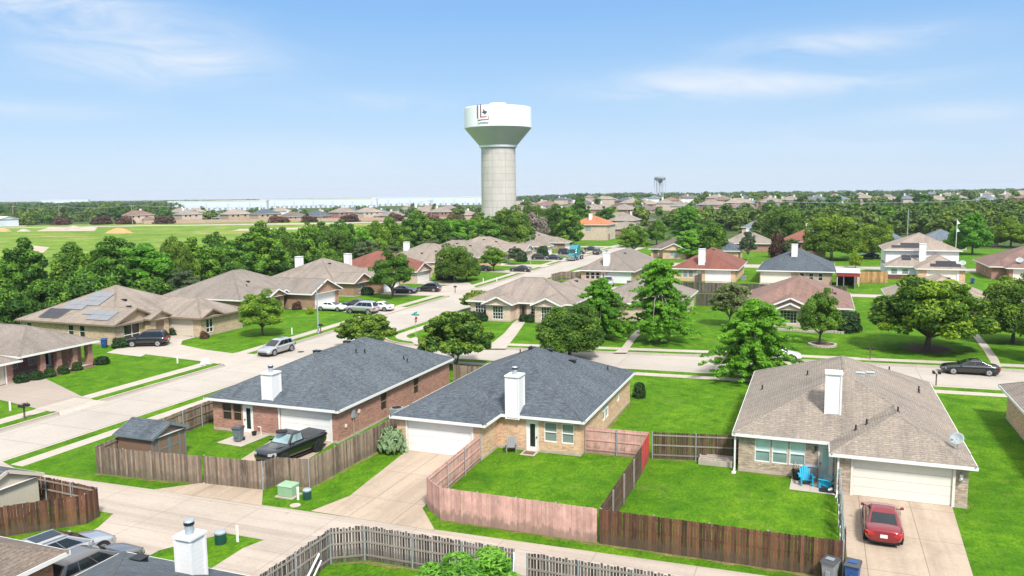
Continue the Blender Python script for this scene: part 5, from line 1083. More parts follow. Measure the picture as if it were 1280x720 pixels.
def signpost(label):
    x, y = G(520, 422); th = thing('stop_sign', label, 'sign', (x, y, 0)); q = MB(); q.cyl((x,y,-0.05),(x,y,3.1),0.03,n=8); q.build('post', M['galv'], th)
    # octagon faces along the cross street, towards traffic from the right
    for nm, mt, r, e in (('plate_edge','white',0.40,0.0),('plate','stopred',0.365,0.006)):
        q = MB(); a = [(math.cos(R(22.5+45*k)), math.sin(R(22.5+45*k))) for k in range(8)]
        q.mesh([(x+0.05+e, y+r*c, 2.2+r*s) for c, s in a]+[(x+0.03, y+r*c, 2.2+r*s) for c, s in a], [tuple(range(8)),tuple(range(15,7,-1))]+[(k,8+k,8+(k+1)%8,(k+1)%8) for k in range(8)]); q.build(nm, M[mt], th)
    text(th, 'lettering', 'STOP', (x+0.062, y, 2.1), R(90), 0.26, 'white')
    for z, rz in ((2.78, R(5)), (3.0, R(95))):
        q = MB(); q.M = Matrix.Translation((x,y,z)) @ Matrix.Rotation(rz, 4, 'Z'); q.box(-0.5,0.5,-0.012,0.012,-0.1,0.1); q.build('street_name_blade', M['bladegreen'], th)
def text(th, name, s, loc, rz, size, mat, ext=0.004, part=None):
    c = bpy.data.curves.new(name, 'FONT'); c.body = s; c.size = size; c.extrude = ext; c.align_x = 'CENTER'; c.align_y = 'CENTER'
    o = bpy.data.objects.new(name, c); COL.objects.link(o)
    dg = bpy.context.evaluated_depsgraph_get(); me = bpy.data.meshes.new_from_object(o.evaluated_get(dg)); bpy.data.objects.remove(o)
    o = bpy.data.objects.new(name, me); COL.objects.link(o); me.materials.clear(); me.materials.append(M[mat])
    mw = Matrix.Translation(loc) @ Matrix.Rotation(rz, 4, 'Z') @ Matrix.Rotation(R(90), 4, 'X')
    for v in me.vertices: v.co = (mw @ v.co) - (th.location if not th.get('localspace') else Vector((0,0,0)))
    o.parent = part or th; return o
M['stopred'] = plain('stopred', (0.42,0.015,0.02), 0.4); M['bladegreen'] = plain('bladegreen', (0.03,0.30,0.26), 0.4)
signpost('red stop sign with two green street name blades at the street corner')
def smallsign(label, u, v, w, h, z, mat):
    x, y = G(u, v); th = thing('yard_sign', label, 'sign', (x, y, 0)); q = MB(); q.M = Matrix.Translation((x,y,0)) @ Matrix.Rotation(R(20),4,'Z'); q.box(-w/2,w/2,-0.015,0.015,z,z+h); q.build('board', M[mat], th)
    q = MB(); q.M = Matrix.Translation((x,y,0)) @ Matrix.Rotation(R(20),4,'Z'); q.box(-w/2+0.05,-w/2+0.08,0.016,0.036,-0.05,z+h-0.1); q.box(w/2-0.08,w/2-0.05,0.016,0.036,-0.05,z+h-0.1); q.build('stake', M['galv'], th)
smallsign('pale blue and white yard sign on the lawn by the path', 755.5, 424, 0.9, 0.6, 0.35, 'signblue') if 'signblue' in M else None
M['signblue'] = plain('signblue', (0.50,0.66,0.70), 0.5)
smallsign('pale blue and white yard sign on the lawn by the curved path', 755.5, 424, 0.9, 0.6, 0.35, 'signblue')
def bollard(label, u, v, h=0.8):
    x, y = G(u, v); th = thing('marker_post', label, 'marker post', (x, y, 0)); q = MB(); q.cyl((x,y,-0.05),(x,y,h),0.08,n=10); q.build('post', M['white'], th); q = MB(); q.cyl((x,y,h),(x,y,h+0.08),0.085,0.03,n=10); q.build('cap', M['galv'], th)
bollard('white post on the lawn by the old mailbox at the left', 13, 513, 0.7)
bollard('white post on the lawn in front of the solar-panel house', 222, 454)
bollard('white post on the lawn near the small maple', 365, 418)
bollard('white post on the lawn right of the twin street trees', 604, 353)
bollard('white post on the strip beside the twin street trees', 621, 352)
th = thing('white_sign', 'white angled plate on the kerb corner by the solar-panel house drive', 'sign', (*G(256,457),0)); x, y = G(256,457); q = MB(); q.M = Matrix.Translation((x,y,0)) @ Matrix.Rotation(R(50),4,'Z'); q.mesh([(-0.45,0,0.1),(0.45,0,0.2),(0.35,0.05,0.75),(-0.3,0.05,0.6),(-0.45,0.04,0.1),(0.45,0.04,0.2),(0.35,0.09,0.75),(-0.3,0.09,0.6)],[(0,1,2,3),(7,6,5,4),(0,4,5,1),(1,5,6,2),(2,6,7,3),(3,7,4,0)]); q.box(-0.03,0.03,0.04,0.08,-0.05,0.3); q.build('plate', M['white'], th)
# stone ring round the young tree, mulch rings
rx_, ry_ = G(1028, 432)
th = thing('stone_ring', 'pale stone ring round the young tree', 'edging', (rx_, ry_, 0)); q = MB(); rnd = random.Random(2)
for k in range(26):
    a0, a1 = 2*math.pi*k/26, 2*math.pi*(k+0.9)/26; h = 0.24+rnd.uniform(-0.03,0.03); ro, ri = 1.5, 1.2
    pts = [(rx_+ro*math.cos(a0),ry_+ro*math.sin(a0)),(rx_+ro*math.cos(a1),ry_+ro*math.sin(a1)),(rx_+ri*math.cos(a1),ry_+ri*math.sin(a1)),(rx_+ri*math.cos(a0),ry_+ri*math.sin(a0))]; q.prism(pts, 0, h)
q.build('stones', M['cream2'] if 'cream2' in M else M['walk'], th); disc('mulch_bed', (rx_, ry_), 1.15, 0.03, M['mulch'])
disc('mulch_bed', G(1159,436), 2.4, 0.006, M['mulch']); disc('mulch_bed', G(825,426), 0.9, 0.006, M['mulch']); disc('mulch_bed', G(568,354), 2.2, 0.006, M['mulch'])
th = thing('stone_edging', 'pale stone edging below the mauve-roofed house', 'edging', (-1, 103, 0)); q = MB()
for k in range(34):
    x = -9.0+k*0.36; y = 102.0+0.25*math.sin(k*0.5); q.box(x, x+0.34, y, y+0.3, 0, 0.3+0.04*math.sin(k*2.1))
q.build('stones', M['walk'], th)

# ------------------------------------------------------------------ vehicles
PAINT = {}
def paint(name, c, metal=0.4, rough=0.3):
    M[name] = plain(name, c, rough, metal, coat=1.0); M[name].node_tree.nodes['Principled BSDF'].inputs['Coat IOR'].default_value = 1.6
paint('paint_red', (0.24,0.008,0.016)); paint('paint_black', (0.008,0.009,0.011), 0.2); paint('paint_silver', (0.46,0.47,0.48), 0.6); paint('paint_white', (0.72,0.73,0.74), 0.0); paint('paint_grey', (0.17,0.16,0.155), 0.5); paint('paint_navy', (0.012,0.016,0.03), 0.3); paint('paint_teal', (0.015,0.24,0.28), 0.2); paint('paint_dkgrey', (0.05,0.055,0.06), 0.4)
def loft(mb, secs, mi=0):
    """secs: list of closed rings of equal length"""
    n = len(secs[0]); base = []; vs = []
    for r in secs: vs += r
    fs = []
    for i in range(len(secs)-1):
        for k in range(n): fs.append((i*n+k, i*n+(k+1)%n, (i+1)*n+(k+1)%n, (i+1)*n+k))
    fs.append(tuple(range(n-1,-1,-1))); fs.append(tuple((len(secs)-1)*n+k for k in range(n)))
    mb.mesh(vs, fs, mi)
def interp(tab, x):
    for (a, *va), (b, *vb) in zip(tab, tab[1:]):
        if x <= b: t = 0 if b == a else max(0, (x-a)/(b-a)); return [p+(q-p)*t for p, q in zip(va, vb)]
    return list(tab[-1][1:])
def car(name, label, loc, rz, kind, pmat, L=4.6, Wd=1.8, glassm='carglass', rear=True, group=None, cat='car', plate=True):
    """front towards local +x"""
    th = thing(name, label, cat, (loc[0], loc[1], loc[2] if len(loc) > 2 else -0.115), rz, group)
    hl, hw = L/2, Wd/2
    K = {'sedan': dict(H=1.42, belt=[(-1,0.80),(-0.93,0.93),(-0.62,0.97),(0.30,0.93),(0.42,0.92),(0.88,0.78),(1,0.60)], cab=(-0.74,-0.38,0.06,0.46)),
         'suv': dict(H=1.84, belt=[(-1,0.88),(-0.95,1.08),(-0.6,1.13),(0.36,1.13),(0.50,1.11),(0.9,1.02),(1,0.78)], cab=(-0.96,-0.80,0.12,0.50)),
         'cross': dict(H=1.62, belt=[(-1,0.82),(-0.94,1.0),(-0.6,1.02),(0.34,0.98),(0.5,0.94),(0.9,0.80),(1,0.62)], cab=(-0.95,-0.72,0.02,0.52)),
         'pickup': dict(H=1.86, belt=[(-1,1.12),(-0.97,1.20),(-0.2,1.20),(0.36,1.20),(0.46,1.18),(0.92,1.10),(1,0.85)], cab=(-0.16,-0.10,0.20,0.44))}[kind]
    H = K['H']; bt = K['belt']; zb = 0.2 if kind in ('sedan','cross') else 0.32
    secs = []
    for x in (-1,-0.985,-0.94,-0.8,-0.6,-0.3,0,0.3,0.45,0.6,0.8,0.92,0.975,1):
        z = interp(bt, x)[0]; e = 1-0.22*max(0, (abs(x)-0.80)/0.20)**2.0; w = hw*e; zz = zb+(0.12*max(0,(abs(x)-0.9)/0.1))
        ring = [(0,zz),(w*0.8,zz),(w*0.97,zz+0.14),(w,zz+(z-zz)*0.5),(w*0.985,z-0.16),(w*0.90,z-0.02),(w*0.6,z+0.012),(0,z+0.025)]
        ring = ring+[(-a,b) for a, b in ring[-2:0:-1]]
        secs.append([(x*hl, a, b) for a, b in ring])
    b = MB(); loft(b, secs); b.build('body', M[pmat], th, smooth=True, sub=1)
    # cabin
    xr0, xr1, xf1, xf0 = [c*hl for c in K['cab']]
    zr0, zf0 = interp(bt, K['cab'][0])[0]-0.03, interp(bt, K['cab'][3])[0]-0.03
    wb, wr = hw*0.90, hw*0.70
    c = MB()
    def ringx(x, z, w, zc): return (x, -w, z), (x, w, z)
    lo = [(xr0,-wb*0.93,zr0),(xr0,wb*0.93,zr0),(xf0,wb*0.95,zf0),(xf0,-wb*0.95,zf0)]; hi = [(xr1,-wr*0.96,H-0.11),(xr1,wr*0.96,H-0.11),(xf1,wr*0.97,H-0.11),(xf1,-wr*0.97,H-0.11)]
    tp = [(xr1+0.28,-wr*0.66,H),(xr1+0.28,wr*0.66,H),(xf1-0.34,wr*0.66,H),(xf1-0.34,-wr*0.66,H)]
    c.mesh(lo+hi+tp, [(0,4,5,1),(1,5,6,2),(2,6,7,3),(3,7,4,0),(4,8,9,5),(5,9,10,6),(6,10,11,7),(7,11,8,4),(8,11,10,9)])
    bm_o = c.build('roof', M[pmat], th, smooth=True); bv = bm_o.modifiers.new('bevel','BEVEL'); bv.width = 0.075; bv.segments = 3; bv.limit_method = 'NONE'; bm_o.modifiers.new('wn','WEIGHTED_NORMAL')
    lo = [Vector(p) for p in lo]; hi = [Vector(p) for p in hi]
    def pane(nm, a, b_, c_, d, s0, s1, t0, t1, mat=glassm, off=0.008):
        f = lambda s, t: (a*(1-s)+b_*s)*(1-t)+(d*(1-s)+c_*s)*t
        q = MB(); p = [f(s0,t0),f(s1,t0),f(s1,t1),f(s0,t1)]; n = (p[1]-p[0]).cross(p[3]-p[0]).normalized(); ctr = Vector((0,0,0.9))
        if n.dot((p[0]+p[2])/2-ctr) < 0: n = -n; p = p[::-1]
        q.poly([v+n*off for v in p]); q.build(nm, M[mat], th)
    pane('windscreen', lo[3], lo[2], hi[2], hi[3], 0.06, 0.94, 0.12, 0.93)
    pane('rear_window', lo[0], lo[1], hi[1], hi[0], 0.08, 0.92, 0.16 if kind != 'sedan' else 0.1, 0.90)
    cuts = {'sedan': [(0.16,0.50),(0.53,0.88)], 'suv': [(0.07,0.32),(0.335,0.60),(0.615,0.88)], 'cross': [(0.10,0.32),(0.335,0.60),(0.615,0.87)], 'pickup': [(0.1,0.49),(0.51,0.86)]}[kind]
    for s0, s1 in cuts:
        pane('side_window', lo[1], lo[2], hi[2], hi[1], s0, s1, 0.16, 0.88); pane('side_window', lo[0], lo[3], hi[3], hi[0], s0, s1, 0.16, 0.88)
    wr_ = 0.33 if kind in ('sedan',) else 0.37 if kind != 'pickup' else 0.43
    for sx in (-0.60, 0.62):
        for sy in (-1, 1):
            q = MB(); y = sy*hw
            q.cyl((sx*hl, y-sy*0.24, wr_), (sx*hl, y+sy*0.012, wr_), wr_, n=20); w = q.build('tyre', M['rubber'], th)
            q = MB(); q.cyl((sx*hl, y-sy*0.01, wr_), (sx*hl, y+sy*0.022, wr_), wr_*0.66, n=14)
            for k in range(5): a = k*1.2566; q.beam((sx*hl, y+sy*0.027, wr_), (sx*hl+wr_*0.6*math.cos(a), y+sy*0.027, wr_+wr_*0.6*math.sin(a)), 0.05, 0.02, 1)
            sub(q, 'rim', [M['alloy'] if kind != 'pickup' else M['black'], M['paint_dkgrey']], w, th)
            q = MB(); a = [(-math.cos(math.pi*k/10), math.sin(math.pi*k/10)) for k in range(11)]; r1 = wr_+0.06
            q.mesh([(sx*hl+r1*p[0], y*0.995+sy*0.003, wr_+r1*p[1]) for p in a]+[(sx*hl+r1*p[0], y*0.9, wr_+r1*p[1]) for p in a]+[(sx*hl+(r1+0.05)*p[0], y*0.97+sy*0.0, wr_+(r1+0.05)*p[1]) for p in a], [tuple(range(11)) if sy < 0 else tuple(range(10,-1,-1))]); q.build('wheel_arch', M['black'], th)
    for sy in (-1, 1):
        zt = interp(bt, -0.95)[0]; zh = interp(bt, 0.93)[0]
        q = MB(); q.mesh([(-hl*0.93,sy*hw*0.985,zt-0.28),(-hl*1.003,sy*hw*0.80,zt-0.30),(-hl*1.003,sy*hw*0.80,zt-0.12),(-hl*0.93,sy*hw*0.97,zt-0.10),(-hl*0.99,sy*hw*0.42,zt-0.28),(-hl*1.003,sy*hw*0.45,zt-0.28),(-hl*1.003,sy*hw*0.45,zt-0.15),(-hl*0.97,sy*hw*0.45,zt-0.13)] , [(0,1,2,3),(1,5,6,2),(3,2,6,7)] if sy < 0 else [(3,2,1,0),(2,6,5,1),(7,6,2,3)])
        for v in q.v: v.x -= 0.012; v.y += sy*0.012
        q.build('tail_light', M['taillight'], th)
        q = MB(); q.mesh([(hl*0.86,sy*hw*0.97,zh-0.20),(hl*0.985,sy*hw*0.74,zh-0.24),(hl*0.965,sy*hw*0.72,zh-0.06),(hl*0.86,sy*hw*0.93,zh-0.05),(hl*1.0,sy*hw*0.5,zh-0.24),(hl*0.98,sy*hw*0.5,zh-0.09)], [(0,1,2,3),(1,4,5,2)] if sy > 0 else [(3,2,1,0),(2,5,4,1)])
        for v in q.v: v.x += 0.014; v.y += sy*0.014
        q.build('headlight', M['headlight'], th)
        q = MB(); x = xf0-0.12*L*0.5; z = interp(bt, K['cab'][3])[0]; q.beam((x,sy*hw*0.84,z+0.02),(x,sy*(hw+0.02),z+0.05),0.05,0.05); q.box(x-0.06,x+0.06,sy*(hw+0.05)-0.08,sy*(hw+0.05)+0.08,z+0.0,z+0.13); q.build('wing_mirror', M[pmat], th, bevel=0.03)
    if plate:
        z = interp(bt, -0.98)[0]-0.32; q = MB(); q.box(-hl-0.012,-hl+0.06,-0.16,0.16,z,z+0.16); q.build('number_plate', M['white'], th)
    q = MB(); q.box(hl*0.93,hl*1.004,-hw*0.62,hw*0.62,0.32,0.48); q.build('grille', M['black'], th)
    q = MB(); q.box(-hl*0.93,hl*0.93,-hw*0.80,hw*0.80,0.17,0.30); q.build('underbody', M['black'], th)
    return th
# H = heading of the front in grid degrees: 90 is away along the long street
red = car('parked_car', 'dark red saloon parked on the drive of the stone house', (3.45,42.55,0.01), R(88), 'sedan', 'paint_red', 4.5, 1.74, rear=True)
# writing on the plate is not legible: a few dark characters
pk = car('pickup_truck', 'black pickup with covered bed parked nose-out behind the grey gate', (-31.9,42.35,0.01), R(-98), 'pickup', 'paint_black', 5.15, 1.86, 'skyglass', cat='pickup truck')
q = MB(); q.mesh([(-2.48,-0.80,1.19),(-0.50,-0.80,1.19),(-0.50,0.80,1.19),(-2.48,0.80,1.19),(-2.45,-0.76,1.235),(-0.53,-0.76,1.235),(-0.53,0.76,1.235),(-2.45,0.76,1.235)], [(4,5,6,7),(0,1,5,4),(1,2,6,5),(2,3,7,6),(3,0,4,7)]); q.build('bed_cover', M['paint_dkgrey'], pk)
th = thing('hat', 'dark cloth bundle lying on the roof of the black pickup', 'cloth', (-32.1,41.5,1.87)); q = MB(); rnd = random.Random(4); q.ball((-32.1,41.5,1.93),0.3,12,7,0,0.42); q.ball((-31.9,41.65,1.92),0.22,10,6,0,0.5); q.ball((-32.28,41.55,1.92),0.18,10,6,0,0.5); q.build('cloth', M['rubber'], th, smooth=True)
car('parked_car', 'black saloon parked at the far kerb of the cross street', (13.6,83.75), R(182), 'sedan', 'paint_black', 4.8, 1.82)
car('parked_car', 'silver crossover parked in the long street across from the small maple', (-55.35,71.6), R(-92), 'cross', 'paint_silver', 4.7, 1.85)
car('parked_car', 'black four-wheel drive on the drive of the solar-panel house', (-72.3,70.2,0.01), R(206), 'suv', 'paint_black', 4.65, 1.98)
car('parked_car', 'white saloon nearest the white garage door of the brown brick house', (-67.6,100.9,0.01), R(0), 'sedan', 'paint_white', 4.8, 1.82)
car('parked_car', 'silver four-wheel drive among the cars in front of the brown brick house', (-61.8,99.9,0.01), R(180), 'suv', 'paint_silver', 4.9, 1.85)
car('parked_car', 'dark saloon behind the white one at the brown brick house', (-65.6,104.4,0.01), R(180), 'sedan', 'paint_navy', 4.6, 1.8)
car('parked_car', 'white saloon half hidden behind the silver four-wheel drive', (-60.8,103.0,0.01), R(180), 'sedan', 'paint_white', 4.6, 1.8)
car('parked_car', 'black saloon, left one of the two on the drive behind the street tree', (-67.4,123.0,0.01), R(2), 'sedan', 'paint_navy', 4.7, 1.8)
car('parked_car', 'black crossover, right one of the two on the drive behind the street tree', (-64.4,126.3,0.01), R(183), 'cross', 'paint_black', 4.5, 1.82)
car('parked_car', 'black saloon parked across the drive beyond the twin street trees', (-61.3,165.0,0.01), R(180), 'sedan', 'paint_black', 4.8, 1.84)
car('parked_car', 'dark saloon beside the wall behind the round street tree', (-70.0,163.5,0.01), R(180), 'sedan', 'paint_black', 4.6, 1.8)
car('pickup_truck', 'silver pickup parked in front of a white garage door in the second row', (-36.0,143.3,0.01), R(-75), 'pickup', 'paint_silver', 5.6, 1.95, cat='pickup truck')
for lb, u, v, k, p, rz in (('black car nearest the blue truck tractor on the left',680,0,'sedan','paint_black',10),):
    pass
for lb, x, y, k, p, rz in (('black crossover in the drive left of the blue truck tractor',-67.5,196.5,'cross','paint_black',10), ('dark saloon right beside the blue truck tractor on the lawn side',-64,197.5,'sedan','paint_navy',0), ('dark car on the drive beyond the blue truck',-66,214.5,'suv','paint_navy',5),
   ('black car on the furthest visible drive',-63.5,217.5,'sedan','paint_black',180), ('grey car parked in the street beyond the blue truck',-58.2,219,'cross','paint_dkgrey',90), ('black car by the lawn at the far bend',-63,231,'sedan','paint_black',0)):
    car('parked_car', lb, (x,y,0.0), R(rz), k, p, 4.6, 1.8)
x, y = D(1085, 205); car('parked_car', 'dark car behind the wooden fence on the back street', (x,y), R(182), 'sedan', 'paint_navy', 4.7, 1.8)
x, y = G(985, 449); car('parked_car', 'white car half hidden behind the bright cypress on the cross street', (x-1.0,y,-0.1), R(5), 'sedan', 'paint_white', 4.6, 1.8)
car('parked_car', 'pale silver car with dark glass roof by the brown fence at the bottom left', (-32.6,25.75,0.01), R(79), 'cross', 'paint_silver', 4.6, 1.82)
wsv = COL.objects[-1] if False else [o for o in COL.objects if o.get('label','').startswith('pale silver car with')][0]
q = MB(); q.mesh([(-1.3,-0.40,1.622),(-0.15,-0.40,1.622),(-0.15,0.40,1.622),(-1.3,0.40,1.622),(-1.3,-0.40,1.633),(-0.15,-0.40,1.633),(-0.15,0.40,1.633),(-1.3,0.40,1.633)],[(4,5,6,7),(0,1,5,4),(1,2,6,5),(2,3,7,6),(3,0,4,7)]); q.build('sunroof', M['carglass'], wsv)
for s_ in (-0.6, 0.6): q = MB(); q.beam((-1.5,s_,1.56),(0.0,s_,1.56),0.04,0.05); q.build('roof_rail', M['galv'], wsv)
car('parked_car', 'darker grey estate car beside the pale silver one at the bottom left', (-30.0,25.1,0.01), R(86), 'cross', 'paint_grey', 4.6, 1.82)
# sun roof and rails of the white one
def tractor(label, loc, rz):
    th = thing('truck_tractor', label, 'truck', (*loc, -0.11), rz)    # front +x
    q = MB(); q.mesh([(1.6,-0.85,0.7),(3.6,-0.75,0.6),(3.6,0.75,0.6),(1.6,0.85,0.7),(1.6,-0.8,2.0),(3.5,-0.62,1.6),(3.5,0.62,1.6),(1.6,0.8,2.0)], [(0,3,2,1),(4,5,6,7),(0,1,5,4),(1,2,6,5),(2,3,7,6),(3,0,4,7)]); q.build('bonnet', M['paint_teal'], th, bevel=0.12)
    q = MB(); vs = [(-1.6,-1.15,0.8),(1.6,-1.1,0.8),(1.6,1.1,0.8),(-1.6,1.15,0.8),(-1.6,-1.15,3.9),(0.2,-1.05,3.85),(0.2,1.05,3.85),(-1.6,1.15,3.9),(1.6,-1.0,1.95),(1.6,1.0,1.95),(1.0,-1.0,2.9),(1.0,1.0,2.9)]
    q.mesh(vs, [(0,3,2,1),(4,5,6,7),(0,4,7,3),(5,10,11,6),(10,8,9,11),(8,1,2,9),(0,1,8,10,5,4),(3,7,6,11,9,2)]); q.build('cab', M['paint_teal'], th, bevel=0.08)
    q = MB(); q.poly([(1.59,-0.85,2.05),(1.59,0.85,2.05),(1.06,0.85,2.82),(1.06,-0.85,2.82)]); [v.__setattr__('x', v.x+0.03) for v in q.v]; q.build('windscreen', M['darkglass'], th)
    for s in (-1, 1):
        q = MB(); q.box(0.45,1.25,s*1.12-0.02,s*1.12+0.02,2.0,2.65); q.build('side_window', M['darkglass'], th)
        q = MB(); q.box(1.3,1.4,s*1.35-0.15,s*1.35+0.15,1.9,2.7); q.beam((1.35,s*1.05,2.3),(1.35,s*1.3,2.3),0.05,0.05); q.build('wing_mirror', M['paint_teal'], th)
        q = MB(); q.cyl((-1.75,s*0.95,0.9),(-1.75,s*0.95,4.1),0.09,n=10); q.build('exhaust_stack', M['chrome'], th)
        q = MB(); q.cyl((-0.3,s*1.02,0.75),(1.0,s*1.02,0.75),0.32,n=14); q.build('fuel_tank', M['chrome'], th)
        q = MB(); q.box(3.3,3.62,s*0.72-0.16,s*0.72+0.16,0.95,1.25); q.build('headlight', M['headlight'], th)
        for wx in (2.75,-2.6,-3.9):
            q = MB(); q.cyl((wx,s*0.75,0.52),(wx,s*1.12,0.52),0.52,n=20); w = q.build('tyre', M['rubber'], th); q = MB(); q.cyl((wx,s*1.10,0.52),(wx,s*1.135,0.52),0.3,n=14); sub(q, 'rim', M['chrome'], w, th)
        q = MB(); q.mesh([(2.1,s*0.75,0.55),(2.1,s*1.15,0.6),(2.4,s*1.15,1.18),(3.1,s*1.15,1.18),(3.5,s*1.1,0.7),(2.4,s*0.72,1.2),(3.1,s*0.72,1.2),(3.5,s*0.72,0.7)],[(0,1,2,5),(5,2,3,6),(6,3,4,7),(1,0,5,2)] if s < 0 else [(5,2,1,0),(6,3,2,5),(7,4,3,6)]); q.build('mudguard', M['paint_teal'], th)
    q = MB(); q.box(3.62,3.68,-0.5,0.5,0.75,1.5); q.build('grille', M['chrome'], th); q = MB(); q.box(3.5,3.85,-1.1,1.1,0.35,0.68); q.build('bumper', M['chrome'], th, bevel=0.06)
    q = MB(); q.box(-4.6,3.2,-0.42,0.42,0.55,0.85); q.box(-3.7,-2.6,-0.5,0.5,0.95,1.08); q.build('chassis', M['black'], th)
tractor('teal blue sleeper-cab truck tractor parked at the kerb of the long street', (-59.0,199.0), R(-92))

# ------------------------------------------------------------------ water tower
TX, TY = D(625, 300); 
def tower():
    th = thing('water_tower', 'tall white-bowled water tower on a concrete column with a Texas outline emblem', 'water tower', (TX, TY, 0)); c = (TX, TY)
    k = 300/FPX
    def zz(v): return CAMH+(242.3-v)*k
    q = MB(); q.lathe([(6.7,-0.2),(6.55,10),(6.35,zz(188)),(6.35,zz(186.5))], 48, c=c); q.build('column', M['towercol'], th, smooth=False)
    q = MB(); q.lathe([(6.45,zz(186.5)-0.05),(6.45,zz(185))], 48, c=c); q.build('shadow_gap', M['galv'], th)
    q = MB(); q.lathe([(6.2,zz(185.1)),(6.95,zz(185)),(7.05,zz(183)),(6.9,zz(182.6))], 48, c=c); q.build('collar', M['towerwhite'], th)
    q = MB(); q.lathe([(6.95,zz(182.8)),(12.3,zz(162.0))], 64, c=c); q.build('cone', M['towercone'], th, smooth=False)
    b = MB(); b.lathe([(12.25,zz(162.2)),(12.38,zz(161.6)),(12.38,zz(138.2)),(12.1,zz(137.3)),(9.0,zz(136.2)),(4.0,zz(135.2)),(0,zz(134.9))], 64, c=c); bowl = b.build('tank', M['towerwhite'], th, smooth=False)
    q = MB(); 
    for i in range(20): a, a2 = i*math.pi/10, (i+1)*math.pi/10; p, p2 = (TX+3.1*math.cos(a),TY+3.1*math.sin(a)), (TX+3.1*math.cos(a2),TY+3.1*math.sin(a2)); q.cyl((*p,zz(135.6)),(*p,zz(131.6)),0.05,n=5); q.beam((*p,zz(131.7)),(*p2,zz(131.7)),0.08,0.1); q.beam((*p,zz(133.4)),(*p2,zz(133.4)),0.06,0.75)
    q.build('railing', M['towerwhite'], th); q = MB(); q.box(TX-0.9,TX-0.2,TY-0.5,TY+0.5,zz(134),zz(131.6)); q.box(TX+0.5,TX+0.9,TY-0.4,TY+0.4,zz(134),zz(131.9)); q.build('hatch', M['galv'], th)
    # the emblem: flat shapes wrapped on the tank wall. s = metres to the right of the column axis seen from the camera
    f = Vector((TX, TY, 0)).normalized(); rt = Vector((f.y, -f.x, 0))
    def wrap(u, v, e=0.03):
        s = (u-624.0)*k; r = 12.38+e; dd = math.sqrt(max(0.1, r*r-s*s)); p = Vector((TX, TY, 0))+rt*s-f*dd; p.z = zz(v); return p
    def patch(nm, u0, u1, v0, v1, mat):
        q = MB(); n = max(1, int((u1-u0)/0.6))
        for i in range(n):
            a, b_ = u0+(u1-u0)*i/n, u0+(u1-u0)*(i+1)/n
            q.poly([wrap(a,v1), wrap(b_,v1), wrap(b_,v0), wrap(a,v0)])
        return sub(q, nm, M[mat], bowl, th)
    X = lambda x: 580+x*90/997; Y = lambda y: 125+y*65/720
    patch('emblem_bar', X(212), X(221), Y(128), Y(308), 'emblemgrey'); patch('emblem_bar', X(222), X(231), Y(128), Y(308), 'emblemred')
    patch('emblem_bar', X(255), X(263), Y(124), Y(296), 'emblemgrey'); patch('emblem_bar', X(263.5), X(271), Y(124), Y(280), 'emblemred')
    patch('emblem_bar', X(263.5), X(342), Y(281), Y(297), 'emblemred')
    patch('emblem_bar', X(222), X(262), Y(322), Y(338), 'emblemgrey'); patch('emblem_bar', X(262.5), X(368), Y(318), Y(334), 'emblemred'); patch('emblem_bar', X(357), X(368), Y(280), Y(317), 'emblemred')
    tex = [(296,192),(312,194),(313,212),(326,214),(344,218),(346,236),(334,244),(326,252),(322,264),(314,258),(306,246),(298,246),(290,238),(278,230),(280,224),(295,223)]
    q = MB(); ps = [wrap(X(a), Y(b_), 0.05) for a, b_ in tex]; q.poly(ps[::-1]); sub(q, 'texas_shape', M['emblemblue'], bowl, th)
    # the town's name, small, under the emblem
    ctr = wrap((X(218)+X(372))/2, Y(362), 0.08); ang = math.atan2(rt.y, rt.x)
    s0 = ((X(218)+X(372))/2-624.0)*k; ang += math.asin(max(-1, min(1, -s0/12.4)))*-1 if False else math.asin(s0/12.4)
    o = text(th, 'lettering', 'Lancaster', tuple(ctr), ang, 1.15, 'emblemblue', 0.02, bowl)
m, nt, b = newmat('towercol'); t = N(nt,'ShaderNodeTexCoord'); sp = N(nt,'ShaderNodeSeparateXYZ'); nt.links.new(t.outputs['Object'], sp.inputs[0])
ang = math_(nt,'ARCTAN2', sp.outputs[1], sp.outputs[0]); cm = N(nt,'ShaderNodeCombineXYZ'); nt.links.new(math_(nt,'MULTIPLY',ang,6.4), cm.inputs[0]); nt.links.new(sp.outputs[2], cm.inputs[1])
k = N(nt,'ShaderNodeTexBrick', i={'Scale':1.0,'Mortar Size':0.07,'Brick Width':5.03,'Row Height':2.45,'Color1':(0.55,0.515,0.47,1),'Color2':(0.50,0.47,0.43,1),'Mortar':(0.36,0.33,0.30,1)}); k.offset = 0; nt.links.new(cm.outputs[0], k.inputs[0])
n_ = noise_(nt, cm.outputs[0], 0.5, 6, 0.7, 0.2, (1.6,0.35,1)); setc(nt, b, mixc(nt, 1.0, k.outputs[0], ramp(nt, n_, [(0.3,(0.86,0.86,0.87)),(0.7,(1.08,1.07,1.05))]), 'MULTIPLY')); b.inputs['Roughness'].default_value = 0.85; M['towercol'] = m
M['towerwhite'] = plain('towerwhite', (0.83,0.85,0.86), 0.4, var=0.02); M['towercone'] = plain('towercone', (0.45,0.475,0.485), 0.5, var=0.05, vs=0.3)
M['emblemgrey'] = plain('emblemgrey', (0.10,0.07,0.07), 0.5); M['emblemred'] = plain('emblemred', (0.42,0.15,0.12), 0.5); M['emblemblue'] = plain('emblemblue', (0.02,0.09,0.15), 0.5)
tower()
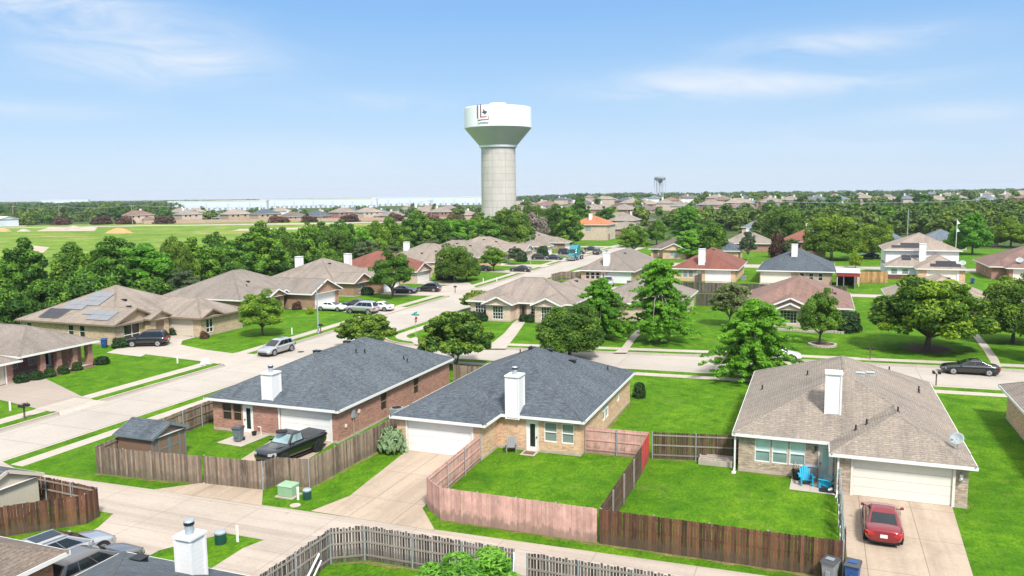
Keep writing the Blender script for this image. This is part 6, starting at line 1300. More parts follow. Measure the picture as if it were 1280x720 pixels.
def tower2():
    x, y = D(823.5, 1500); z0 = terrain(x, y); k = 1500/FPX; yh = 240.8
    th = thing('water_tower', 'far grey legged water tower on the horizon right of the tall one', 'water tower', (x, y, z0)); zz = lambda v: CAMH+(yh-v)*k
    q = MB(); q.lathe([(2,zz(229)),(5,zz(226.5)),(9.5,zz(225)),(10.5,zz(223.5)),(10.5,zz(222.3)),(8,zz(221)),(0,zz(220.6))], 24, c=(x,y)); q.build('tank', M['far_tank'], th, smooth=True)
    q = MB(); q.cyl((x,y,z0),(x,y,zz(228)),1.8,n=12); q.build('riser', M['far_leg'], th)
    for k_ in range(6): a = k_*math.pi/3+0.3; q = MB(); q.cyl((x+10.5*math.cos(a),y+10.5*math.sin(a),z0),(x+9.8*math.cos(a),y+9.8*math.sin(a),zz(224)),0.55,n=8); q.build('leg', M['far_leg'], th)
M['far_tank'] = plain('far_tank', (0.20,0.23,0.26), 0.6); M['far_leg'] = plain('far_leg', (0.45,0.48,0.52), 0.6)
tower2()
# ------------------------------------------------------------------ trees
def leafmesh(name, blobs, n, size, mat, seed=1, aspect=1.7, up=0.5, spread=0.25, shell=(0.72,1.06), trunk=None, tipgain=0.0, zc=0.0):
    rnd = random.Random(seed); V = []; F = []; T = []
    wts = [b[1][0]*b[1][1]+b[1][1]*b[1][2]+b[1][0]*b[1][2] for b in blobs]; tot = sum(wts)
    for b, wt in zip(blobs, wts):
        c, r, t0 = Vector(b[0]), b[1], b[2]; k = max(3, int(n*wt/tot)); out = Vector((c.x, c.y, c.z-zc)); out = out.normalized() if out.length > 0.01 else Vector((0,0,1))
        for _ in range(k):
            d = Vector((rnd.gauss(0,1), rnd.gauss(0,1), rnd.gauss(0,1))).normalized()
            if d.dot(out) < -0.35 and rnd.random() < 0.7: d = -d
            q = rnd.uniform(*shell); p = c+Vector((d.x*r[0], d.y*r[1], d.z*r[2]))*q
            nn = (d*0.7+Vector((0,0,up))+Vector((rnd.gauss(0,1), rnd.gauss(0,1), rnd.gauss(0,1)))*0.45).normalized()
            a = nn.cross(Vector((rnd.gauss(0,1), rnd.gauss(0,1), rnd.gauss(0,1)))).normalized(); e = nn.cross(a)
            s = size*rnd.uniform(0.65,1.35); a = a*s*aspect*0.5; e = e*s*0.5; i = len(V)
            V += [p-a, p-e*0.9+a*0.1, p+a, p+e*0.9+a*0.1]; F.append((i,i+1,i+2,i+3))
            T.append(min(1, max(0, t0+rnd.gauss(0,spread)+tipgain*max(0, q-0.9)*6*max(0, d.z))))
    mi = [0]*len(F)
    if trunk:
        o = len(V); V += [Vector(v) for v in trunk.v]; F += [tuple(i+o for i in f) for f in trunk.f]; mi += [1]*len(trunk.f); T += [0.5]*len(trunk.f)
    me = bpy.data.meshes.new(name); me.from_pydata([tuple(v) for v in V], [], F); me.materials.append(mat)
    if trunk: me.materials.append(M['bark'])
    me.polygons.foreach_set('material_index', mi)
    at = me.attributes.new('tone','FLOAT','FACE'); at.data.foreach_set('value', T); me.update(); return me
def dome(n, w, h, z0, rb, seed, flat=0.75, pw=0.5, tone=(0.3,0.75), bottom=-0.25, core=True):
    """clumps filling an uneven dome w wide from z0 to z0+h"""
    rnd = random.Random(seed); bl = []; k = 0
    while len(bl) < n and k < 4000:
        k += 1
        d = Vector((rnd.gauss(0,1), rnd.gauss(0,1), rnd.gauss(0,1))).normalized()
        if d.z < bottom: continue
        q = rnd.uniform(0.25,1)**pw; lump = 1+0.22*noise.noise(d*1.7+Vector((seed*3.1,0,0)))
        zr = h*0.68 if d.z > 0 else h*0.32*1.0
        p = Vector((d.x*w/2*q*lump, d.y*w/2*q*lump, z0+h*0.32+d.z*zr*q*lump)); r = rb*rnd.uniform(0.6,1.35)
        s = max(0.0, 1-r*0.8/(w/2)); p.x *= s; p.y *= s; p.z = z0+h*0.3+(p.z-z0-h*0.3)*max(0.5, 1-r*0.5/h)
        bl.append((p, (r, r, r*flat), rnd.uniform(*tone)))
    return bl
def limbs(blobs, ht, r0, seed, stems=1, n=14, split=0.5, lean=0.25):
    rnd = random.Random(seed); q = MB()
    for s in range(stems):
        a = 2*math.pi*s/stems+0.4; off = Vector((math.cos(a), math.sin(a), 0))*(0 if stems == 1 else 0.12); tip = Vector((math.cos(a), math.sin(a), 0))*(0.1 if stems == 1 else lean*ht)
        p0 = off+Vector((0,0,-0.2)); p1 = off*1.2+tip*0.5+Vector((rnd.uniform(-0.1,0.1),rnd.uniform(-0.1,0.1),ht*split)); rr = r0 if stems == 1 else r0*0.6
        q.cyl(off+Vector((0,0,-0.2)), off+Vector((0,0,0.35)), rr*1.5, rr, n=9, cap=False); q.cyl(off+Vector((0,0,0.35)), p1, rr, rr*0.75, n=9, cap=False)
        for b in rnd.sample(blobs, min(len(blobs), n//stems+2)):
            c = Vector(b[0]); m_ = p1.lerp(c, 0.5)+Vector((rnd.uniform(-0.3,0.3),rnd.uniform(-0.3,0.3),rnd.uniform(-0.1,0.35)))
            q.cyl(p1-Vector((0,0,0.1)), m_, rr*0.5, rr*0.28, n=6, cap=False); q.cyl(m_, c, rr*0.28, rr*0.08, n=5, cap=False)
    return q
KIND = {}
def proto(k, blobs, n, size, leaf, ht, r0, nomw, nomh, seed, stems=1, bark='bark', split=0.5, **kw):
    t = limbs(blobs, ht, r0, seed, stems, split=split).data(k+'_trunk', M[bark], smooth=True)
    c = leafmesh(k+'_crown', blobs, n, size, LEAF[leaf], seed, zc=ht, **kw); KIND[k] = (t, c, nomw, nomh)
def spray(w, h, z0, n, seed, levels=11):
    """feathery drooping sprays, widest in the lower third, rounded irregular top"""
    rnd = random.Random(seed); bl = []
    for k in range(n):
        t = rnd.random()**1.15; a = k*2.399+rnd.uniform(-0.5,0.5); z = z0+h*0.96*t
        rad = w/2*(0.22+0.78*(1-t**2.0)**0.75)*(1+0.4*noise.noise(Vector((math.cos(a)*1.3, math.sin(a)*1.3, t*2.5+seed)))); L = rad*rnd.uniform(0.6,1.08); tn = rnd.uniform(0.2,0.9)
        for s in (0.3, 0.5, 0.68, 0.84, 0.96, 1.05):
            r = (0.56-0.30*s)*w/9*rnd.uniform(0.8,1.25); p = Vector((L*s*math.cos(a), L*s*math.sin(a), z+0.5*s*L/3-0.85*s*s*L/3+rnd.uniform(-0.2,0.2)))
            bl.append((p, (r*1.3, r*1.3, r*0.55), min(1, max(0, tn+rnd.uniform(-0.15,0.15)))))
    return bl
proto('oak', dome(160, 10, 8.0, 0.7, 0.95, 3, tone=(0.1,0.85), bottom=-0.6), 26000, 0.22, 'oak', 3.2, 0.26, 10, 8.8, 3)
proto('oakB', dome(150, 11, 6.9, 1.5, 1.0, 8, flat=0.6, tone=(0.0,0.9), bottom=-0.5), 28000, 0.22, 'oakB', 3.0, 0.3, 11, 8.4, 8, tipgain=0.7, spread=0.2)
proto('maple', dome(120, 6.4, 6.0, 1.4, 0.62, 5, flat=0.85, tone=(0.15,0.85), bottom=-0.4), 20000, 0.17, 'maple', 2.8, 0.17, 6.4, 7.4, 5)
proto('mapleB', dome(105, 6.4, 6.2, 1.5, 0.6, 15, flat=0.9, bottom=-0.5, tone=(0.15,0.85)), 20000, 0.17, 'maple', 2.8, 0.17, 6.4, 7.7, 15)
proto('cypress', spray(8.8, 9.0, 1.3, 170, 4), 52000, 0.145, 'cypress', 8.0, 0.2, 9, 10.5, 4, bark='palebark', up=0.7, aspect=2.6, shell=(0.3,1.1), split=0.9)
proto('cypressB', spray(8.8, 7.6, 1.0, 150, 14), 50000, 0.15, 'cypress', 7.0, 0.2, 9, 8.8, 14, bark='palebark', up=0.7, aspect=2.6, shell=(0.3,1.1), split=0.9)
proto('myrtle', dome(130, 7.4, 4.4, 1.0, 0.62, 6, flat=0.65, tone=(0.0,0.8), bottom=-0.5), 22000, 0.18, 'myrtle', 2.2, 0.16, 7.4, 5.4, 6, stems=4, bark='palebark', tipgain=1.5, spread=0.22)
proto('olive', dome(95, 5, 6.0, 1.2, 0.5, 7, flat=0.8, pw=0.42), 10000, 0.18, 'olive', 3, 0.13, 5, 7.2, 7, bark='palebark')
proto('pear', dome(90, 5, 8.0, 1.2, 0.7, 9, flat=1.0, bottom=-0.6, tone=(0.1,0.8)), 11000, 0.22, 'maple', 3.5, 0.16, 5, 9.2, 9)
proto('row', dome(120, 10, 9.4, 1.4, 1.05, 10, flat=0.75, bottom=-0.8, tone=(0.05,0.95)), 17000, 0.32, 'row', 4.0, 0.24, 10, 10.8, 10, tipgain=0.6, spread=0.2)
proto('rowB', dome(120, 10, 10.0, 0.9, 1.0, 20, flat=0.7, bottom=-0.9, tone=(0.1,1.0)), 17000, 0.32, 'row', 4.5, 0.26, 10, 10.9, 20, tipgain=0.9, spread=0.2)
proto('rowC', dome(70, 9, 7.4, 0.4, 1.1, 30, flat=0.9, bottom=-0.9, tone=(0.0,0.8)), 9000, 0.34, 'row', 3.0, 0.2, 9, 7.8, 30)
proto('bright', dome(100, 8, 10.0, 1.0, 0.8, 12, flat=0.8, bottom=-0.8), 14000, 0.28, 'bright', 4.5, 0.2, 8, 11, 12)
proto('lime', dome(80, 8, 9.0, 1.0, 0.95, 13, flat=0.8, bottom=-0.8), 11000, 0.30, 'lime', 4.0, 0.2, 8, 10, 13)
proto('greybare', dome(50, 9, 7.0, 1.5, 1.0, 16, pw=0.4), 2600, 0.22, 'grey', 3.0, 0.22, 9, 8.5, 16, bark='palebark', aspect=5.0)
proto('bushy', dome(30, 3, 1.9, -0.1, 0.62, 17, flat=0.8, bottom=-0.5), 3500, 0.17, 'hedge', 0.6, 0.05, 3, 1.9, 17)
proto('redbush', dome(30, 8, 4.0, -0.2, 1.5, 18, flat=0.7, bottom=-0.6), 2200, 0.45, 'red', 1.2, 0.1, 8, 3.9, 18)
CFX = Vector((CF.x, CF.y, 0)).normalized()
def depth(x, y): return x*CFX.x+y*CFX.y
def ztop(u, v, d): return CAMH-d*math.tan(PITCH+math.atan((v+(u-640)*0.01077-360)/FPX))
rt_ = random.Random(77)
def plant(kind, x, y, w, h, label, group=None, name='tree', z=0.0, cat=None, rz=None):
    t, c, nw, nh = KIND[kind]
    th = thing(name, label, cat or ('bush' if 'bush' in name or 'hedge' in name or 'shrub' in name else 'tree'), (x, y, z), group=group)
    th.rotation_euler = (0, 0, rt_.uniform(0, 6.28) if rz is None else rz); th.scale = (w/nw, w/nw, h/nh)
    for nm, me in (('trunk', t), ('crown', c)):
        o = bpy.data.objects.new(nm, me); COL.objects.link(o); o.parent = th
    return th
def plantg(kind, u, v, wpx, vtop, label, **k):
    x, y = G(u, v); d = depth(x, y); return plant(kind, x, y, wpx*d/FPX*1.0, ztop(u, vtop, d), label, **k)
def plantd(kind, u, d, wpx, vtop, label, **k):
    x, y = D(u, d); z = terrain(x, y) if d > 255 else 0.0; return plant(kind, x, y, wpx*d/FPX, ztop(u, vtop, d)-z, label, z=z, **k)
plantg('maple', 328, 419, 62, 364, 'round young tree on the lawn beside the cream solar-panel house')
plantg('maple', 491, 372, 58, 314, 'round green tree in front of the drive with two black cars')
plantg('oak', 568, 353, 54, 303, 'dark round street tree, larger of the twins on the far lawn')
plantg('oak', 583, 350, 40, 316, 'dark round street tree, smaller of the twins on the far lawn')
plantg('maple', 617, 339, 36, 308, 'single round dark tree at the drive beside the parked black saloon')
plantg('olive', 645, 331, 22, 309, 'thin sparse tree left of the far street lamp')
x, y = G(596, 389); plant('myrtle', x, y, 5.0, 3.2, 'low spreading tree at the left wall of the corner house')
plantg('myrtle', 457, 434, 80, 391, 'yellow-green crape myrtle behind the ridge of the red brick house')
plantg('myrtle', 570, 458, 100, 387, 'large yellow-green crape myrtle between the two dark roofs')
plantg('oak', 712, 446, 92, 378, 'dark green oak rising behind the dark roof peak of the centre house')
plantg('cypressB', 751, 424, 74, 346, 'bright green feathery cypress left of the taller one')
plantg('cypress', 825, 426, 88, 321, 'tallest bright green feathery cypress beside the path')
plantg('cypressB', 943, 474, 112, 372, 'bright green feathery cypress in front of the stone house street')
plantg('olive', 912, 407, 54, 354, 'grey-green airy tree between the two feathery cypresses')
plantg('mapleB', 1024, 430, 54, 359, 'young round tree inside the pale stone ring')
plantg('oakB', 1159, 437, 148, 343, 'big spreading oak with yellow-green tips on the lawn')
plantg('oak', 1266, 428, 88, 338, 'dark tree at the right edge behind the curved path')
plantg('oak', 1310, 452, 70, 352, 'dark tree cut by the right edge')
plantd('pear', 1128, 160, 33, 303, 'narrow dark tree in front of the two-storey white house')
plantd('mapleB', 790, 219, 42, 279, 'dense green tree at the street beyond the tan-roofed house')
plantd('pear', 820, 262, 26, 274, 'pointed green tree left of the arched-window house')
plantd('bright', 862, 206, 42, 286, 'bright green tree in front of the grey-blue roof')
plantd('pear', 892, 203, 34, 275, 'tall dense green tree left of the dark blue roof')
plantd('cypress', 857, 285, 46, 256, 'dark feathery tree standing behind the grey-blue roof')
plantd('olive', 934, 198, 22, 288, 'slim grey-green tree by the tan roof with white chimney')
plantd('oak', 978, 238, 56, 258, 'big leafy tree behind the dark red brick house')
plantd('oak', 1038, 197, 76, 265, 'largest dark olive tree behind the dark grey-blue roof')
plantd('oak', 1090, 200, 54, 275, 'second dark olive tree touching the two-storey house')
plantd('bright', 1213, 209, 50, 264, 'bright green tree right of the two-storey white house')
plantd('lime', 1260, 236, 48, 268, 'yellow-lime tree at the right edge')
plantd('bright', 1190, 214, 26, 285, 'smaller bright green tree touching the white house roof')
plantd('olive', 988, 203, 24, 298, 'grey-green bush tree by the dark red brick house')
plantd('redbush', 972, 206, 26, 291, 'reddish leafed bush left of the dark red brick house', name='bush')
plantd('lime', 1068, 177, 16, 312, 'small lime bush below the big dark olive tree', name='bush')
plantd('lime', 1098, 155, 15, 357, 'small lime shrub by the honey-coloured fence', name='shrub')
plantd('oak', 640, 232, 62, 256, 'dark round tree right of the water tower foot')
plantd('row', 612, 225, 50, 272, 'bright row tree below the water tower column')
plantd('greybare', 671, 262, 40, 262, 'bare grey tree beside the dark grove')
for i, (u, d, w, v) in enumerate(((700,280,42,254),(724,325,36,249),(757,345,30,257),(668,320,34,252),(712,265,40,262))):
    plantd(['oak','rowB','row','oak','rowB'][i], u, d, w, v, ['left dark tree of the grove behind the tan roofs','tallest bright-topped tree of the grove','right tree of the grove next to the orange roof','dark tree behind the bare grey one','front dark tree of the grove behind the tan roofs'][i])
# understorey by houses
def bush(label, x, y, w, h, kind='bushy', name='bush', group=None): return plant(kind, x, y, w, h, label, group, name)
for i, (x, y, w) in enumerate(((-68.9,53.3,1.0),(-68.8,54.6,0.9),(-68.7,56.0,0.9),(-68.8,57.6,0.9),(-69.3,52.0,1.1),(-68.8,60.6,1.2))):
    bush('small clipped bush in the mulch bed along the brick porch', x, y, w*1.3, 0.85, group='clipped bushes along the brick porch')
for i, (x, y) in enumerate(((-44.3,99.9),(-43.2,99.6),(-42.4,99.5),(-42.0,98.4),(-36.6,99.6),(-35.6,99.4))):
    bush('small round clipped bush under the white-grid windows of the corner house', x, y, 1.4, 1.05, group='clipped bushes at the corner house')
bush('dark clipped bush at the far corner of the centre house', -13.55, 64.7, 1.1, 1.35)
bush('tall dark hedge block right of the mauve-roofed house', 3.3, 104.2, 4.2, 2.5, name='hedge'); 
bush('dark bush beside the black car at the solar-panel house', -74.6, 68.6, 2.4, 1.1); bush('dark bush by the entrance of the solar-panel house', -74.9, 76.9, 1.8, 1.0); bush('brownish bush at the garage wing corner of the solar-panel house', -69.2, 75.9, 1.2, 0.9, 'redbush')
bush('dark bush at the front of the orange-brown brick house', -72.5, 119.0, 2.6, 1.4); bush('dark red clipped hedge beside the red-roofed house garage', -70.2, 145.5, 4.6, 2.2, 'redbush', 'hedge')
bush('brown bush beside the arched entrance of the brown brick house', -73.4, 100.2, 1.6, 1.2, 'redbush')
bush('bright green little shrub on the lawn by the brown brick house', -68.5, 96.6, 1.3, 1.2, 'lime', 'shrub')
bush('dark bush by the garage of the last tan house', -70, 189.5, 3, 2.8); bush('round dark bush beside the drive of the black cars far up the street', -69, 203, 3.4, 3.2)
# cactus by the garage
def cactus():
    x0, y0 = -26.0, 45.2; th = thing('prickly_pear', 'large prickly pear cactus clump beside the white garage door', 'cactus', (x0, y0, 0)); rnd = random.Random(21); q = MB()
    for k in range(210):
        a = rnd.uniform(0, 6.28); e = rnd.uniform(0.0, 1.35); rr = rnd.uniform(0.55, 0.95); p = Vector((1.0*rr*math.cos(a)*math.cos(e)**0.6, 0.9*rr*math.sin(a)*math.cos(e)**0.6, 0.22+1.5*rr*math.sin(e)))
        n = Vector((rnd.gauss(0,1), rnd.gauss(0,1), rnd.gauss(0,0.35))).normalized(); u_ = n.cross(Vector((0,0,1))).normalized(); w_ = u_.cross(n); 
        if w_.z < 0: w_ = -w_
        s = rnd.uniform(0.13,0.20); pts = [(0,-1.25),(0.45,-0.8),(0.85,0.1),(0.7,0.85),(0,1.2),(-0.7,0.85),(-0.85,0.1),(-0.45,-0.8)]
        f = [Vector((x0,y0,0))+p+u_*(a_*s)+w_*(b_*s)+n*0.02 for a_, b_ in pts]; g = [v-n*0.05 for v in f]; t = rnd.uniform(0.1,0.9)
        q.mesh(f+g, [tuple(range(8)), tuple(range(15,7,-1))]+[(k2,8+k2,8+(k2+1)%8,(k2+1)%8) for k2 in range(8)], 0, t)
    q.build('pads', LEAF['cactus'], th)
cactus()
# leafy crown at the bottom edge
proto('nearleaf', dome(60, 6.4, 3.6, 0.6, 0.6, 22, flat=0.75, bottom=-0.3, tone=(0.2,0.95)), 17000, 0.12, 'bright', 1.8, 0.12, 6.4, 4.3, 22, stems=3, tipgain=0.6, aspect=2.0)
plant('nearleaf', -12.2, 27.0, 6.8, 2.75, 'bright green leafy tree rising at the bottom edge behind the old grey fence')

# the belt of trees behind the houses on the left
rowk = ['row', 'rowB']
ROWL = ['tall dense tree in the belt behind the left houses', 'tall lighter-topped tree in the belt behind the left houses', 'shorter filling tree in the belt behind the left houses', 'dense back tree in the belt, seen between the front ones']
rb = random.Random(5); y = 72.0; i = 0
while y < 262:
    x = -104-2.5*rb.random()+6*sstep(150, 260, y); w = rb.uniform(7.0, 11.5); k_ = rb.choice(['row','rowB','row','rowB','rowB','oak','bright','pear'])
    h = (rb.uniform(8.6, 12.6) if y > 90 else rb.uniform(11, 12.8)); h = min(h, 10.5) if k_ in ('oak','bright') else h
    plant(k_, x, y, w if k_ != 'pear' else w*0.65, h, {'row':ROWL[0],'rowB':ROWL[1],'oak':'broad dark oak in the belt behind the left houses','bright':'brighter green tree in the belt behind the left houses','pear':'narrow dark tree in the belt behind the left houses'}[k_], group='tree belt behind the left houses', z=-0.1)
    if i % 2 == 0: plant(rb.choice(['rowC','rowC','olive','maple']), x+5.0+rb.random()*1.5, y+rb.uniform(-3,3), rb.uniform(5,8.5), rb.uniform(4.2,6.8), ROWL[2], group='tree belt behind the left houses', z=-0.1)
    if i % 3 != 2: plant(rowk[(i+1) % 2], x-9, y+4, rb.uniform(8,11), rb.uniform(8,11.0), ROWL[3], group='tree belt behind the left houses', z=-0.1)
    y += rb.uniform(5.6, 9.0); i += 1
for x, y, h in ((-99.5,79,6.5),(-101,86.5,7.5),(-99.8,72.5,6.0),(-97,95,5)): plant('rowC', x, y, 7.5, h, ROWL[2], group='tree belt behind the left houses', z=-0.1)

# ------------------------------------------------------------------ far things
def farproto(k, leaf, w, h, n, size, seed, bottom=-0.8, flat=0.8):
    b = dome(16, w, h*0.92, h*0.05, w*0.17, seed, flat=flat, bottom=bottom); t = MB(); t.cyl((0,0,-0.5),(0,0,h*0.4),w*0.035,w*0.02,n=6,cap=False)
    return leafmesh(k, b, n, size, LEAF[leaf], seed, trunk=t, zc=h*0.4)
FART = [farproto('far_tree', 'far', 10, 10, 900, 0.95, 41), farproto('far_tree', 'far', 12, 9, 900, 1.0, 42), farproto('far_tree', 'row', 9, 10, 800, 0.9, 43), farproto('far_tree', 'far', 8, 11, 700, 0.9, 44)]
FARLIME = farproto('far_tree', 'lime', 10, 10, 800, 0.95, 45)
FLAB = ['dark rounded tree among the far roofs', 'broad dark tree among the far roofs', 'mid green tree among the far roofs', 'upright dark tree among the far roofs']
def fartree(u, d, sc=1.0, k=None, label=None, group='trees among the far roofs', hs=1.0):
    k = rf_.randrange(4) if k is None else k; x, y = D(u, d); o = bpy.data.objects.new('tree', FART[k] if k < 4 else FARLIME); COL.objects.link(o)
    o.location = (x, y, terrain(x, y)-0.2); s = sc*rf_.uniform(0.8, 1.15); o.scale = (s*rf_.uniform(0.9,1.2), s*rf_.uniform(0.9,1.2), s*hs); o.rotation_euler = (0,0,rf_.uniform(0,6.28))
    return tag(o, label or FLAB[k], 'tree', group)
rf_ = random.Random(9)
def hmesh(w, d, e, pitch, two, seed):
    wl, rf, fa = MB(), MB(), MB(); z = e
    for s in 'SENW': wall_side(wl, s, -w/2, w/2, -d/2, d/2, -1.0, z-0.05, [])
    roof_on(rf, fa, wl, (-w/2-0.5, w/2+0.5, -d/2-0.5, d/2+0.5), z, pitch, '', 0.4, False, True)
    if seed % 2: roof_on(rf, fa, wl, (w*0.0, w/2+0.45, -d/2-3.2, d*0.1), z-0.02 if not two else 2.5, pitch, 'S' if seed % 3 == 0 else '', 0.4, False, True); wall_side(wl, 'S', w*0.03, w/2, -d/2-2.8, 0, -1, 2.45, []); wall_side(wl, 'E', w*0.03, w/2, -d/2-2.8, -d/2, -1, 2.45, []); wall_side(wl, 'W', w*0.03, w/2, -d/2-2.8, -d/2, -1, 2.45, [])
    P = wframe('S', -w/2, w/2, -d/2, d/2, 0); wins = []
    for s in (-0.32, -0.1, 0.2): wn = MB(); wbox(wn, P, w*s-0.7, w*s+0.7, z-1.8, z-0.5, -0.02, 0.03); wins.append(wn.data('window', M['darkglass']))
    ch = MB(); cx = w*(0.15 if seed % 2 else -0.2); ch.box(cx-0.6, cx+0.6, -0.5+d*0.1, 0.6+d*0.1, z, z+pitch*min(w,d)/2+1.3)
    return wl.data('wall', M['palebrick']), rf.data('roof', M['tanroof']), fa.data('fascia', [M['white'], M['soffit']]), ch.data('chimney', M['white']), *wins
FH = {}
def farhouse(u, d, w, roof, wall, two, label, group, chim=True, rz=0.0, seed=0):
    key = (round(w/3), two, seed % 4)
    if key not in FH: FH[key] = hmesh(round(w/3)*3, 12, 5.4 if two else 2.7, 0.5, two, seed % 4)
    x, y = D(u, d); th = thing('house', label, 'house', (x, y, terrain(x, y)), group=group); th.rotation_euler = (0,0,rz)
    for nm, me, mt in zip(('wall','roof','fascia','chimney','window','window','window'), FH[key], (wall, roof)+(None,)*5):
        if nm == 'chimney' and not chim: continue
        if nm == 'window' and d > 620: continue
        if nm == 'fascia' and d > 600: continue
        o = bpy.data.objects.new(nm, me); COL.objects.link(o); o.parent = th
        if mt: o.material_slots[0].link = 'OBJECT'; o.material_slots[0].material = M[mt]
    return th
RF = ['tanroof','pinktanroof','tanroof','pinktanroof','brownroof','steelroof','blueroof','pinktanroof','mauveroof']; WL = ['palebrick','pinkbrick','creambrick','whitesiding','redbrick','palebrick']
RN = {'tanroof':'tan','pinktanroof':'pale tan','brownroof':'dark brown','steelroof':'grey-blue','blueroof':'dark blue','mauveroof':'pinkish brown','redroof':'red','orangeroof':'orange'}
WN = {'palebrick':'pale brick','pinkbrick':'pinkish brick','creambrick':'cream brick','whitesiding':'white','redbrick':'red brick'}
def hl(roof, wall, two): return '%s%s-walled house with %s roof among the far houses on the right' % ('two-storey ' if two else '', WN[wall], RN[roof])
# the dense far suburb right of the tower
for d, u0, u1, pr in ((345,770,830,0.5),(430,655,850,0.5),(480,650,900,0.75),(540,640,940,0.85),(600,645,990,0.85),(670,650,1040,0.8),(750,650,1120,0.75),(840,655,1290,0.65),(950,660,1290,0.6),(1080,700,1290,0.5),(1250,700,1290,0.45)):
    u = u0+rf_.uniform(0, 10)
    while u < u1:
        w = rf_.choice((12,15,15,18)); 
        if rf_.random() < pr and not (808 < u < 848 and d < 520):
            rfm, wlm, two = rf_.choice(RF), rf_.choice(WL), rf_.random() < 0.4
            farhouse(u, d+rf_.uniform(-14,14), w, rfm, wlm, two, hl(rfm, wlm, two), 'houses of the far suburb on the right', rf_.random() < 0.5, rf_.choice((0, R(90), R(-21), R(69), R(180))), rf_.randrange(8))
        u += (w+rf_.uniform(3,9))/d*FPX
for u, d, rfm, wlm, two in ((1045,640,'steelroof','whitesiding',True),(1075,700,'pinktanroof','palebrick',True),(1098,620,'tanroof','creambrick',False),(1128,640,'steelroof','palebrick',True),(1150,660,'steelroof','pinkbrick',True),(1166,600,'pinktanroof','palebrick',True),(1192,640,'tanroof','palebrick',True),(1226,600,'steelroof','whitesiding',True),(1252,640,'tanroof','palebrick',True),(1276,620,'mauveroof','redbrick',True),
   (962,600,'tanroof','redbrick',True),(985,640,'tanroof','palebrick',True),(1018,640,'steelroof','palebrick',True),(1054,520,'steelroof','whitesiding',False),(940,640,'steelroof','palebrick',False)):
    farhouse(u, d, 15, rfm, wlm, two, hl(rfm, wlm, two), 'houses of the far suburb on the right', True, rf_.choice((0, R(-21), R(90))), rf_.randrange(8))
# trees of the far suburb
for n_, d0, d1, u0, u1, sc in ((30,270,330,960,1290,1.05),(38,330,430,930,1290,1.05),(24,430,560,960,1290,1.1),(16,560,720,900,1290,1.1),(12,300,430,850,960,0.95),(10,380,560,660,900,0.9),(16,560,800,650,1290,1.0),(26,800,1300,650,1290,1.2)):
    for k_ in range(n_): fartree(u0+(u1-u0)*(k_+rf_.random())/n_, rf_.uniform(d0,d1), sc)
for u, d, k_, lb in ((1147,470,4,'yellow-lime tree standing out among the far dark trees'),(1022,420,2,'mid green tree in front of the far white chimneys')): fartree(u, d, 1.0, k_, lb, None)
for u, d in ((768,420),(838,370),(858,400),(882,330),(899,360),(800,395)): fartree(u, d, 1.15, 0)
# the row of houses beyond the field on the left, their brick wall and red hedges
rfl = random.Random(3); u = 178
LAB2 = '%s-roofed %s house in the row beyond the green field'
while u < 606:
    d = rfl.uniform(560, 600); rfm = rfl.choice(['tanroof','steelroof','blueroof','mauveroof','tanroof','brownroof','pinktanroof','tanroof','mauveroof']); wlm = rfl.choice(['pinkbrick','palebrick','redbrick','creambrick']); two = rfl.random() < 0.55; w = rfl.choice((15,18))
    farhouse(u, d, w, rfm, wlm, two, LAB2 % (RN[rfm], WN[wlm]), 'houses beyond the green field', True, R(-21) if rfl.random() < 0.6 else R(69), rfl.randrange(8)); u += (w+rfl.uniform(0,3))/d*FPX
u = 230
while u < 600:
    d = rfl.uniform(640, 720); rfm = rfl.choice(['tanroof','steelroof','pinktanroof','blueroof']); wlm = rfl.choice(['palebrick','creambrick','whitesiding']); farhouse(u, d, 15, rfm, wlm, rfl.random() < 0.5, 'back-row %s-roofed %s house beyond the green field' % (RN[rfm], WN[wlm]), 'houses beyond the green field', True, R(-21), rfl.randrange(8)); u += rfl.uniform(20,34)
def brickwall():
    p, q = D(185, 546), D(606, 556); th = thing('brick_wall', 'long red-brown brick wall beyond the green field', 'wall', (*p, terrain(*p))); m_ = MB(); m_.beam((*p,0.9),(*q,0.9),0.35,2.2); m_.build('wall', M['pinkbrick'], th); th_ = MB(); th_.beam((*p,2.05),(*q,2.05),0.5,0.1); th_.build('coping', M['foundation'], th)
brickwall()
for i, u in enumerate((82,133,163,210,352,390,440,497,540,571,600)):
    d = 536; x, y = D(u, d); w = rfl.uniform(11, 16); plant('redbush', x, y, w, rfl.uniform(4.2,5.4), 'dark red bushy tree in front of the brick wall beyond the field', 'dark red bushes along the far wall', 'bush', -0.1)
for i, (u, d, sc) in enumerate(((268,560,0.9),(330,600,0.9),(372,620,0.9),(455,600,1.0),(470,615,1.0),(520,580,1.1),(575,560,1.3),(587,600,1.0),(600,620,1.0),(415,640,0.9),(245,590,0.8),(545,640,1.1))): fartree(u, d, sc, None, 'dark tree between the houses beyond the green field', 'trees between the houses beyond the field')
for i in range(26): fartree(225+i*14.5+rfl.uniform(-6,6), rfl.uniform(600, 760), rfl.uniform(0.75,1.1), None, 'dark tree between the houses beyond the green field', 'trees between the houses beyond the field')
for i in range(46):
    u = -20+i*5.4+rfl.uniform(-4,4); fartree(u, rfl.uniform(560, 900), rfl.uniform(1.0,1.4), None, 'dark tree of the wood beyond the field at the left', 'wood beyond the field at the left')
for i in range(14): fartree(-10+i*6.5, 540+rfl.uniform(-10,30), rfl.uniform(0.7,0.95), None, 'front bush-like tree of the wood beyond the field', 'front trees of the wood at the left')
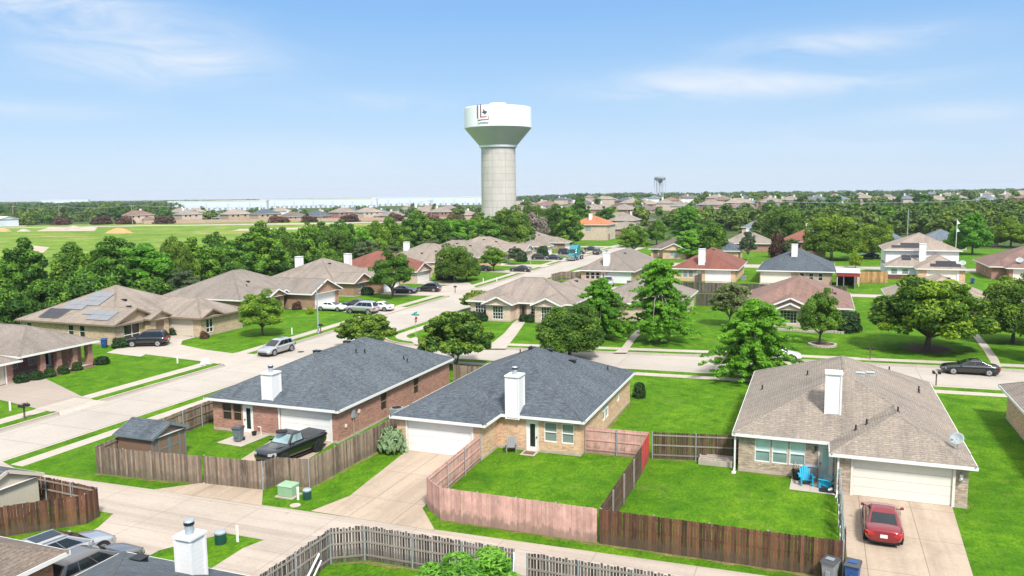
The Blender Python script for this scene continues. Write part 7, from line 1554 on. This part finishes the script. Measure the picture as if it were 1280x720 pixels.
# the last tree line, a mass no one could count
def farwood(name, u0, u1, d0, d1, n, sz, seed, h=9):
    rnd = random.Random(seed); bl = []
    for k in range(n):
        d = rnd.uniform(d0, d1); x, y = D(rnd.uniform(u0, u1), d); r = rnd.uniform(6, 11)*sz; hh = rnd.uniform(0.6,1.1)*h*sz; bl.append(((x, y, terrain(x, y)+hh*0.45), (r, r, hh*0.55), rnd.uniform(0.25,0.7)))
    me = leafmesh(name, bl, n*90, 2.2*sz, LEAF['far'], seed, shell=(0.8,1.05)); o = bpy.data.objects.new(name, me); COL.objects.link(o); o['kind'] = 'stuff'
farwood('far_wood', -60, 230, 900, 1700, 300, 1.2, 1)
farwood('far_wood', -60, 640, 1500, 2600, 420, 1.3, 2, 8)
farwood('far_wood', 640, 1340, 1350, 2300, 420, 1.25, 3, 8)
# warehouses on the horizon
def warehouse(label, u0, u1, d, h, n):
    p, q = D(u0, d), D(u1, d); z = terrain(*p); a, b_ = Vector((*p, z)), Vector((*q, z)); L = (b_-a).length; t = (b_-a)/L; nrm = Vector((-t.y, t.x, 0))
    th = thing('warehouse', label, 'warehouse', tuple(a)); m_ = MB(); m_.M = Matrix((( t.x, nrm.x, 0, a.x),(t.y, nrm.y, 0, a.y),(0,0,1,z),(0,0,0,1)))
    m_.box(0, L, 0, 10, -1, h); m_.build('wall', M['warewhite'], th); r = MB(); r.M = m_.M; r.box(-0.3, L+0.3, -0.3, 10.3, h, h+0.9); r.build('roof', M['cream'], th)
    for k in range(n): w = MB(); w.M = m_.M; s = L*(k+0.5)/n; w.box(s-L/n*0.08, s+L/n*0.08, -0.25, -0.02, h*0.2 if k % 3 else -0.5, h*(0.8 if k % 2 else 0.55)); w.build('panel', M['waregrey'], th)
    for k in range(n*2): g = MB(); g.M = m_.M; s = L*(k+0.5)/(n*2); g.box(s-1.6, s+1.6, -0.35, -0.27, -0.5, 3.6); g.build('dock_door', M['steel_dark'], th)
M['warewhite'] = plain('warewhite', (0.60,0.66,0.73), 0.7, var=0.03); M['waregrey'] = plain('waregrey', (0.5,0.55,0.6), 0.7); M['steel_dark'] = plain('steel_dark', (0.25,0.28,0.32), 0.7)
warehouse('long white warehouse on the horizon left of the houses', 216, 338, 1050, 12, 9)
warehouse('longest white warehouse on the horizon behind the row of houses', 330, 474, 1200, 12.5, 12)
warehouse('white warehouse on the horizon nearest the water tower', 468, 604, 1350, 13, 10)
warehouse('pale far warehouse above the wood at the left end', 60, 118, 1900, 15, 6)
def lowbuild():
    x, y = D(4, 520); th = thing('metal_building', 'white metal building at the left edge beyond the field', 'building', (x, y, 0)); w = MB(); 
    for s in 'SENW': wall_side(w, s, x-10, x+10, y-7, y+7, -0.5, 4.5, [])
    rf, fa = MB(), MB(); roof_on(rf, fa, w, (x-10.4,x+10.4,y-7.4,y+7.4), 4.55, 0.25, 'EWX', 0.4, False, True); w.build('wall', M['warewhite'], th); rf.build('roof', M['warewhite'], th); fa.build('fascia', [M['white'], M['soffit']], th)
lowbuild()
# utility poles and wires
def upole(label, u, d, h):
    x, y = D(u, d); z = terrain(x, y); th = thing('utility_pole', label, 'utility pole', (x, y, z)); q = MB(); q.cyl((x,y,z-0.3),(x,y,z+h),0.28,0.2,n=8); q.build('pole', M['palebark'], th)
    q = MB(); t = Vector((CFX.y, -CFX.x, 0)); c = Vector((x,y,z+h-0.8)); q.beam(c-t*1.8, c+t*1.8, 0.2, 0.2); q.build('crossarm', M['palebark'], th)
    q = MB()
    for s in (-1.6, 0.9, 1.6): q.cyl(c+t*s, c+t*s+Vector((0,0,0.5)), 0.09, n=6)
    q.build('insulator', M['galv'], th); return Vector((x, y, z+h-0.3))
pl = [upole('wooden utility pole at the left end of the line beyond the field', 24, 560, 13), upole('wooden utility pole beside the grey earth mound', 81, 545, 13), upole('pale utility pole right of the orange sand mound', 171, 520, 13), upole('wooden utility pole behind the row of houses', 404, 530, 12), upole('utility pole between red bushes near the tower', 541, 520, 14)]
pr = [upole('utility pole behind the dark trees left of the far suburb', 715, 360, 12), upole('utility pole among the trees behind the dark red house', 971, 330, 13), upole('utility pole at the far right among dark trees', 1290, 340, 14)]
def wire(label, a, b, sag=1.6):
    q = MB(); ps = [a.lerp(b, k/10)-Vector((0,0,sag*4*(k/10)*(1-k/10))) for k in range(11)]
    for p, r in zip(ps, ps[1:]): q.cyl(p, r, 0.06, n=4, cap=False)
    tag(q.build('power_line', M['galv']), label, 'power line')
for nm, pp in (('left', pl), ('right', pr)):
    for i, (a, b_) in enumerate(zip(pp, pp[1:])): wire('sagging power line, span %s on the %s' % (['one','two','three','four'][i], nm), a, b_)
M['redcloth'] = plain('redcloth', (0.33,0.03,0.03), 0.7)
# white flag pole and the small canopy
x, y = D(1192, 204); th = thing('feather_flag', 'white pole with two white flags by the bright green tree', 'flag', (x, y, 0)); q = MB(); q.cyl((x,y,0),(x,y,9.5),0.07,n=8); q.build('pole', M['white'], th); q = MB()
for z in (6.2, 8.2): q.mesh([(x+0.08,y,z),(x+0.75,y,z+0.2),(x+0.1,y,z+1.0),(x+0.08,y+0.05,z),(x+0.75,y+0.05,z+0.2),(x+0.1,y+0.05,z+1.0)],[(0,1,2),(5,4,3),(0,3,4,1),(1,4,5,2),(2,5,3,0)])
q.build('flag', M['white'], th)
x, y = D(1131, 186.0); th = thing('vent_mast', 'thin grey mast above the two-storey white house', 'mast', (x, y, 8.0)); q = MB(); q.cyl((x,y,6.5),(x,y,12.5),0.09,n=8); q.build('mast', M['galv'], th)
th = thing('canopy', 'small red-fronted shelter with pale blue roof beside the dark grey-blue roofed house', 'shelter', (5.0,156.5,0)); q = MB(); q.mesh([(3.2,154,2.35),(7.2,154,2.35),(7.2,159,2.7),(3.2,159,2.7),(3.2,154,2.47),(7.2,154,2.47),(7.2,159,2.82),(3.2,159,2.82)], [(0,3,2,1),(4,5,6,7),(0,1,5,4),(1,2,6,5),(2,3,7,6),(3,0,4,7)]); q.build('roof', M['palesheet'], th) if 'palesheet' in M else q.build('roof', M['waregrey'], th)
q = MB(); q.box(3.3,7.1,154.1,154.16,1.75,2.3); q.build('banner', M['redcloth'], th); q = MB(); [q.box(a-0.06,a+0.06,b_-0.06,b_+0.06,-0.1,2.36) for a in (3.4,7.0) for b_ in (154.25,158.7)]; q.build('post', M['cream'], th); q = MB(); q.box(3.5,6.9,158.6,158.66,0,2.4); q.build('back_panel', M['brownsiding'], th)
print('objects', len(COL.objects))

# ------------------------------------------------------------------ the air: thin summer haze
def haze():
    m = bpy.data.materials.new('haze'); m.use_nodes = True; nt = m.node_tree; nt.nodes.clear()
    v = N(nt, 'ShaderNodeVolumePrincipled', i={'Density': 0.00009, 'Anisotropy': 0.0}); v.inputs['Color'].default_value = (0.78, 0.88, 1.0, 1)
    o = N(nt, 'ShaderNodeOutputMaterial'); nt.links.new(v.outputs[0], o.inputs['Volume'])
    fx = CFX; rx = Vector((fx.y, -fx.x, 0)); q = MB(); c = [fx*-400-rx*10800, fx*-400+rx*10800, fx*6900+rx*10800, fx*6900-rx*10800]
    q.mesh([(p.x,p.y,-1.5) for p in c]+[(p.x,p.y,62) for p in c], [(0,3,2,1),(4,5,6,7),(0,1,5,4),(1,2,6,5),(2,3,7,6),(3,0,4,7)])
    ob = q.build('haze', m); ob['kind'] = 'stuff'
haze()
